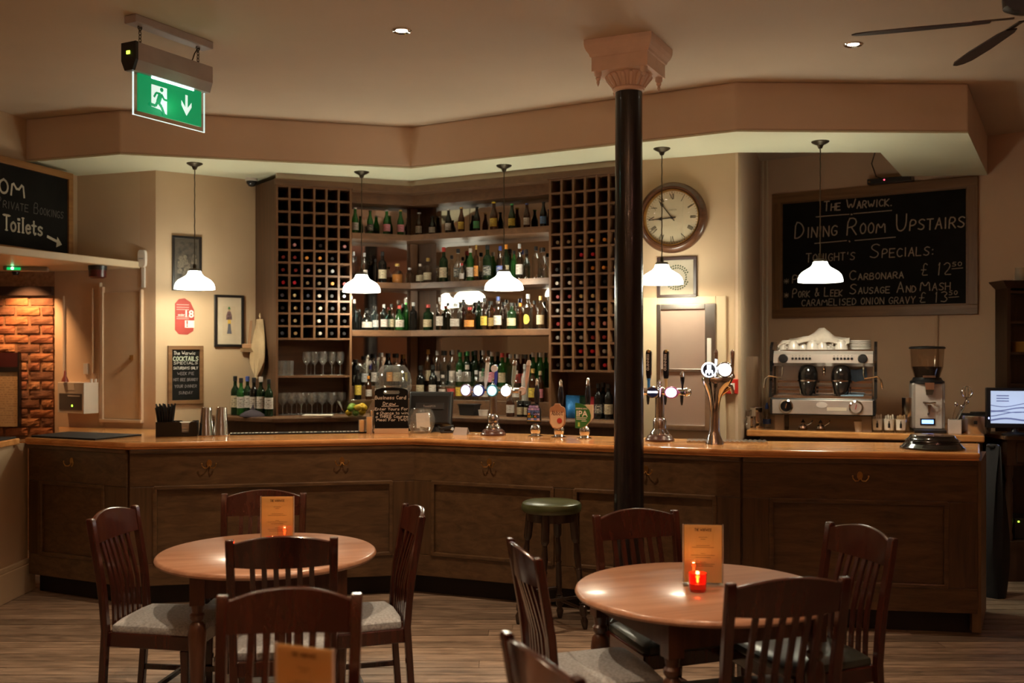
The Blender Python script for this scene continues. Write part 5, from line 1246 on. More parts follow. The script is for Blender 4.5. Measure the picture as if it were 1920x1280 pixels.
# right (wide) bay
shelf_row(CABR, SHZ['top'], 0.10, [(786,45,14,'beer','b','w','s',None,0.05),(811,36,14,'beer','k','w','k',None,0.04),(841,46,12.5,'beer','k','w','w'),(865,48,12.5,'beer','b','y','a'),(894,47,13,'beer','k','g','k'),(926,54,15,'beer','b','y','y'),(960,48,14,'beer','d','y','g'),(988,47,13,'beer','b','w','n'),(1019,48,13.5,'beer','k','u','k')], 'top shelf, wide bay', 'bottles on the wide shelves')
shelf_row(CABR, SHZ['middle'], 0.11, [(788,38,16,'square','c','c','w','amber',0.06),(803,48,18,'square','c','c','a',None,0.05),(832,66,16,'wine','d','c','r'),(847,52,13,'long','c','-','k',None,0.10),(859,62,17,'flask','c','k','k'),(866,34,11,'squat','c','w','r',None,-0.05),(882,62,15,'long','g','w','w'),(893,68,16,'square','b','o','a','amber'),(914,67,18,'wine','d','k','k'),(938,64,15,'long','c','n','n'),(949,68,15,'long','d','c','o',None,0.07),(964,56,13,'long','g','-','k',None,0.08),(974,67,14,'long','c','w','s'),(987,56,21,'squat','c','-','k'),(1005,61,15,'long','c','-','k'),(1019,58,18,'squat','c','-','k')], 'middle shelf, wide bay', 'bottles on the wide shelves')
shelf_row(CABR, SHZ['lower'], 0.11, [(803,49,19,'square','d','c','r',None,0.05),(825,62,15,'square','c','w','s'),(840,52,13,'long','c','-','k',None,0.09),(854,50,20,'squat','c','w','s'),(869,54,13,'long','b','-','k',None,0.10),(881,43,21,'square','b','o','r'),(898,56,13,'long','d','-','k',None,0.10),(908,60,14,'long','c','y','k'),(921,54,12,'long','b','a','k',None,0.09),(934,62,17,'square','c','w','n'),(947,52,12,'long','c','-','k',None,0.09),(960,50,19,'wine','d','c','k'),(976,50,12,'long','b','-','o','amber',0.09),(990,66,17,'square','c','y','s'),(1002,54,12,'long','b','-','k',None,0.10),(1014,62,16,'long','c','c','a')], 'lower shelf, wide bay', 'bottles on the wide shelves')
shelf_row(CABR, 1.40, 0.255, [(803,68,14,'long','b','c','a'),(820,66,14,'long','c','w','s'),(835,66,14,'long','c','-','k'),(849,68,14,'long','c','w','s'),(863,64,16,'wine','g','w','g'),(877,66,16,'wine','d','w','g'),(892,68,15,'wine','d','-','k'),(906,68,15,'long','c','w','s'),(923,66,17,'wine','d','p','w'),(942,64,16,'wine','g','c','r'),(957,62,15,'long','c','-','s'),(971,62,16,'wine','b','r','w'),(986,62,15,'wine','b','r','k'),(1000,66,15,'wine','g','-','w'),(1014,66,15,'wine','g','-','w')], 'back step, wide bay', 'bottles on the wide shelves')
shelf_row(CABR, 1.285, 0.175, [(789,62,17,'wine','k','c','k'),(812,64,16,'wine','k','w','k'),(830,46,15,'squat','c','w','w'),(847,50,17,'squat','c','r','w'),(862,56,15,'long','c','y','s'),(876,66,17,'long','c','o','w','red'),(893,56,15,'long','c','n','s'),(910,52,14,'long','c','w','k'),(968,58,15,'long','c','w','w'),(984,70,13,'long','f','-','s'),(999,62,17,'long','b','y','a'),(1013,58,15,'long','b','p','c')], 'front step, wide bay', 'bottles on the wide shelves')
# small jars and sauce bottles on the counter in front of the steps
def onctr(px, d=0.08): s = CABR.s_at(px, -d); return CABR.p(s, -d, CT)
p = onctr(957,-0.02); k = p[1]/FOC
bottle(p[0],p[1],p[2],52*k,8*k,'squat','b','w','g','small orange sauce bottle with green cap on the back counter','sauces and jars on the back counter','amber')
for px, c, lab in ((976,'a','small dark jar with white label, left of a pair on the back counter'), (989,'w','small dark jar with cream label, right of a pair on the back counter')):
    p = onctr(px,0.0); k = p[1]/FOC
    o = MB().lathe([(0.0001,0),(0.9,0.0),(1,0.05),(1,0.75),(0.8,0.82)],16).build('jar', G_DARK); o.location = p; o.scale = (7*k,7*k,30*k)
    l_ = bpy.data.objects.new('label', label_mesh('c',False)); COL.objects.link(l_); l_.parent = o; l_.location = (0,0,0.15); l_.scale = (1.02,1.02,0.45)
    MB().lathe([(0.92,0.78),(0.95,0.8),(0.95,1.0),(0.0001,1.0)],16).build('lid', BLACK, o); tag(o, lab, 'jar', 'sauces and jars on the back counter')
p = onctr(906,-0.04)
wb = thing('white_ramekin', 'white ramekin on the back counter behind the beer font', 'bowl', p)
MB().lathe([(0.0001,0),(0.036,0.0),(0.042,0.05),(0.039,0.05),(0.034,0.006),(0.0001,0.006)],20).build('bowl', PORC, wb)
MB().lathe([(0.036,0.05),(0.0445,0.05),(0.0445,0.046),(0.038,0.044)],20).build('rim', PORC, wb)
p = onctr(880,-0.03)
bb = thing('black_tub', 'black rectangular plastic tub behind the beer font', 'tub', p, CABR.rot)
MB().loft([[(-0.07,-0.04,0),(0.07,-0.04,0),(0.07,0.04,0),(-0.07,0.04,0)],[(-0.08,-0.05,0.09),(0.08,-0.05,0.09),(0.08,0.05,0.09),(-0.08,0.05,0.09)]]).build('tub_body', BLACK, bb, smooth=False)
box(-0.085,0.085,-0.055,0.055,0.085,0.095).build('tub_rim', BLACK, bb, smooth=False)
# bags and sparkling wine below the right rack
def pouch(px, lab, m, w, h, d):
    s = CABR.s_at(px, -d); p = CABR.p(s, -d, CT); k = p[1]/FOC
    t = thing('foil_bag', lab, 'bag', p, CABR.rot + R(8), 'foil bags under the right wine rack')
    rings = []
    for j, (fw, fd) in enumerate(((0.85,0.035),(1.0,0.05),(1.0,0.045),(0.96,0.03),(0.92,0.010),(0.95,0.004))):
        z = h*j/5; rng = random.Random(px+j)
        rings.append([(w*fw*(-1 + 2*i/5) + rng.uniform(-0.004,0.004), -fd*(1-abs(-1+2*i/5)**3)*1.0 - 0.002 + rng.uniform(-0.003,0.003), z + rng.uniform(-0.004,0.004)*(j>0)) for i in range(6)] + [(w*fw*(1 - 2*i/5), fd*(1-abs(-1+2*i/5)**3) + 0.002, z) for i in range(6)])
    MB().loft(rings).build('bag_body', m, t); box(-w*0.9,w*0.9,-0.006,0.006,h,h+0.012).build('bag_seal', m, t)
pouch(1074, 'crumpled blue foil bag under the right wine rack', mat('blue_foil', (0.02,0.16,0.42), 0.3, 0.3, bump=0.6, scale=10), 0.062, 0.17, 0.08)
pouch(1090, 'dark green foil bag behind the blue bag', mat('green_foil', (0.02,0.16,0.10), 0.3, 0.3, bump=0.6, scale=10), 0.05, 0.165, 0.19)
pouch(1112, 'red foil bag beside the sparkling wine bottles', mat('red_foil', (0.50,0.03,0.04), 0.3, 0.3, bump=0.6, scale=10), 0.05, 0.16, 0.12)
for px, d, lab in ((1122,0.08,'sparkling wine bottle with dark label under the right wine rack'), (1131,0.22,'sparkling wine bottle at the back under the right wine rack'), (1141,0.09,'sparkling wine bottle with cream label beside the black column')):
    s = CABR.s_at(px,-d); p = CABR.p(s,-d,CT); k = p[1]/FOC
    bottle(p[0],p[1],p[2],66*k,8.5*k,'wine','k','k' if px < 1130 else 'c','k',lab,'sparkling wine under the right rack')

# wine bottles standing on the left end of the back counter
for i, (px, hp, g, lb, cp, d) in enumerate(((441,73,'d','c','k',0.0),(452,70,'g','w','k',-0.06),(464,73,'d','w','n',0.02),(476,72,'k','w','k',-0.03),(489,74,'d','w','w',-0.08),(504,70,'d','w','k',-0.05))):
    Y = 8.60 + (0.04 if i < 3 else -0.02) + d*0.4 - (i*0.02)
    bottle(FX(px,Y), Y, CT, hp*Y/FOC, 8.0*Y/FOC, 'wine', g, lb, cp, 'wine bottle with %s label, %s from left on the counter below the apron' % (COLS[lb][0], ORD[i]), 'wine bottles below the apron', l0=0.2, l1=0.5, rz=W2.rot*0.5)
cl = thing('pourer_cloth', 'dark crumpled bar cloth in front of the standing wine bottles', 'cloth', (FX(472,8.40), 8.44, CT))
rings = []
for j, (rx, z) in enumerate(((0.10,0.0),(0.095,0.018),(0.06,0.04),(0.02,0.055),(0.008,0.08),(0.004,0.10))):
    rings.append([(rx*math.cos(2*PI*i/14)*(1+0.15*math.sin(3*i)) , rx*0.55*math.sin(2*PI*i/14)*(1+0.1*math.cos(5*i)), z) for i in range(14)])
MB().loft(rings).build('cloth_heap', mat('dark_bar_cloth', (0.05,0.035,0.045), 0.9, bump=0.3), cl)
# apron and brush on the angled cabinet side
AW = Wall((-2.235,8.925), CABL.p(0.02)[:2])
s = AW.s_at(494); p = AW.p(s, 0.02, 0)
ap = thing('apron', 'beige cotton apron hanging beside the left wine rack', 'apron', (p[0],p[1],0), AW.rot)
zt, zb = ZP(598,8.75), ZP(706,8.75)
rows = []
for j in range(9):
    t_ = j/8; z = zt + (zb-zt)*t_; hw = 0.03 + 0.11*min(1,t_*1.5) if t_ < 0.85 else 0.10
    if j == 8: hw = 0.04
    rows.append([(hw*(-1+2*i/8), -0.02-0.018*math.sin(i*2.1+t_*3)-0.02*t_, z - 0.02*math.sin(PI*i/8)*(j>6)) for i in range(9)] + [(hw*(1-2*i/8), -0.012-0.018*math.sin((8-i)*2.1+t_*3)-0.02*t_, z - 0.02*math.sin(PI*i/8)*(j>6)) for i in range(9)])
MB().loft(rows).build('cloth', mat('beige_cotton', (0.42,0.30,0.17), 0.9, var=0.2, bump=0.3), ap)
MB().tube([(0,-0.01,zt-0.01),(-0.012,-0.014,zt+0.03),(0.0,-0.012,zt+0.05),(0.012,-0.014,zt+0.03),(0.0,-0.01,zt-0.01)], 0.004, 6).build('neck_loop', mat('beige_cotton', (0.42,0.30,0.17), 0.9), ap)
s = AW.s_at(483); p = AW.p(s, 0.075, 0)
br = thing('hand_brush', 'wooden hand brush hanging in front of the apron', 'brush', (p[0],p[1],0), R(10))
zb_ = ZP(655,8.7); 
MB().loft([[(a+0.02*q,-0.008,zb_+0.05+0.2*q),(a+0.028+0.014*q,-0.008,zb_+0.05+0.2*q),(a+0.028+0.014*q,0.008,zb_+0.05+0.2*q),(a+0.02*q,0.008,zb_+0.05+0.2*q)] for q in (0,0.5,1) for a in (-0.015,)]).build('handle', wood('brush_wood', (0.25,0.12,0.05), (0.36,0.19,0.09), 0.5, 'z'), br)
box(-0.06,0.06,-0.016,0.016,zb_+0.012,zb_+0.05).build('head', wood('brush_wood_head', (0.25,0.12,0.05), (0.36,0.19,0.09), 0.5), br, bevel=0.005)
box(-0.075,0.062,-0.014,0.014,zb_-0.02,zb_+0.012).build('bristles', mat('bristle', (0.22,0.13,0.06), 0.95, bump=0.8, scale=30), br)

# wine glasses under the left rack
def glass_mesh(kind):
    key = ('G', kind)
    if key not in BME:
        pr = {'balloon': [(0.0001,0.003),(0.034,0.003),(0.035,0.0),(0.006,0.006),(0.004,0.02),(0.004,0.075),(0.012,0.085),(0.034,0.105),(0.042,0.135),(0.038,0.175),(0.034,0.185)],
              'wine': [(0.0001,0.003),(0.032,0.003),(0.033,0.0),(0.006,0.006),(0.004,0.02),(0.004,0.085),(0.014,0.095),(0.032,0.12),(0.036,0.15),(0.031,0.20)],
              'tumbler': [(0.0001,0.008),(0.028,0.008),(0.030,0.0),(0.031,0.004),(0.036,0.12),(0.0355,0.124)]}[kind]
        BME[key] = MB().lathe(pr, 18, caps=0).mesh('wine_glass_%s' % kind, G_THICK)
    return BME[key]
def glass_at(px, d, z, kind, label, flip=False):
    s = CABL.s_at(px,-d); p = CABL.p(s,-d,z)
    o = bpy.data.objects.new('wine_glass', glass_mesh(kind)); COL.objects.link(o); o.location = (p[0],p[1],z+0.0005)
    tag(o, label, 'glass', 'glasses below the left wine rack')
for i, px in enumerate((528,543)): glass_at(px, 0.10, ZG, 'tumbler', 'small glass on the upper glass shelf, %s from left' % ORD[i])
for i, px in enumerate((575,590,606,622,638)): glass_at(px, 0.10 + 0.02*(i%2), ZG, 'wine', 'stemmed glass on the upper glass shelf, %s stemmed from left' % ORD[i])
for i, px in enumerate((583,603,627)): glass_at(px, 0.23, ZG, 'wine', 'stemmed glass at the back of the upper glass shelf, %s from left' % ORD[i])
for i, px in enumerate((530,547,565,585,604,622,640)): glass_at(px, 0.09, CT, 'balloon', 'balloon wine glass on the counter below the left rack, %s from left' % ORD[i])
for i, px in enumerate((538,556,575,595,613,632)): glass_at(px, 0.22, CT, 'balloon', 'balloon wine glass in the back row below the left rack, %s from left' % ORD[i])
# fruit bowl
p = (FX(666,8.40), 8.40, CT)
fw = thing('fruit_bowl', 'wide glass bowl of lemons and limes on the back counter', 'bowl', p)
MB().lathe([(0.0001,0.004),(0.05,0.004),(0.052,0.0),(0.075,0.02),(0.115,0.07),(0.150,0.13),(0.152,0.132)], 32, caps=0).build('bowl', glass('smoky_bowl_glass', (0.72,0.72,0.60)), fw)
rng = random.Random(4)
for i, (dx,dy,dz,c) in enumerate(((-0.05,-0.01,0.035,'y'),(0.01,-0.035,0.035,'g'),(0.055,0.0,0.04,'y'),(0.0,0.035,0.035,'y'),(0.075,-0.02,0.075,'y'),(0.03,-0.045,0.078,'y'),(-0.03,-0.045,0.072,'g'),(0.05,0.04,0.085,'y'),(-0.03,0.03,0.085,'g'))):
    fm = mat('lemon_skin', (0.75,0.45,0.02), 0.4, var=0.1, scale=40, bump=0.2) if c == 'y' else mat('lime_skin', (0.18,0.30,0.03), 0.4, var=0.1, scale=40, bump=0.2)
    nm = 'lemon' if c == 'y' else 'lime'
    o = MB().lathe([(0.0001,-0.038),(0.008,-0.034),(0.022,-0.02),(0.0275,0.0),(0.022,0.02),(0.008,0.034),(0.0001,0.038)], 14).build(nm, fm)
    o.location = (p[0]+dx,p[1]+dy,p[2]+dz); o.rotation_euler = (R(90),0,rng.uniform(0,3)); tag(o, 'yellow lemon in the glass fruit bowl' if c == 'y' else 'green lime in the glass fruit bowl', nm, 'lemons in the fruit bowl' if c == 'y' else 'limes in the fruit bowl')
# big round clear goblet behind the chalkboard sign
p = (FX(738,8.35), 8.35, CT)
gg = thing('giant_goblet', 'very large clear glass goblet behind the chalkboard sign', 'goblet', p)
MB().lathe([(0.0001,0.004),(0.085,0.004),(0.088,0.0),(0.012,0.012),(0.010,0.10)], 30).build('foot', G_THICK, gg)
MB().lathe([(0.010,0.10),(0.05,0.118),(0.11,0.165),(0.145,0.23),(0.149,0.29),(0.135,0.36),(0.105,0.405),(0.09,0.42)], 36, caps=0).build('bowl', G_THICK, gg)
MB().tube([(0.09*math.cos(2*PI*q/30),0.09*math.sin(2*PI*q/30),0.42) for q in range(30)],0.004,6,True).build('rim', G_THICK, gg)
# chopping board by the glasses
tag(box(-0.12,0.12,-0.06,0.06,0.0,0.014).build('chopping_board', mat('white_board', (0.70,0.62,0.52), 0.6), bevel=0.003), 'white chopping board at the edge of the back counter', 'board').location = (FX(592,8.37), 8.47, CT)

# ================================================================== WALL THINGS, LEFT
FBLK = mat('black_frame', (0.014,0.011,0.010), 0.35)
def picture(W, x0, x1, y0, y1, label, fw, mount, build=None, cat='picture', name='framed_picture', fm=None):
    s0, s1, z0, z1 = W.rect(x0,x1,y0,y1)
    t = thing(name, label, cat, W.p((s0+s1)/2, 0.0, (z0+z1)/2), W.rot); w = (s1-s0)/2; h = (z1-z0)/2
    for nm, a in (('frame_top',(-w,w,h-fw,h)),('frame_bottom',(-w,w,-h,-h+fw)),('frame_side',(-w,-w+fw,-h+fw,h-fw)),('frame_side',(w-fw,w,-h+fw,h-fw))):
        box(a[0],a[1],-0.024,0.0,a[2],a[3]).build(nm, fm or FBLK, t, smooth=False, bevel=0.002)
    box(-w+fw,w-fw,-0.010,0.0,-h+fw,h-fw).build('mount', mount, t, smooth=False)
    if build: build(t, w-fw, h-fw)
    return t
def photo(t, w, h):
    m = mat('old_photo_print', (0.055,0.042,0.030), 0.5, var=0.7, scale=22)
    pr = box(-w*0.84,w*0.84,-0.0115,-0.010,-h*0.86,h*0.86).build('photo_print', m, t, smooth=False)
    f = MB(); rng = random.Random(2)
    for i in range(9):
        x = rng.uniform(-0.6,0.6)*w; z = rng.uniform(-0.6,0.35)*h; r = rng.uniform(0.010,0.022)
        f.plate([(x+r*math.cos(2*PI*q/10), z+r*1.2*math.sin(2*PI*q/10)) for q in range(10)], -0.0122, -0.0116)
        f.plate([(x-r*1.3,z-r*1.1),(x+r*1.3,z-r*1.1),(x+r*1.6,z-r*4),(x-r*1.6,z-r*4)], -0.0121, -0.0116)
    f.build('printed_figures', mat('photo_grey', (0.14,0.11,0.075), 0.5, var=0.4, scale=60), pr, smooth=False)
picture(W2, 322, 377, 443, 545, 'small black framed dark photograph behind the leftmost pendant lamp', 0.02, mat('photo_border', (0.075,0.058,0.04), 0.5), photo)
def soldier(t, w, h):
    box(-w*0.52,w*0.52,-0.0112,-0.010,-h*0.62,h*0.62).build('print_paper', mat('soft_paper', (0.50,0.40,0.28), 0.8), t, smooth=False)
    def pl(pts, m, nm): MB().plate([(x*w,z*h) for x,z in pts], -0.0122, -0.0113).build(nm, m, t, smooth=False)
    pl([(-.18,-.55),(.22,-.55),(.16,-.38),(.12,-.12),(-.08,-.12),(-.12,-.38)], mat('print_slate', (0.10,0.10,0.12), 0.8), 'printed_legs')
    pl([(-.12,-.12),(.15,-.12),(.13,.05),(-.10,.05)], mat('print_ochre', (0.55,0.35,0.06), 0.8), 'printed_skirt')
    pl([(-.24,.05),(.24,.05),(.22,.25),(.12,.40),(-.12,.40),(-.22,.25)], mat('print_maroon', (0.14,0.08,0.08), 0.8, var=0.8, scale=50), 'printed_coat')
    pl([(-.07,.40),(.09,.40),(.09,.50),(-.07,.50)], mat('print_skin', (0.35,0.22,0.14), 0.8), 'printed_face')
    pl([(-.10,.50),(.12,.50),(.06,.60),(-.06,.60)], mat('print_green', (0.05,0.16,0.05), 0.8), 'printed_hat')
picture(W2, 401, 456, 553, 650, 'black framed print of a small uniformed figure', 0.022, mat('ivory_mount', (0.52,0.43,0.31), 0.8), soldier)
# red age notice
s0, s1, z0, z1 = W2.rect(328, 364, 559, 627)
rs = thing('age_notice', 'red and white age limit notice on the picture wall', 'notice', W2.p((s0+s1)/2,0.0,(z0+z1)/2), W2.rot); w = (s1-s0)/2; h = (z1-z0)/2
REDN = mat('red_notice', (0.34,0.035,0.025), 0.6)
a = [(-w,h*0.7),(-w,-h*0.75),(-w*0.6,-h*0.98),(w*0.3,-h),(w*0.9,-h*0.8),(w,-h*0.2),(w,h*0.35),(w*0.6,h*0.8),(0,h),(-w*0.6,h*0.95)]
MB().plate(a, -0.003, 0).build('notice_card', REDN, rs, smooth=False)
put_text('18', 0.085, CHALKW, rs, (w*0.42,-0.0036,h*0.12), 0.002)
put_text('under', 0.024, CHALKW, rs, (-w*0.35,-0.0036,h*0.08), 0.0005)
MB().plate([(w*0.02,-h*0.62),(w*1.0,-h*0.62),(w*1.0,-h*0.22),(w*0.02,-h*0.22)], -0.0042, -0.0031).build('white_panel', CHALKW, rs, smooth=False)
for zz in (0.62,0.48,0.36,-0.05,-0.15): box(-w*0.85,w*0.45,-0.0038,-0.0031,h*zz,h*zz+0.006).build('fine_print', mat('pale_red_print', (0.5,0.3,0.26), 0.6), rs, smooth=False)
put_text('!', 0.07, REDN, rs, (w*0.25,-0.0046,-h*0.42), 0.002)
# cocktail chalkboard
def ctext(t, w, h):
    m = MB()
    for txt, x, z, hh, th in (('The Warwick',0.86,0.80,0.075,0.14),('SPECIALS',0.86,0.42,0.05,0.14),('SATURDAYS ONLY',0.88,0.22,0.05,0.13)):
        m = MB(); write(m, txt, -x*w, x*w, z*h, 0.13*h if hh > 0.06 else 0.10*h, None, 0.11, -0.0115, 0.03); m.build('chalk_line', CHALKW, t, smooth=False)
    m = MB(); write(m, 'COCKTAILS', -0.9*w, 0.9*w, 0.56*h, 0.16*h, None, 0.20, -0.0115, 0.02); m.build('heading_lettering', mat('pale_green_chalk', (0.50,0.55,0.42), 0.9), t, smooth=False)
    m = MB()
    for txt, x, z in (('WEEK PIE',0.6,0.0),('HOT BEE BRANDY',0.88,-0.24),('YOUR DINNER',0.8,-0.50),('SUNDAY',0.5,-0.76)): write(m, txt, -x*w, x*w, z*h, 0.11*h, None, 0.13, -0.0115, 0.03)
    m.build('dim_lettering', mat('dim_chalk', (0.22,0.19,0.19), 0.9), t, smooth=False)
picture(W2, 314, 380, 648, 757, 'small framed cocktail chalkboard under the red notice', 0.032, SLATE, ctext, 'chalkboard', 'wall_chalkboard', W_FRAME)
# dome camera by the cabinet
s = W2.s_at(466); p = W2.p(s, 0.07, ZP(338,8.8))
cc_ = thing('security_camera', 'small grey security camera under the soffit by the wine rack', 'camera', p, W2.rot)
MB().lathe([(0.0001,-0.05),(0.025,-0.042),(0.042,-0.018),(0.044,0.0)], 20).build('dome', mat('smoked_dome', (0.03,0.03,0.03), 0.15), cc_)
MB().lathe([(0.044,0.0),(0.052,0.002),(0.052,0.03),(0.0001,0.032)], 20).build('housing', WHITEP, cc_)
box(-0.02,0.02,0.0,0.07,0.0,0.03).build('bracket', WHITEP, cc_)
# side blackboard on the ledge
LB = Wall((-4.02, 6.95), (-3.70+0.065, 8.50))
s1_ = LB.s_at(132); z0_, z1_ = 2.4515, ZP(326, LB.Y(132))
Wd = 1.05
sb = thing('side_blackboard', 'framed blackboard on the ledge pointing to the toilets', 'blackboard', LB.p(s1_, 0.0, 0), LB.rot)
OFR = wood('orange_frame_wood', (0.20,0.085,0.022), (0.32,0.145,0.04), 0.45, 'x', 0.8)
fw = 0.055
box(-Wd,0,-0.03,0,z0_,z0_+fw).build('frame_bottom', OFR, sb, smooth=False, bevel=0.003)
box(-Wd,0,-0.03,0,z1_-fw,z1_).build('frame_top', OFR, sb, smooth=False, bevel=0.003)
box(-fw,0,-0.03,0,z0_+fw,z1_-fw).build('frame_side', OFR, sb, smooth=False, bevel=0.003)
box(-Wd,-Wd+fw,-0.03,0,z0_+fw,z1_-fw).build('frame_side', OFR, sb, smooth=False, bevel=0.003)
box(-Wd+fw,-fw,-0.015,0,z0_+fw,z1_-fw).build('slate', SLATE, sb, smooth=False)
PAINTW = mat('painted_lettering', (0.52,0.47,0.36), 0.8)
def su_(px): return LB.s_at(px) - s1_
HB = z1_ - z0_
m = MB(); write(m, 'ROOM', su_(-52), su_(42), z1_-0.385*HB, 0.145*HB, None, 0.16, -0.017, 0, 0, True, 1.15); m.build('painted_word', PAINTW, sb, smooth=False)
m = MB(); write(m, 'Toilets', su_(4), su_(76), z0_+0.235*HB, 0.155*HB, None, 0.15, -0.017, 0, 0, True); m.build('painted_word', PAINTW, sb, smooth=False)
m = MB(); a0, a1 = su_(86), su_(112)
ribbon(m, [(a0, z0_+0.235*HB), (a1-0.02, z0_+0.185*HB)], 0.022, -0.017)
m.add([(a1-0.05,-0.017,z0_+0.25*HB),(a1-0.065,-0.017,z0_+0.13*HB),(a1+0.005,-0.017,z0_+0.17*HB)],[(0,1,2)])
m.build('painted_arrow', PAINTW, sb, smooth=False)
for wd_, xa_, xb_ in (('PRIVATE', -12, 48), ('BOOKINGS', 60, 114)):
    m = MB(); write(m, wd_, su_(xa_), su_(xb_), z0_+0.465*HB, 0.115*HB, 0.075*HB, 0.07, -0.017, 0.03); m.build('chalk_word', mat('faint_chalk', (0.11,0.10,0.085), 0.9), sb, smooth=False)
# white sensor and trunking
s = W1.s_at(266, 0.02); p = W1.p(s, 0.0, ZP(485,8.5))
ws = thing('wall_sensor', 'white rounded wall sensor beside the ledge', 'sensor', p, W1.rot)
o = [(0.040*math.copysign(abs(math.cos(a))**0.5,math.cos(a)), 0.072*math.copysign(abs(math.sin(a))**0.5,math.sin(a))) for a in [2*PI*q/24 for q in range(24)]]
MB().plate(o, -0.03, 0.0).build('cover', WHITEP, ws, smooth=False, bevel=0.004)
box(-0.022,0.022,-0.032,-0.030,-0.004,0.002).build('print_line', mat('grey_print', (0.35,0.33,0.32), 0.5), ws, smooth=False)
box(-0.008,0.022,-0.018,0.0,-0.24,-0.073).build('trunking', WHITEP, ws, smooth=False)
# dark alarm sounder under the ledge
sd_ = thing('alarm_sounder', 'round black alarm sounder under the ledge', 'alarm', (FX(183,8.2), 8.2, 2.391))
MB().lathe([(0.0001,-0.10),(0.05,-0.10),(0.066,-0.09),(0.068,-0.03)], 24).build('lens', mat('dark_red_lens', (0.08,0.012,0.010), 0.3), sd_)
MB().lathe([(0.070,-0.035),(0.072,0.0),(0.0001,0.0)], 24).build('body', BLACK, sd_)
# emergency light with green led
el_ = thing('emergency_light', 'slim ceiling light with a green glow in the low passage', 'ceiling light', (FX(48,8.3), 8.3, 2.391), R(18))
box(-0.16,0.17,-0.05,0.05,-0.035,0.0).build('housing', mat('grey_fitting', (0.32,0.26,0.21), 0.5), el_, bevel=0.01)
box(-0.13,-0.03,-0.056,-0.0505,-0.032,-0.010).build('green_diffuser', emis('green_glow', (0.0,0.55,0.12), 0.7, (0.02,0.2,0.06)), el_)
MB().ball((-0.09,-0.056,-0.018),0.011,12).build('led', emis('green_led', (0.3,1.0,0.5), 6), el_)
# warm spot washing the bricks
bsn = thing('brick_spotlight', 'small warm spotlight over the brick wall', 'spotlight', (-4.13, 8.52, 2.391))
MB().lathe([(0.0001,-0.05),(0.022,-0.05),(0.030,-0.02),(0.030,0.0)], 18).build('lamp_body', BLACK, bsn)
light('brick_lamp', 'SPOT', BRICK_W, (1.0,0.52,0.22), (0,0,-0.06), bsn, 0.02, 95, 0.8, rot=(R(28),0,0))
# fuse box
s0, s1, z0, z1 = W1.rect(104, 163, 717, 775, 0.15)
fx_ = thing('fuse_box', 'white wall fuse box with grey window between bricks and cupboard', 'fuse box', W1.p((s0+s1)/2,0.0,(z0+z1)/2), W1.rot + R(-12)); w = (s1-s0)/2+0.01; h = (z1-z0)/2
box(-w,w,-0.13,0.04,-h,h).build('box_body', WHITEP, fx_, smooth=False, bevel=0.004)
box(-w*0.85,w*0.86,-0.134,-0.13,-h*0.78,h*0.28).build('smoked_window', mat('smoked_window', (0.10,0.085,0.075), 0.3), fx_, smooth=False)
box(-w*0.18,w*0.75,-0.136,-0.134,h*0.10,h*0.17).build('label_strip', WHITEP, fx_, smooth=False)
box(-w*0.45,w*0.3,-0.1325,-0.13,h*0.5,h*0.95).build('paper_label', mat('white_paper', (0.74,0.68,0.60), 0.9), fx_, smooth=False)
box(w*0.12,w*0.19,-0.137,-0.134,-h*0.56,-h*0.44).build('green_led', emis('lime_led', (0.5,1.0,0.05), 2.5), fx_, smooth=False)
for q in (-0.01,0.02,0.05,0.08): MB().cyl((w-0.02+q*0.4,-0.03+q,h),(w-0.02+q*0.4,-0.03+q,h+0.03),0.012,n=10).build('gland', WHITEP, fx_)
tag(MB().lathe([(0.0001,0),(0.03,0.0),(0.026,0.02),(0.012,0.05),(0.009,0.09),(0.0001,0.10)],14).build('red_bell', mat('dull_red', (0.26,0.05,0.03), 0.5)), 'small red cone standing on the fuse box', 'cone').location = (FX(122,8.62), 8.62, ZP(716,8.62)+0.001)
for px, y0, y1, lab in ((121,555,700,'thin vertical pipe left of the alarm sounder'), (176,540,700,'thin vertical pipe above the fuse box'), (190,530,790,'vertical trunking beside the tall cupboard door')):
    s = W1.s_at(px); Y = W1.Y(px); m = MB().cyl((0,-0.012,ZP(y1,Y)),(0,-0.012,ZP(y0,Y)),0.011 if px < 185 else 0.016,n=10)
    o = m.build('wall_pipe', P_WALLB); o.location = W1.p(s); o.rotation_euler = (0,0,W1.rot); tag(o, lab, 'pipe', 'pipes on the left wall')
s0, s1, z0, z1 = W1.rect(159, 167, 681, 701)
o = box(s0,s1,-0.02,0,z0,z1).build('light_switch', WHITEP, bevel=0.003); o.location = W1.p(0); o.rotation_euler = (0,0,W1.rot); tag(o, 'white switch above the fuse box', 'switch')
# framed menu at the very left edge
mf = thing('wall_menu', 'tall cream menu panel in a dark red topped frame at the left edge', 'menu', (FX(5,8.70), 8.735, 0))
box(-0.12,0.115,0.0,0.03,ZP(800,8.7),ZP(697,8.7)).build('cream_panel', printed('cream_menu_print', (0.52,0.34,0.17), (0.36,0.22,0.11), 14, 26, 0.05, 0.95, 0.5), mf, smooth=False)
box(-0.12,0.12,-0.01,0.03,ZP(697,8.7),ZP(688,8.7)).build('frame_bar', FBLK, mf, smooth=False)
box(-0.12,0.118,-0.01,0.03,ZP(688,8.7),ZP(661,8.7)).build('dark_red_header', mat('dark_red_header', (0.05,0.006,0.006), 0.5), mf, smooth=False)
box(0.115,0.128,-0.012,0.03,ZP(800,8.7),ZP(661,8.7)).build('frame_side', FBLK, mf, smooth=False)

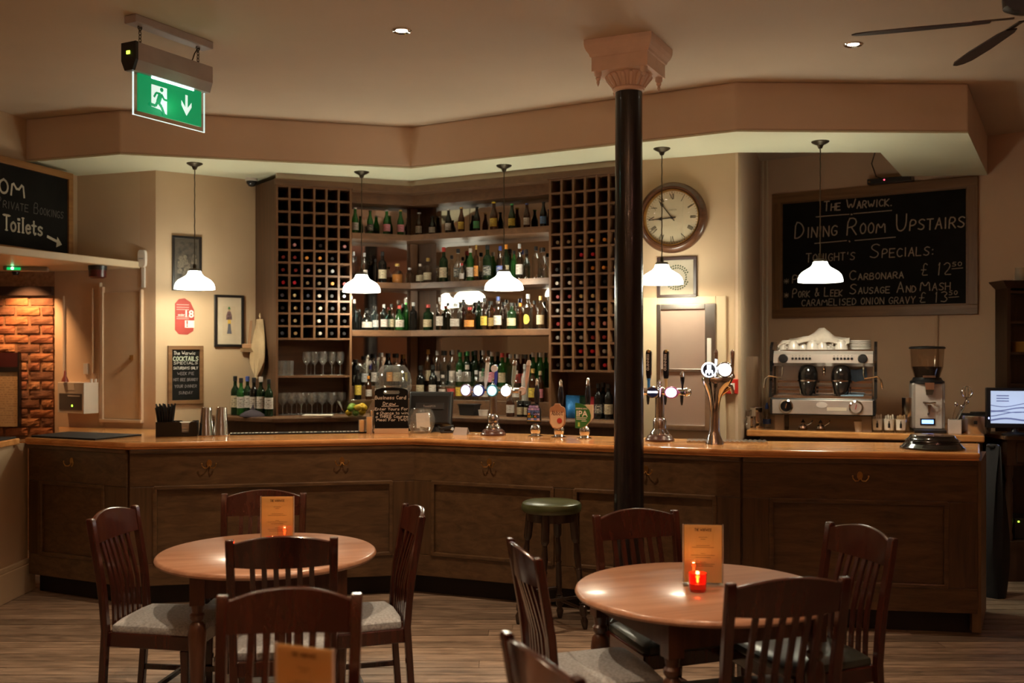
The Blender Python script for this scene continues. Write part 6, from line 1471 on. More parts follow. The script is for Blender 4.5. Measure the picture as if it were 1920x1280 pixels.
# ================================================================== CLOCK AND PICTURE
s = KW.s_at(1262); Yk = KW.Y(1262); k = Yk/FOC
ck = thing('wall_clock', 'round wooden wall clock with roman numerals', 'clock', KW.p(s, 0.0, ZP(409,Yk)), KW.rot)
RX = Matrix.Rotation(R(90),4,'X')
W_CLK = wood('clock_wood', (0.055,0.020,0.009), (0.12,0.048,0.022), 0.3, 'x', 1.0, 0.3)
ro = 66*k
MB().lathe([(ro*0.96,0.0),(ro,0.012),(ro,0.035),(ro*0.95,0.055),(ro*0.88,0.066),(ro*0.82,0.062),(ro*0.80,0.05),(ro*0.80,0.0)], 56, M=RX, caps=0).build('wooden_surround', W_CLK, ck)
MB().lathe([(ro*0.805,0.052),(ro*0.80,0.064),(ro*0.77,0.062),(ro*0.755,0.045),(ro*0.755,0.030)], 56, M=RX, caps=0).build('brass_bezel', BRASS, ck)
rf = ro*0.755
fc = MB().lathe([(0.0001,0.030),(rf,0.030),(rf,0.0)], 56, M=RX).build('dial', mat('cream_dial', (0.66,0.54,0.38), 0.45, var=0.04), ck)
nm = MB()
ROM = ['XII','I','II','III','IIII','V','VI','VII','VIII','IX','X','XI']
def rom(txt, ang):
    hh = rf*0.20; wd = {'I':0.030,'V':0.085,'X':0.085}; tot = sum(wd[c] for c in txt)*rf*1.15; x = -tot/2
    ca, sa = math.cos(-ang), math.sin(-ang)
    def tr(px_, pz_): pz_ += rf*0.70; return (px_*ca - pz_*sa, px_*sa + pz_*ca)
    def st(a, b, th): 
        ribbon(nm, [tr(*a), tr(*b)], th, -0.0312)
    for c in txt:
        w_ = wd[c]*rf*1.15
        if c == 'I': st((x+w_/2,0),(x+w_/2,hh), rf*0.020)
        if c == 'V': st((x,hh),(x+w_/2,0), rf*0.026); st((x+w_,hh),(x+w_/2,0), rf*0.010)
        if c == 'X': st((x,hh),(x+w_,0), rf*0.026); st((x+w_,hh),(x,0), rf*0.010)
        x += w_
for i, t_ in enumerate(ROM): rom(t_, 2*PI*i/12)
for i in range(60):
    a = 2*PI*i/60; r0, r1 = (rf*0.925, rf*0.975); ribbon(nm, [(r0*math.sin(a),r0*math.cos(a)),(r1*math.sin(a),r1*math.cos(a))], rf*(0.022 if i % 5 == 0 else 0.012), -0.0312)
nm.build('numerals', mat('clock_black', (0.015,0.012,0.010), 0.5), fc, smooth=False)
m = MB(); write(m, 'LONDON', -rf*0.17, rf*0.17, rf*0.27, rf*0.055, None, 0.14, -0.0312, 0); m.build('dial_name', mat('faded_dial_print', (0.30,0.22,0.15), 0.6), fc, smooth=False)
def hand(ang, ln, wd, spade, nme, y):
    ca, sa = math.cos(-ang), math.sin(-ang)
    pts = [(-wd,-ln*0.18),(wd,-ln*0.18),(wd*0.8,ln*spade-0.015),(wd*3.2,ln*spade),(wd*0.9,ln*(spade+0.14)),(0,ln),(-wd*0.9,ln*(spade+0.14)),(-wd*3.2,ln*spade),(-wd*0.8,ln*spade-0.015)]
    MB().plate([(x*ca - z*sa, x*sa + z*ca) for x, z in pts], y-0.0015, y).build(nme, mat('clock_black', (0.015,0.012,0.010), 0.5), ck, smooth=False)
hand(2*PI*(8.88/12), rf*0.80, 0.004, 0.52, 'hour_hand', -0.034)
hand(2*PI*(53.8/60), rf*0.86, 0.0038, 0.72, 'minute_hand', -0.037)
MB().lathe([(0.0001,0.042),(0.010,0.040),(0.010,0.030)], 16, M=RX).build('hub', mat('clock_black', (0.015,0.012,0.010), 0.5), ck)
MB().lathe([(0.0001,0.050),(rf*0.7,0.048),(rf,0.043)], 40, M=RX, caps=0).build('cover_glass', G_CLEAR, ck)
def cert(t, w, h):
    m = MB()
    for rr_, n in ((0.56,26),(0.70,30)):
        for i in range(n):
            a = 2*PI*i/n
            if rr_ > 0.6 and abs(math.sin(a)) < 0.35: continue
            x, z = rr_*w*math.cos(a), rr_*w*math.sin(a); r = 0.008
            m.plate([(x-r,z-r*0.5),(x,z-r),(x+r,z),(x,z+r)], -0.0118, -0.0105)
    m.plate([(-0.02,-0.02),(0.02,-0.02),(0.03,0.01),(0,0.04),(-0.03,0.01)], -0.0118, -0.0105)
    m.build('printed_wreath', mat('print_dark_green', (0.05,0.06,0.03), 0.8), t, smooth=False)
picture(KW, 1233, 1307, 482, 558, 'dark framed certificate with a round wreath under the clock', 0.024, mat('grey_green_mount', (0.36,0.30,0.22), 0.7), cert, fm=mat('dark_brown_frame', (0.04,0.018,0.014), 0.4))
# fire call point and red notice
s = KW.s_at(1371); Yc = KW.Y(1371)
fp = thing('fire_call_point', 'red fire alarm call point beside the service hatch', 'alarm', KW.p(s,0.0,ZP(724,Yc)), KW.rot)
REDP = mat('red_plastic', (0.50,0.02,0.012), 0.35)
box(-0.055,0.055,-0.045,0,-0.055,0.055).build('case', REDP, fp, smooth=False, bevel=0.005)
box(-0.036,0.036,-0.048,-0.045,-0.026,0.026).build('white_pane', WHITEP, fp, smooth=False)
box(-0.024,0.024,-0.0486,-0.048,-0.004,0.004).build('print_line', mat('grey_print', (0.35,0.33,0.32), 0.5), fp, smooth=False)
s0, s1, z0, z1 = KW.rect(1192, 1209, 575, 635)
o = box(s0,s1,-0.004,0,z0,z1).build('red_notice', mat('orange_red_notice', (0.52,0.07,0.02), 0.6)); o.location = KW.p(0); o.rotation_euler = (0,0,KW.rot); tag(o, 'red notice on the wall half hidden by the black column', 'notice')

# ================================================================== MENU BLACKBOARD
s0, s1 = BW.s_at(1450), BW.s_at(1835)
mbd = thing('menu_blackboard', 'large wood framed blackboard listing the specials', 'blackboard', BW.p(s0, 0.0, 0), BW.rot)
WB = s1 - s0; yL, yR = BW.Y(1450), BW.Y(1835)
zb = (ZP(597,yL) + ZP(589,yR))/2; zt = (ZP(365,yL) + ZP(331,yR))/2; HBd = zt - zb
fw = 0.085
box(0,WB,-0.035,0,zt-fw,zt).build('frame_top', W_FRAME, mbd, smooth=False, bevel=0.004)
box(0,WB,-0.035,0,zb,zb+fw).build('frame_bottom', W_FRAME, mbd, smooth=False, bevel=0.004)
box(0,fw,-0.035,0,zb+fw,zt-fw).build('frame_side', W_FRAMEV, mbd, smooth=False, bevel=0.004)
box(WB-fw,WB,-0.035,0,zb+fw,zt-fw).build('frame_side', W_FRAMEV, mbd, smooth=False, bevel=0.004)
for a in ((fw,WB-fw,zt-fw-0.012,zt-fw),(fw,WB-fw,zb+fw,zb+fw+0.012),(fw,fw+0.012,zb+fw,zt-fw),(WB-fw-0.012,WB-fw,zb+fw,zt-fw)):
    box(a[0],a[1],-0.022,0,a[2],a[3]).build('inner_bead', W_FRAME, mbd, smooth=False)
box(fw,WB-fw,-0.014,0,zb+fw,zt-fw).build('slate', SLATE, mbd, smooth=False)
IW, IH = WB-2*fw, HBd-2*fw
def bu(x): u = (x-247)/1280.0; t_ = u/(1.12-0.12*u); return fw + t_*IW
def bv(v): return zt - fw - v*IH
ck_ = MB(); YB = -0.0158
write(ck_, 'THE WARWICK.', bu(590), bu(1068), bv(0.108), 0.085*IH, 0.062*IH, 0.11, YB)
ribbon(ck_, [(bu(530),bv(0.156)),(bu(655),bv(0.154)),(bu(778),bv(0.155))], 0.007, YB); ribbon(ck_, [(bu(810),bv(0.153)),(bu(1070),bv(0.150))], 0.007, YB); ribbon(ck_, [(bu(792),bv(0.158)),(bu(799),bv(0.158))], 0.012, YB)
write(ck_, 'DINING ROOM UPSTAIRS', bu(360), bu(1500), bv(0.340), 0.150*IH, 0.092*IH, 0.065, YB)
ribbon(ck_, [(bu(520),bv(0.400)),(bu(760),bv(0.392))], 0.007, YB); ribbon(ck_, [(bu(820),bv(0.396)),(bu(1095),bv(0.388))], 0.007, YB); ribbon(ck_, [(bu(779),bv(0.396)),(bu(783),bv(0.404))], 0.009, YB)
write(ck_, "TONIGHT'S", bu(450), bu(815), bv(0.568), 0.080*IH, 0.068*IH, 0.09, YB)
write(ck_, 'SPECIALS:', bu(925), bu(1325), bv(0.562), 0.125*IH, 0.075*IH, 0.06, YB)
write(ck_, '*', bu(266), bu(310), bv(0.765), 0.055*IH, None, 0.08, YB)
write(ck_, 'PANCETTA', bu(340), bu(703), bv(0.757), 0.072*IH, 0.055*IH, 0.09, YB)
write(ck_, 'CARBONARA', bu(780), bu(1140), bv(0.752), 0.085*IH, 0.055*IH, 0.085, YB)
write(ck_, '£ 12', bu(1252), bu(1432), bv(0.738), 0.105*IH, None, 0.06, YB)
write(ck_, '50', bu(1440), bu(1495), bv(0.668), 0.035*IH, None, 0.14, YB); ribbon(ck_, [(bu(1438),bv(0.690)),(bu(1500),bv(0.686))], 0.005, YB)
write(ck_, '*', bu(268), bu(308), bv(0.898), 0.055*IH, None, 0.08, YB)
write(ck_, 'PORK & LEEK', bu(340), bu(722), bv(0.892), 0.080*IH, 0.055*IH, 0.085, YB)
write(ck_, 'SAUSAGE AND', bu(782), bu(1218), bv(0.878), 0.090*IH, 0.055*IH, 0.075, YB)
write(ck_, 'MASH', bu(1250), bu(1424), bv(0.868), 0.085*IH, 0.062*IH, 0.08, YB)
write(ck_, 'CARAMELISED ONION GRAVY', bu(415), bu(1218), bv(0.975), 0.058*IH, None, 0.10, YB)
write(ck_, '£ 13', bu(1240), bu(1415), bv(0.972), 0.090*IH, None, 0.065, YB)
write(ck_, '50', bu(1422), bu(1470), bv(0.912), 0.035*IH, None, 0.14, YB); ribbon(ck_, [(bu(1420),bv(0.934)),(bu(1478),bv(0.930))], 0.005, YB)
ck_.build('chalk_lettering', CHALK, mbd, smooth=False)
# set top box on the board
s = BW.s_at(1672, 0.06); Yb = BW.Y(1672,0.06)
bx = thing('receiver_box', 'black receiver box with a red light on top of the menu blackboard', 'receiver', BW.p(s, 0.06, zt+0.001), BW.rot)
box(-0.20,0.18,-0.055,0.055,0,0.045).build('case', BLACK, bx, smooth=False, bevel=0.003)
MB().ball((-0.05,-0.057,0.026),0.006,10).build('red_led', emis('red_led', (1.0,0.05,0.1), 4), bx)
MB().ball((-0.18,-0.056,0.02),0.010,10).build('knob', BRASS, bx)
tag(MB().tube([BW.p(s-0.05,0.0+0.015,zt+0.035),BW.p(s-0.15,0.012,zt+0.08),BW.p(s-0.19,0.012,zt+0.20),BW.p(s-0.14,0.012,zt+0.36)],0.004,6).build('black_cable', BLACK), 'thin black cable rising from the receiver box', 'cable')

# ================================================================== COFFEE CORNER
def onc(px, d): s = CCW.s_at(px,-d); return CCW.p(s,-d,CZ)
p = onc(1545, 0.30); KC = p[1]/FOC
cm = thing('coffee_machine', 'two group chrome and black espresso machine', 'coffee machine', p, CCW.rot)
cs = math.cos(CCW.rot)
hw = 93*KC/ (cs + 0.3*abs(math.sin(CCW.rot)))
def cz(py): return (808-py)*KC
for sx in (-0.86,0.86):
    for yy in (-0.2,0.16): box(sx*hw-0.035,sx*hw+0.035,yy,yy+0.06,0,cz(776)).build('foot', mat('grey_foot', (0.35,0.28,0.22), 0.5), cm, smooth=False)
MB().box(-hw-0.012,hw+0.012,-0.285,0.27,cz(779),cz(748)).build('lower_trim', BLACK, cm, smooth=False, bevel=0.012)
box(-hw+0.008,hw-0.008,-0.292,-0.286,cz(777),cz(751)).build('steel_front', mat('bright_steel', (0.68,0.63,0.60), 0.25, 0.6), cm, smooth=False, bevel=0.004)
box(-hw*0.96,hw*0.96,-0.27,0.20,cz(748),cz(744)).build('drip_grid', STEEL, cm, smooth=False)
box(-hw*0.96,hw*0.96,0.06,0.22,cz(744),cz(688)).build('back_splash', mat('satin_steel', (0.58,0.52,0.48), 0.35, 0.5), cm, smooth=False)
for a, b in ((742,736),(733,729),(722,718)): box(-hw*0.95,hw*0.95,0.02,0.06,cz(a),cz(b)).build('steel_ledge', CHROME, cm, smooth=False)
MB().loft([[(-hw*0.98+q*2*hw*0.98,y,z) for y,z in ((-0.15,cz(690)),(-0.205,cz(684)),(-0.20,cz(668)),(-0.16,cz(662)),(0.25,cz(662)),(0.25,cz(690)))] for q in (0,1)]).build('upper_panel', mat('satin_steel', (0.58,0.52,0.48), 0.35, 0.5), cm, smooth=False)
for sx in (-1,1):
    a = sx*hw; b = a + sx*0.022
    pr = [(-0.26,cz(748)),(-0.19,cz(700)),(-0.21,cz(680)),(-0.19,cz(655)),(-0.10,cz(645)),(0.15,cz(645)),(0.27,cz(665)),(0.27,cz(748)),(-0.02,cz(748)),(-0.02,cz(744))]
    MB().loft([[(x,y,z) for y,z in pr] for x in (min(a,b),max(a,b))]).build('side_panel', mat('gloss_black_side', (0.010,0.010,0.011), 0.15, coat=0.5), cm, smooth=False)
for px in (-0.78,0.78):
    MB().lathe([(0.036,0.0),(0.036,0.018),(0.030,0.028),(0.0001,0.030)],22,M=Matrix.Translation((px*hw,-0.20,cz(676))) @ RX).build('steam_knob', BLACK, cm)
for g in (-0.42,0.40):
    for i in range(6): MB().lathe([(0.010,0.0),(0.010,0.006),(0.0001,0.007)],12,M=Matrix.Translation((g*hw+(i-2.5)*0.026,-0.203,cz(676))) @ RX).build('button', BLACK, cm)
    for i in range(6): MB().ball((g*hw+(i-2.5)*0.026,-0.203,cz(671)),0.003,6).build('indicator_dot', BLACK, cm)
for gx in (-0.30,0.36):
    gm = mat('gloss_black_group', (0.008,0.007,0.007), 0.12, coat=0.5)
    x = gx*hw
    grp = MB().loft([el2 for el2 in [[(x+rx*math.cos(2*PI*q/20), -0.13+ry*math.sin(2*PI*q/20), cz(py)) for q in range(20)] for py, rx, ry in ((717,0.074,0.075),(710,0.078,0.08),(700,0.072,0.075),(692,0.058,0.06),(686,0.035,0.04),(684,0.01,0.01))]]).build('group_head', gm, cm)
    MB().lathe([(0.080,cz(718)),(0.080,cz(715.5)),(0.075,cz(715))],22,(x,-0.13,0)).build('chrome_ring', CHROME, grp)
    MB().loft([[(x+rx*math.cos(2*PI*q/20), -0.14-off+ry*math.sin(2*PI*q/20), cz(py)) for q in range(20)] for py, rx, ry, off in ((745,0.03,0.028,0.06),(738,0.048,0.035,0.055),(728,0.062,0.045,0.03),(720,0.070,0.06,0.01),(718,0.072,0.065,0.0))]).build('portafilter_handle', gm, grp)
    for sx in (-1,1): MB().tube([(x+sx*0.05,-0.12,cz(722)),(x+sx*0.058,-0.12,cz(735)),(x+sx*0.052,-0.12,cz(742))],0.008,8).build('coffee_spout', CHROME, grp)
MB().lathe([(0.012,cz(688)),(0.014,cz(700)),(0.008,cz(702)),(0.010,cz(707))],12,(0.02*hw,-0.14,0)).build('water_tap', CHROME, cm)
for sx in (-1,1):
    MB().tube([(sx*hw*0.80,-0.17,cz(688)),(sx*hw*0.80,-0.20,cz(705)),(sx*hw*0.82,-0.23,cz(712)),(sx*hw*1.06,-0.25,cz(708)),(sx*hw*1.13,-0.25,cz(714)),(sx*hw*1.16,-0.25,cz(730))],0.007,8).build('steam_wand', CHROME, cm)
for px, nm_ in ((-0.70,'dial_knob'),(0.66,'pressure_gauge')):
    x = px*hw; zz = cz(763); M = Matrix.Translation((x,-0.292,zz)) @ RX
    o = MB().lathe([(0.052,0.0),(0.052,0.008),(0.042,0.014),(0.040,0.008)],28,M=M).build(nm_, CHROME, cm)
    MB().lathe([(0.0001,0.009),(0.040,0.009)],24,M=M).build('dial_face', mat('gauge_face', (0.70,0.55,0.48), 0.4) if px > 0 else BLACK, o)
    ribbon_m = MB(); ribbon(ribbon_m, [(x-0.004,zz-0.014),(x+0.004,zz+0.020)], 0.006, -0.3025); ribbon_m.build('needle', REDP if px > 0 else CHROME, o, smooth=False)
MB().lathe([(0.0001,0.004),(0.040,0.003),(0.042,0.0)],24,M=Matrix.Translation((0.0,-0.292,cz(760))) @ RX @ Matrix.Scale(0.55,4,(0,1,0))).build('maker_plate', mat('pale_plate', (0.6,0.52,0.48), 0.3), cm)
box(0.10*hw,0.48*hw,-0.294,-0.292,cz(770),cz(764)).build('label_strip', mat('cream_strip', (0.6,0.52,0.42), 0.5), cm, smooth=False)
box(-hw*0.97,hw*0.97,-0.16,0.24,cz(662),cz(660)).build('cup_tray', CHROME, cm, smooth=False)
# blue cloth on the machine
o = MB().loft([[(x,0.045-0.008*math.sin(7*x)-yo,z) for x,z in ((0.45*hw,cz(715)+0.02),(0.62*hw,cz(720)),(0.86*hw,cz(714)),(0.84*hw,cz(693)),(0.66*hw,cz(697)),(0.5*hw,cz(696)))] for yo in (0.02,0.026)]).build('blue_cloth', mat('blue_microfibre', (0.20,0.30,0.42), 0.9, bump=0.3)); o.location = p; o.rotation_euler = (0,0,CCW.rot)
tag(o, 'pale blue cloth tucked behind the right coffee group', 'cloth')
o = MB().box(0.36*hw,0.80*hw,-0.26,-0.10,cz(744)+0.0005,cz(744)+0.010).build('blue_cloth', mat('blue_microfibre', (0.20,0.30,0.42), 0.9, bump=0.3), bevel=0.004); o.location = p; o.rotation_euler = (0,0,CCW.rot)
tag(o, 'folded pale blue cloth on the drip grid of the coffee machine', 'cloth')
# cups, plates and tea towel on top
Mc = Matrix.Translation(p) @ Matrix.Rotation(CCW.rot,4,'Z')
ztop = cz(660)
cup0 = None
CL = [(-0.80,-0.10),(-0.60,-0.12),(-0.42,-0.08),(-0.22,-0.12),(-0.02,-0.11),(0.14,-0.06),(0.36,-0.11)]
for i, (u, yy) in enumerate(CL):
    q = Mc @ Vector((u*hw,yy,ztop+0.0005))
    if cup0 is None:
        cup0 = thing('coffee_cup', '', 'cup', q, 0)
        MB().lathe([(0.042,0.0),(0.044,0.002),(0.040,0.030),(0.028,0.058),(0.020,0.062),(0.020,0.066),(0.0001,0.066)],24).build('cup_body', PORC, cup0)
        MB().tube([(0.038,0,0.02),(0.055,0,0.018),(0.062,0,0.03),(0.054,0,0.044),(0.034,0,0.045)],0.0045,8).build('cup_handle', PORC, cup0)
        o = cup0
    else: o = dup(cup0)
    o.location = q; o.rotation_euler = (0,0,R((200,190,185,20,-10,250,170)[i])); s_ = (0.85,1.1,0.9,1.15,1.0,0.95,1.15)[i]; o.scale = (s_,s_,s_)
    tag(o, 'upturned white coffee cup on the machine, %s from left' % ORD[i], 'cup', 'upturned cups on the coffee machine')
for i in range(6):
    q = Mc @ Vector((0.70*hw,0.0,ztop+0.001+i*0.0125))
    o = MB().lathe([(0.0001,0.0),(0.06,0.0),(0.086,0.003),(0.090,0.005),(0.090,0.0115),(0.086,0.012),(0.050,0.0085),(0.0001,0.006)],30).build('saucer', PORC); o.location = q
    tag(o, 'white saucer in the stack on the coffee machine, %s from the bottom' % ORD[i], 'saucer', 'stacked saucers on the coffee machine')
rows = []
for j in range(7):
    v = j/6; row = []
    for i in range(15):
        u = i/14; x = (-0.93 + 1.45*u)*hw; y = -0.14 + 0.30*v
        z = ztop + 0.075*min(1.05,(0.95+0.15*math.sin(u*7))) + 0.105*math.exp(-((u-0.62)/0.20)**2)*math.sin(PI*min(0.98,max(0.02,v*0.9+0.05)))**0.8 - 0.03*(v < 0.1) + 0.012*math.sin(u*19+v*5) + 0.004
        if u < 0.10: z -= 0.045*(1-u/0.10)
        row.append((x,y,z))
    rows.append(row)
m = MB(); vs = [q for r in rows for q in r]; m.add(vs, [(j*15+i,j*15+i+1,(j+1)*15+i+1,(j+1)*15+i) for j in range(6) for i in range(14)])
o = m.build('tea_towel', mat('white_towel', (0.62,0.55,0.48), 0.95, var=0.06, scale=50, bump=0.3)); o.location = p; o.rotation_euler = (0,0,CCW.rot); md = o.modifiers.new('thick','SOLIDIFY'); md.thickness = 0.005
tag(o, 'crumpled white tea towel over the cups on the coffee machine', 'tea towel')
# under the machine: two portafilters and small cup
for i, (u, lab) in enumerate(((-0.40,'small chrome tea strainer under the coffee machine, left one'),(-0.05,'small chrome tea strainer under the coffee machine, right one'))):
    q = Mc @ Vector((u*hw,-0.12,0.0))
    t = thing('tea_infuser', lab, 'infuser', q, 0, 'chrome infusers under the coffee machine')
    MB().lathe([(0.0001,0.0),(0.03,0.0),(0.038,0.012),(0.034,0.030),(0.020,0.036),(0.012,0.042)],20).build('bowl', CHROME, t); MB().lathe([(0.012,0.042),(0.018,0.055),(0.008,0.070),(0.0001,0.085)],14).build('knob', CHROME, t)
    MB().tube([(0.03,0,0.03),(0.06,-0.01,0.05),(0.075,-0.01,0.075)],0.006,8).build('spout', CHROME, t)
q = Mc @ Vector((0.70*hw,-0.18,0.0)); o = MB().lathe([(0.0001,0),(0.024,0.0),(0.034,0.075),(0.031,0.075),(0.022,0.004),(0.0001,0.004)],18).build('espresso_cup', mat('white_paper', (0.74,0.68,0.60), 0.9)); o.location = q; tag(o, 'small white paper cup under the coffee machine', 'cup')
# milk jugs left of the machine
for px, d, hh, r, lab in ((1418,0.22,0.165,0.055,'large steel milk jug left of the coffee machine'), (1408,0.13,0.10,0.040,'small steel milk jug in front of the large one')):
    q = onc(px,d); t = thing('milk_jug', lab, 'jug', q, R(180), 'steel milk jugs')
    MB().lathe([(0.0001,0),(r,0.0),(r*1.02,0.01),(r*0.98,hh*0.5),(r*0.85,hh*0.85),(r*0.92,hh),(r*0.86,hh),(r*0.80,hh*0.85),(r*0.9,0.01),(0.0001,0.006)],28).build('jug_body', CHROME, t)
    MB().tube([(r*0.9,0,hh*0.85),(r*1.5,0,hh*0.85),(r*1.6,0,hh*0.5),(r*1.0,0,hh*0.25)],0.006,8).build('jug_handle', CHROME, t)
q = onc(1438,0.30); t = thing('spray_bottle', 'clear spray bottle with blue top between jug and coffee machine', 'bottle', q)
MB().lathe([(0.0001,0),(0.03,0.0),(0.032,0.02),(0.030,0.11),(0.014,0.14),(0.012,0.155)],20).build('bottle_body', G_CLEAR, t); MB().lathe([(0.014,0.15),(0.014,0.175),(0.008,0.185),(0.008,0.20),(0.0001,0.20)],14).build('blue_cap', mat('blue_cap', (0.05,0.12,0.5), 0.4), t); MB().lathe([(0.0325,0.03),(0.0325,0.07)],16,a0=R(-170),a1=R(-10)).build('blue_label', mat('blue_label', (0.08,0.16,0.5), 0.5), t)
# tall wooden splash board at the left of the corner
s = CCW.s_at(1404,-0.36); q = CCW.p(s,-0.36,CZ); o = box(-0.075,0.075,-0.012,0.012,0.0,ZP(668,q[1])-CZ).build('splash_board', wood('splash_board_wood', (0.20,0.115,0.065), (0.27,0.16,0.09), 0.5, 'z'), smooth=False); o.location = (q[0],q[1],CZ+0.0005); o.rotation_euler = (0,0,R(-6)); tag(o, 'upright brown board at the left end of the coffee counter', 'board')
# sugar glasses
for i, px in enumerate((1645,1667,1689)):
    q = onc(px,0.13); t = thing('sugar_glass', '%s glass of paper sachets with a bottle emblem' % ('leftmost','middle','rightmost')[i], 'glass', q, CCW.rot, 'glasses of sachets by the grinder')
    q2 = 0.046
    MB().lathe([(0.0001,0.010),(q2*0.78,0.010),(q2*0.82,0.0),(q2,0.115),(q2*0.99,0.118)],24,caps=0).build('tumbler', G_CLEAR, t)
    MB().lathe([(0.0001,0.014),(q2*0.72,0.014),(q2*0.88,0.10),(0.0001,0.10)],16).build('sachets', mat('sachet_paper_%d' % i, ((0.70,0.62,0.52),(0.70,0.64,0.56),(0.60,0.42,0.24))[i], 0.9, var=0.3, scale=40, bump=0.5), t)
    for kx in range(4): box(-0.028+0.016*kx,-0.016+0.016*kx,-0.02+0.01*kx,-0.016+0.01*kx,0.05,0.128+0.006*(kx%2)).build('sachet', mat('sachet_paper_%d' % i, (0.7,0.62,0.52), 0.9), t, smooth=False)
    MB().lathe([(q2*0.90,0.02),(q2*1.0,0.10)],10,a0=R(-140),a1=R(-40)).build('white_panel', mat('white_paper', (0.74,0.68,0.60), 0.9), t)
    MB().plate([(-0.008,0.035),(0.008,0.035),(0.008,0.065),(0.003,0.075),(0.003,0.088),(-0.003,0.088),(-0.003,0.075),(-0.008,0.065)], -q2*1.03, -q2*1.02).build('bottle_emblem', BLACK, t, smooth=False)
q = onc(1650,0.16); o = MB().prism([(-0.19,-0.07),(0.26,-0.07),(0.26,0.07),(-0.19,0.07)],-0.0002,0.0).build('bar_mat', BLACKM); bpy.data.objects.remove(o)
# grinder
q = onc(1739,0.26); KG = q[1]/FOC
gr = thing('coffee_grinder', 'silver coffee grinder with smoked bean hopper', 'coffee grinder', q, CCW.rot + R(6))
def gz(py): return (808-py)*KG
box(-0.115,0.115,-0.16,0.13,0,0.025).build('base', BLACK, gr, smooth=False, bevel=0.006)
MB().loft([[(-0.118,-0.06,z),(0.118,-0.06,z),(0.118,0.12,z),(-0.118,0.12,z)] for z in (0.025,gz(716))]).build('body', mat('grey_side', (0.40,0.36,0.33), 0.4, 0.3), gr, smooth=False, bevel=0.012)
box(-0.095,0.095,-0.066,-0.06,0.03,gz(718)).build('front_plate', mat('white_front', (0.62,0.56,0.52), 0.35), gr, smooth=False, bevel=0.002)
MB().lathe([(0.125,gz(717)),(0.125,gz(713)),(0.11,gz(711)),(0.10,gz(706))],30,(0,0.02,0)).build('collar', BLACK, gr)
MB().lathe([(0.085,gz(706)),(0.09,gz(700)),(0.105,gz(686)),(0.0001,gz(686))],30,(0,0.02,0)).build('beans', mat('coffee_beans', (0.028,0.012,0.006), 0.5, var=0.6, scale=60, bump=1.0), gr)
MB().lathe([(0.092,gz(706)),(0.098,gz(700)),(0.116,gz(686)),(0.125,gz(650))],30,(0,0.02,0)).build('hopper', glass('smoked_hopper', (0.74,0.66,0.58)), gr)
MB().lathe([(0.0001,gz(647)),(0.12,gz(648)),(0.132,gz(650)),(0.132,gz(652)),(0.12,gz(652.5))],30,(0,0.02,0)).build('lid', BLACK, gr)
MB().box(-0.045,0.045,-0.09,-0.08,gz(706),gz(702)).build('name_plate', STEEL, gr)
MB().loft([[(-a,-0.07-b,z),(a,-0.07-b,z),(a,-0.066,z),(-a,-0.066,z)] for z,a,b in ((gz(738),0.022,0.03),(gz(728),0.030,0.05),(gz(715),0.034,0.045))]).build('chute', CHROME, gr, smooth=False)
MB().tube([(-0.03,-0.07,gz(753)),(-0.04,-0.10,gz(752)),(0.0,-0.125,gz(753)),(0.04,-0.10,gz(752)),(0.03,-0.07,gz(753))],0.008,8).build('portafilter_fork', CHROME, gr)
MB().loft([[(-0.012+0.004*j,-0.10-0.004*j,z),(0.014-0.012*j,-0.10,z),(0.014-0.012*j,-0.07,z),(-0.012+0.004*j,-0.07,z)] for j,z in ((0,gz(756)),(1,gz(770)),(2,gz(776)))]).build('switch_lever', CHROME, gr)
box(-0.062,0.045,-0.072,-0.066,gz(794),gz(782)).build('display_frame', BLACK, gr, smooth=False)
box(-0.050,0.033,-0.0735,-0.072,gz(791.5),gz(784.5)).build('display', emis('blue_display', (0.12,0.32,1.0), 2.6), gr, smooth=False)
# glass beside the grinder, knock box, whisk pot
q = onc(1703,0.24); t = thing('steel_beaker', 'tall steel and glass beaker left of the grinder', 'beaker', q)
MB().lathe([(0.0001,0),(0.04,0.0),(0.042,0.11)],20).build('glass_foot', G_CLEAR, t); MB().lathe([(0.038,0.11),(0.046,0.12),(0.048,0.26),(0.044,0.26),(0.040,0.13)],20).build('steel_cup', STEEL, t)
q = onc(1827,0.24); kb = thing('knock_box', 'round brushed steel knock box right of the grinder', 'knock box', q, CCW.rot)
MB().lathe([(0.0001,0),(0.105,0.0),(0.108,0.004),(0.108,0.13),(0.104,0.135),(0.098,0.13),(0.096,0.01),(0.0001,0.01)],36).build('steel_drum', STEEL, kb)
box(-0.012,0.012,-0.112,-0.107,0.075,0.10).build('badge', BLACK, kb)
MB().cyl((-0.10,0,0.135),(0.10,0,0.135),0.016).build('knock_bar', BLACKM, kb)
q = onc(1790,0.16); wp = thing('spoon_pot', 'white square pot holding spoons and a whisk', 'pot', q, CCW.rot)
box(-0.045,0.045,-0.045,0.045,0,0.105).build('pot_body', mat('white_front', (0.62,0.56,0.52), 0.35), wp, smooth=False, bevel=0.003)
box(-0.038,0.038,-0.038,0.038,0.1051,0.107).build('pot_mouth', BLACK, wp, smooth=False)
for i, (dx, dy, ln) in enumerate(((-0.02,0.0,0.22),(0.0,0.02,0.20),(0.015,-0.01,0.24))):
    m = MB().cyl((dx,dy,0.09),(dx+0.03+0.02*i,dy,ln),0.0035,n=6); m.ball((dx+0.03+0.02*i,dy,ln),0.014,10,1.4)
    o = m.build('teaspoon', CHROME); o.location = q; o.rotation_euler = (0,0,CCW.rot); tag(o, 'long steel teaspoon standing in the white pot', 'spoon', 'spoons in the white pot')
m = MB().cyl((0.02,0.02,0.09),(0.085,0.02,0.27),0.005,n=8)
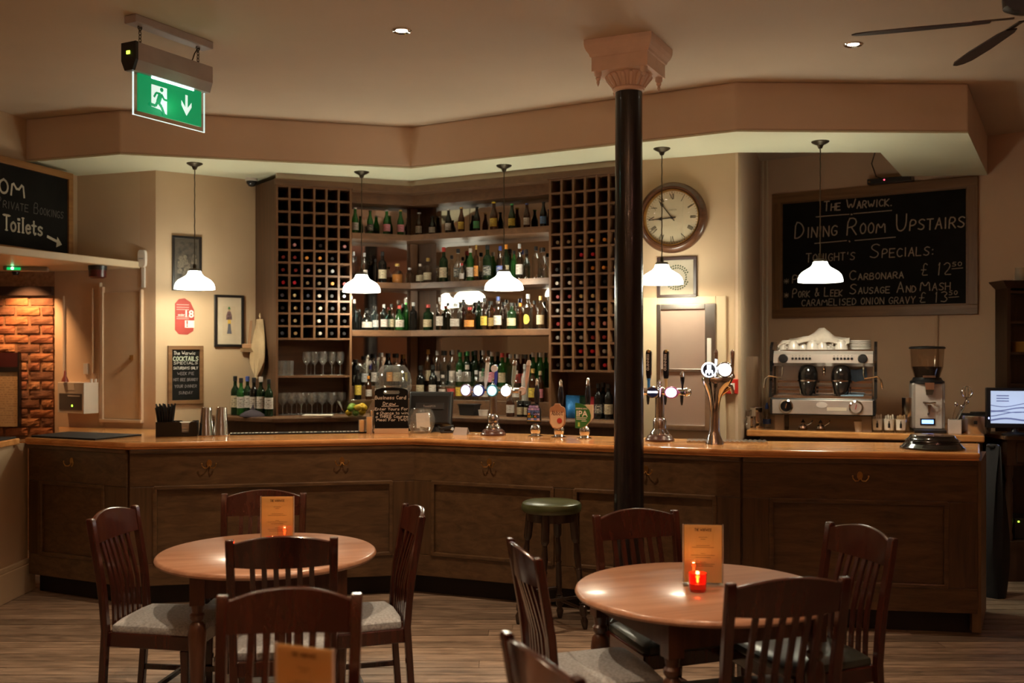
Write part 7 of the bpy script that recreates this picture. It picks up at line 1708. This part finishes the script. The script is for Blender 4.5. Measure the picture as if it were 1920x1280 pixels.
for i in range(5):
    a = PI*i/5; m.tube([(0.085+0.042*math.cos(2*PI*j/14)*math.cos(a)*1.0,0.02+0.042*math.cos(2*PI*j/14)*math.sin(a),0.31+0.045*math.sin(2*PI*j/14)) for j in range(14)],0.0022,5,True)
o = m.build('whisk', CHROME); o.location = q; o.rotation_euler = (0,0,CCW.rot); tag(o, 'balloon whisk standing in the white pot', 'whisk')
tag(box(-0.06,0.06,-0.05,0.05,0,0.15).build('black_canister', BLACK, bevel=0.006), 'square black canister behind the knock box', 'canister').location = onc(1838,0.46)
# ================================================================== RIGHT EDGE: TILL STATION AND BOOKCASE
tsY = 7.55
W_DK = wood('dark_dresser_wood', (0.030,0.014,0.008), (0.058,0.028,0.015), 0.4, 'z')
W_DKT = wood('dresser_top_wood', (0.10,0.055,0.03), (0.17,0.10,0.05), 0.4, 'x')
x0 = FX(1884,tsY); zt_ = ZP(817,tsY)
ts = thing('side_station', 'dark wooden side station with turned legs at the right edge', 'sideboard', (0,0,0))
box(x0,x0+0.9,tsY,tsY+0.45,zt_-0.03,zt_).build('top', W_DKT, ts, smooth=False, bevel=0.005)
box(x0+0.03,x0+0.87,tsY+0.03,tsY+0.42,zt_-0.22,zt_-0.031).build('drawer_case', W_DK, ts, smooth=False)
box(x0+0.10,x0+0.80,tsY+0.018,tsY+0.03,zt_-0.20,zt_-0.05).build('drawer_front', W_DK, ts, smooth=False, bevel=0.004)
for xx in (x0+0.06,x0+0.84):
    for yy in (tsY+0.06,tsY+0.39):
        MB().lathe([(0.022,0.30),(0.028,0.34),(0.018,0.37),(0.026,0.42),(0.026,zt_-0.36),(0.018,zt_-0.33),(0.028,zt_-0.30),(0.028,zt_-0.22)],14,(xx,yy,0)).build('leg', W_DK, ts)
box(x0+0.02,x0+0.88,tsY+0.02,tsY+0.43,0.26,0.30).build('lower_shelf', W_DK, ts, smooth=False)
box(x0+0.03,x0+0.87,tsY+0.04,tsY+0.42,0.0,0.259).build('base_box', W_DK, ts, smooth=False)
tag(MB().loft([[(x0+0.12,tsY+0.1,0.301),(x0+0.5,tsY+0.1,0.301),(x0+0.5,tsY+0.36,0.301),(x0+0.12,tsY+0.36,0.301)],[(x0+0.12,tsY+0.1,0.46),(x0+0.5,tsY+0.1,0.46),(x0+0.5,tsY+0.36,0.46),(x0+0.12,tsY+0.36,0.46)]]).build('router_box', BLACK, bevel=0.006), 'black electronic box on the lower shelf of the side station', 'electronics')
box(x0+0.145,x0+0.155,tsY+0.094,tsY+0.0995,0.43,0.44).build('status_led', emis('lime_led', (0.5,1.0,0.05), 2.5), bpy.data.objects['router_box'], smooth=False)
mo = thing('till_monitor', 'black framed lit touch screen at the right edge', 'monitor', (FX(1869,7.45), 7.62, zt_+0.0005), R(-12))
kM = 7.55/FOC; mw = 0.40
box(0.0,mw,-0.02,0.03,(817-803)*kM,(817-727)*kM).build('screen_case', BLACK, mo, smooth=False, bevel=0.006)
sc = printed('till_screen', (0.62,0.72,0.95), (0.30,0.34,0.55), 6, 14, 0.75, 0.95, 0.5)
SCR = emis('screen_light', (0.62,0.74,1.0), 0.55, (0.05,0.05,0.06))
so2 = box(0.028,mw-0.028,-0.0215,-0.020,(817-794)*kM,(817-733)*kM).build('screen', SCR, mo, smooth=False)
sw = MB()
for j, (z0_, z1_, w_) in enumerate(((760,757,0.006),(768,766,0.009),(778,768,0.007),(788,784,0.012),(775,762,0.005))):
    pts = [(0.03+0.34*i/10,(817-(z0_+(z1_-z0_)*(i/10)**2+3*math.sin(i*0.6+j)))*kM) for i in range(11)]; ribbon(sw, pts, w_, -0.0222)
for j in range(3): ribbon(sw, [(0.07,(817-742-5*j)*kM),(0.15,(817-742-5*j)*kM)], 0.008, -0.0222)
sw.build('screen_graphics', emis('screen_lines', (0.25,0.30,0.62), 0.35, (0.02,0.02,0.03)), so2, smooth=False)
MB().lathe([(0.0001,0.0),(0.09,0.0),(0.09,0.015),(0.03,0.03),(0.02,(817-800)*kM)],20,(0.2,0.01,0)).build('stand', BLACK, mo)
box(0.012,0.018,-0.022,-0.020,(817-786)*kM,(817-783)*kM).build('power_light', emis('blue_led', (0.3,0.4,1.0), 6), mo, smooth=False)
light('screen_glow', 'POINT', 0.30, (0.5,0.6,1.0), (0.2,-0.12,(817-760)*kM), mo, 0.08)
# dark bookcase
bY = 8.25; bx0 = FX(1888,bY)
bk_ = thing('dark_bookcase', 'tall dark bookcase behind the lit screen at the right edge', 'bookcase', (0,0,0))
zt2 = ZP(540,bY)
box(bx0,bx0+0.03,bY,bY+0.2,0.0,zt2).build('side_panel', W_DK, bk_, smooth=False)
box(bx0+0.60,bx0+0.63,bY,bY+0.2,0.0,zt2).build('side_panel', W_DK, bk_, smooth=False)
box(bx0+0.03,bx0+0.60,bY+0.18,bY+0.2,0.0,zt2).build('back_panel', W_DK, bk_, smooth=False)
for py in (545,602,660,720,790): z = ZP(py,bY); box(bx0+0.03,bx0+0.60,bY+0.01,bY+0.18,z-0.02,z).build('shelf', W_DK, bk_, smooth=False)
MB().loft([[(bx0-a,bY-a,z),(bx0+0.63+a,bY-a,z),(bx0+0.63+a,bY+0.2,z),(bx0-a,bY+0.2,z)] for z,a in ((zt2,0.0),(zt2+0.02,0.02),(zt2+0.05,0.05),(zt2+0.06,0.055))]).build('cornice', W_DK, bk_, smooth=False)
tag(MB().lathe([(0.0001,0),(0.035,0.0),(0.04,0.01),(0.036,0.11),(0.033,0.11),(0.034,0.012),(0.0001,0.008)],20).build('glass_tumbler', glass('milky_glass', (0.8,0.78,0.72), body=0.15)), 'pale glass tumbler on top of the dark bookcase', 'glass').location = (FX(1912,8.33), 8.33, zt2+0.061)
z_ = ZP(660,bY); tag(box(-0.06,0.06,-0.04,0.04,0,0.085).build('yellow_box', mat('dull_yellow', (0.30,0.17,0.03), 0.6), bevel=0.004), 'dull yellow box on the bookcase shelf', 'box').location = (FX(1914,8.34), 8.34, z_+0.0005)
# dark placeholder for the black coats and bags hanging beside the bar
cY = 7.15
ct = thing('dark_placeholder', 'tall black sack for the coats and bags hanging between bar and side station', 'placeholder', (FX(1862,cY), cY, 0))
rows = []
for j in range(12):
    t_ = j/11; z = 0.001 + 1.05*t_; hw2 = 0.075 + 0.03*math.sin(t_*5) - 0.04*max(0,t_-0.8)*5
    rows.append([(hw2*math.cos(2*PI*i/18)*(1+0.12*math.sin(4*i+t_*3)), 0.10*math.sin(2*PI*i/18)*(1+0.15*math.cos(3*i+t_*2)), z) for i in range(18)])
MB().loft(rows).build('placeholder_body', mat('black_wool', (0.008,0.008,0.010), 0.95, bump=0.4), ct)
MB().tube([(0.03*math.cos(2*PI*q/10),0.04*math.sin(2*PI*q/10),1.045) for q in range(10)],0.012,6,True).build('placeholder_ring', BLACK, ct)
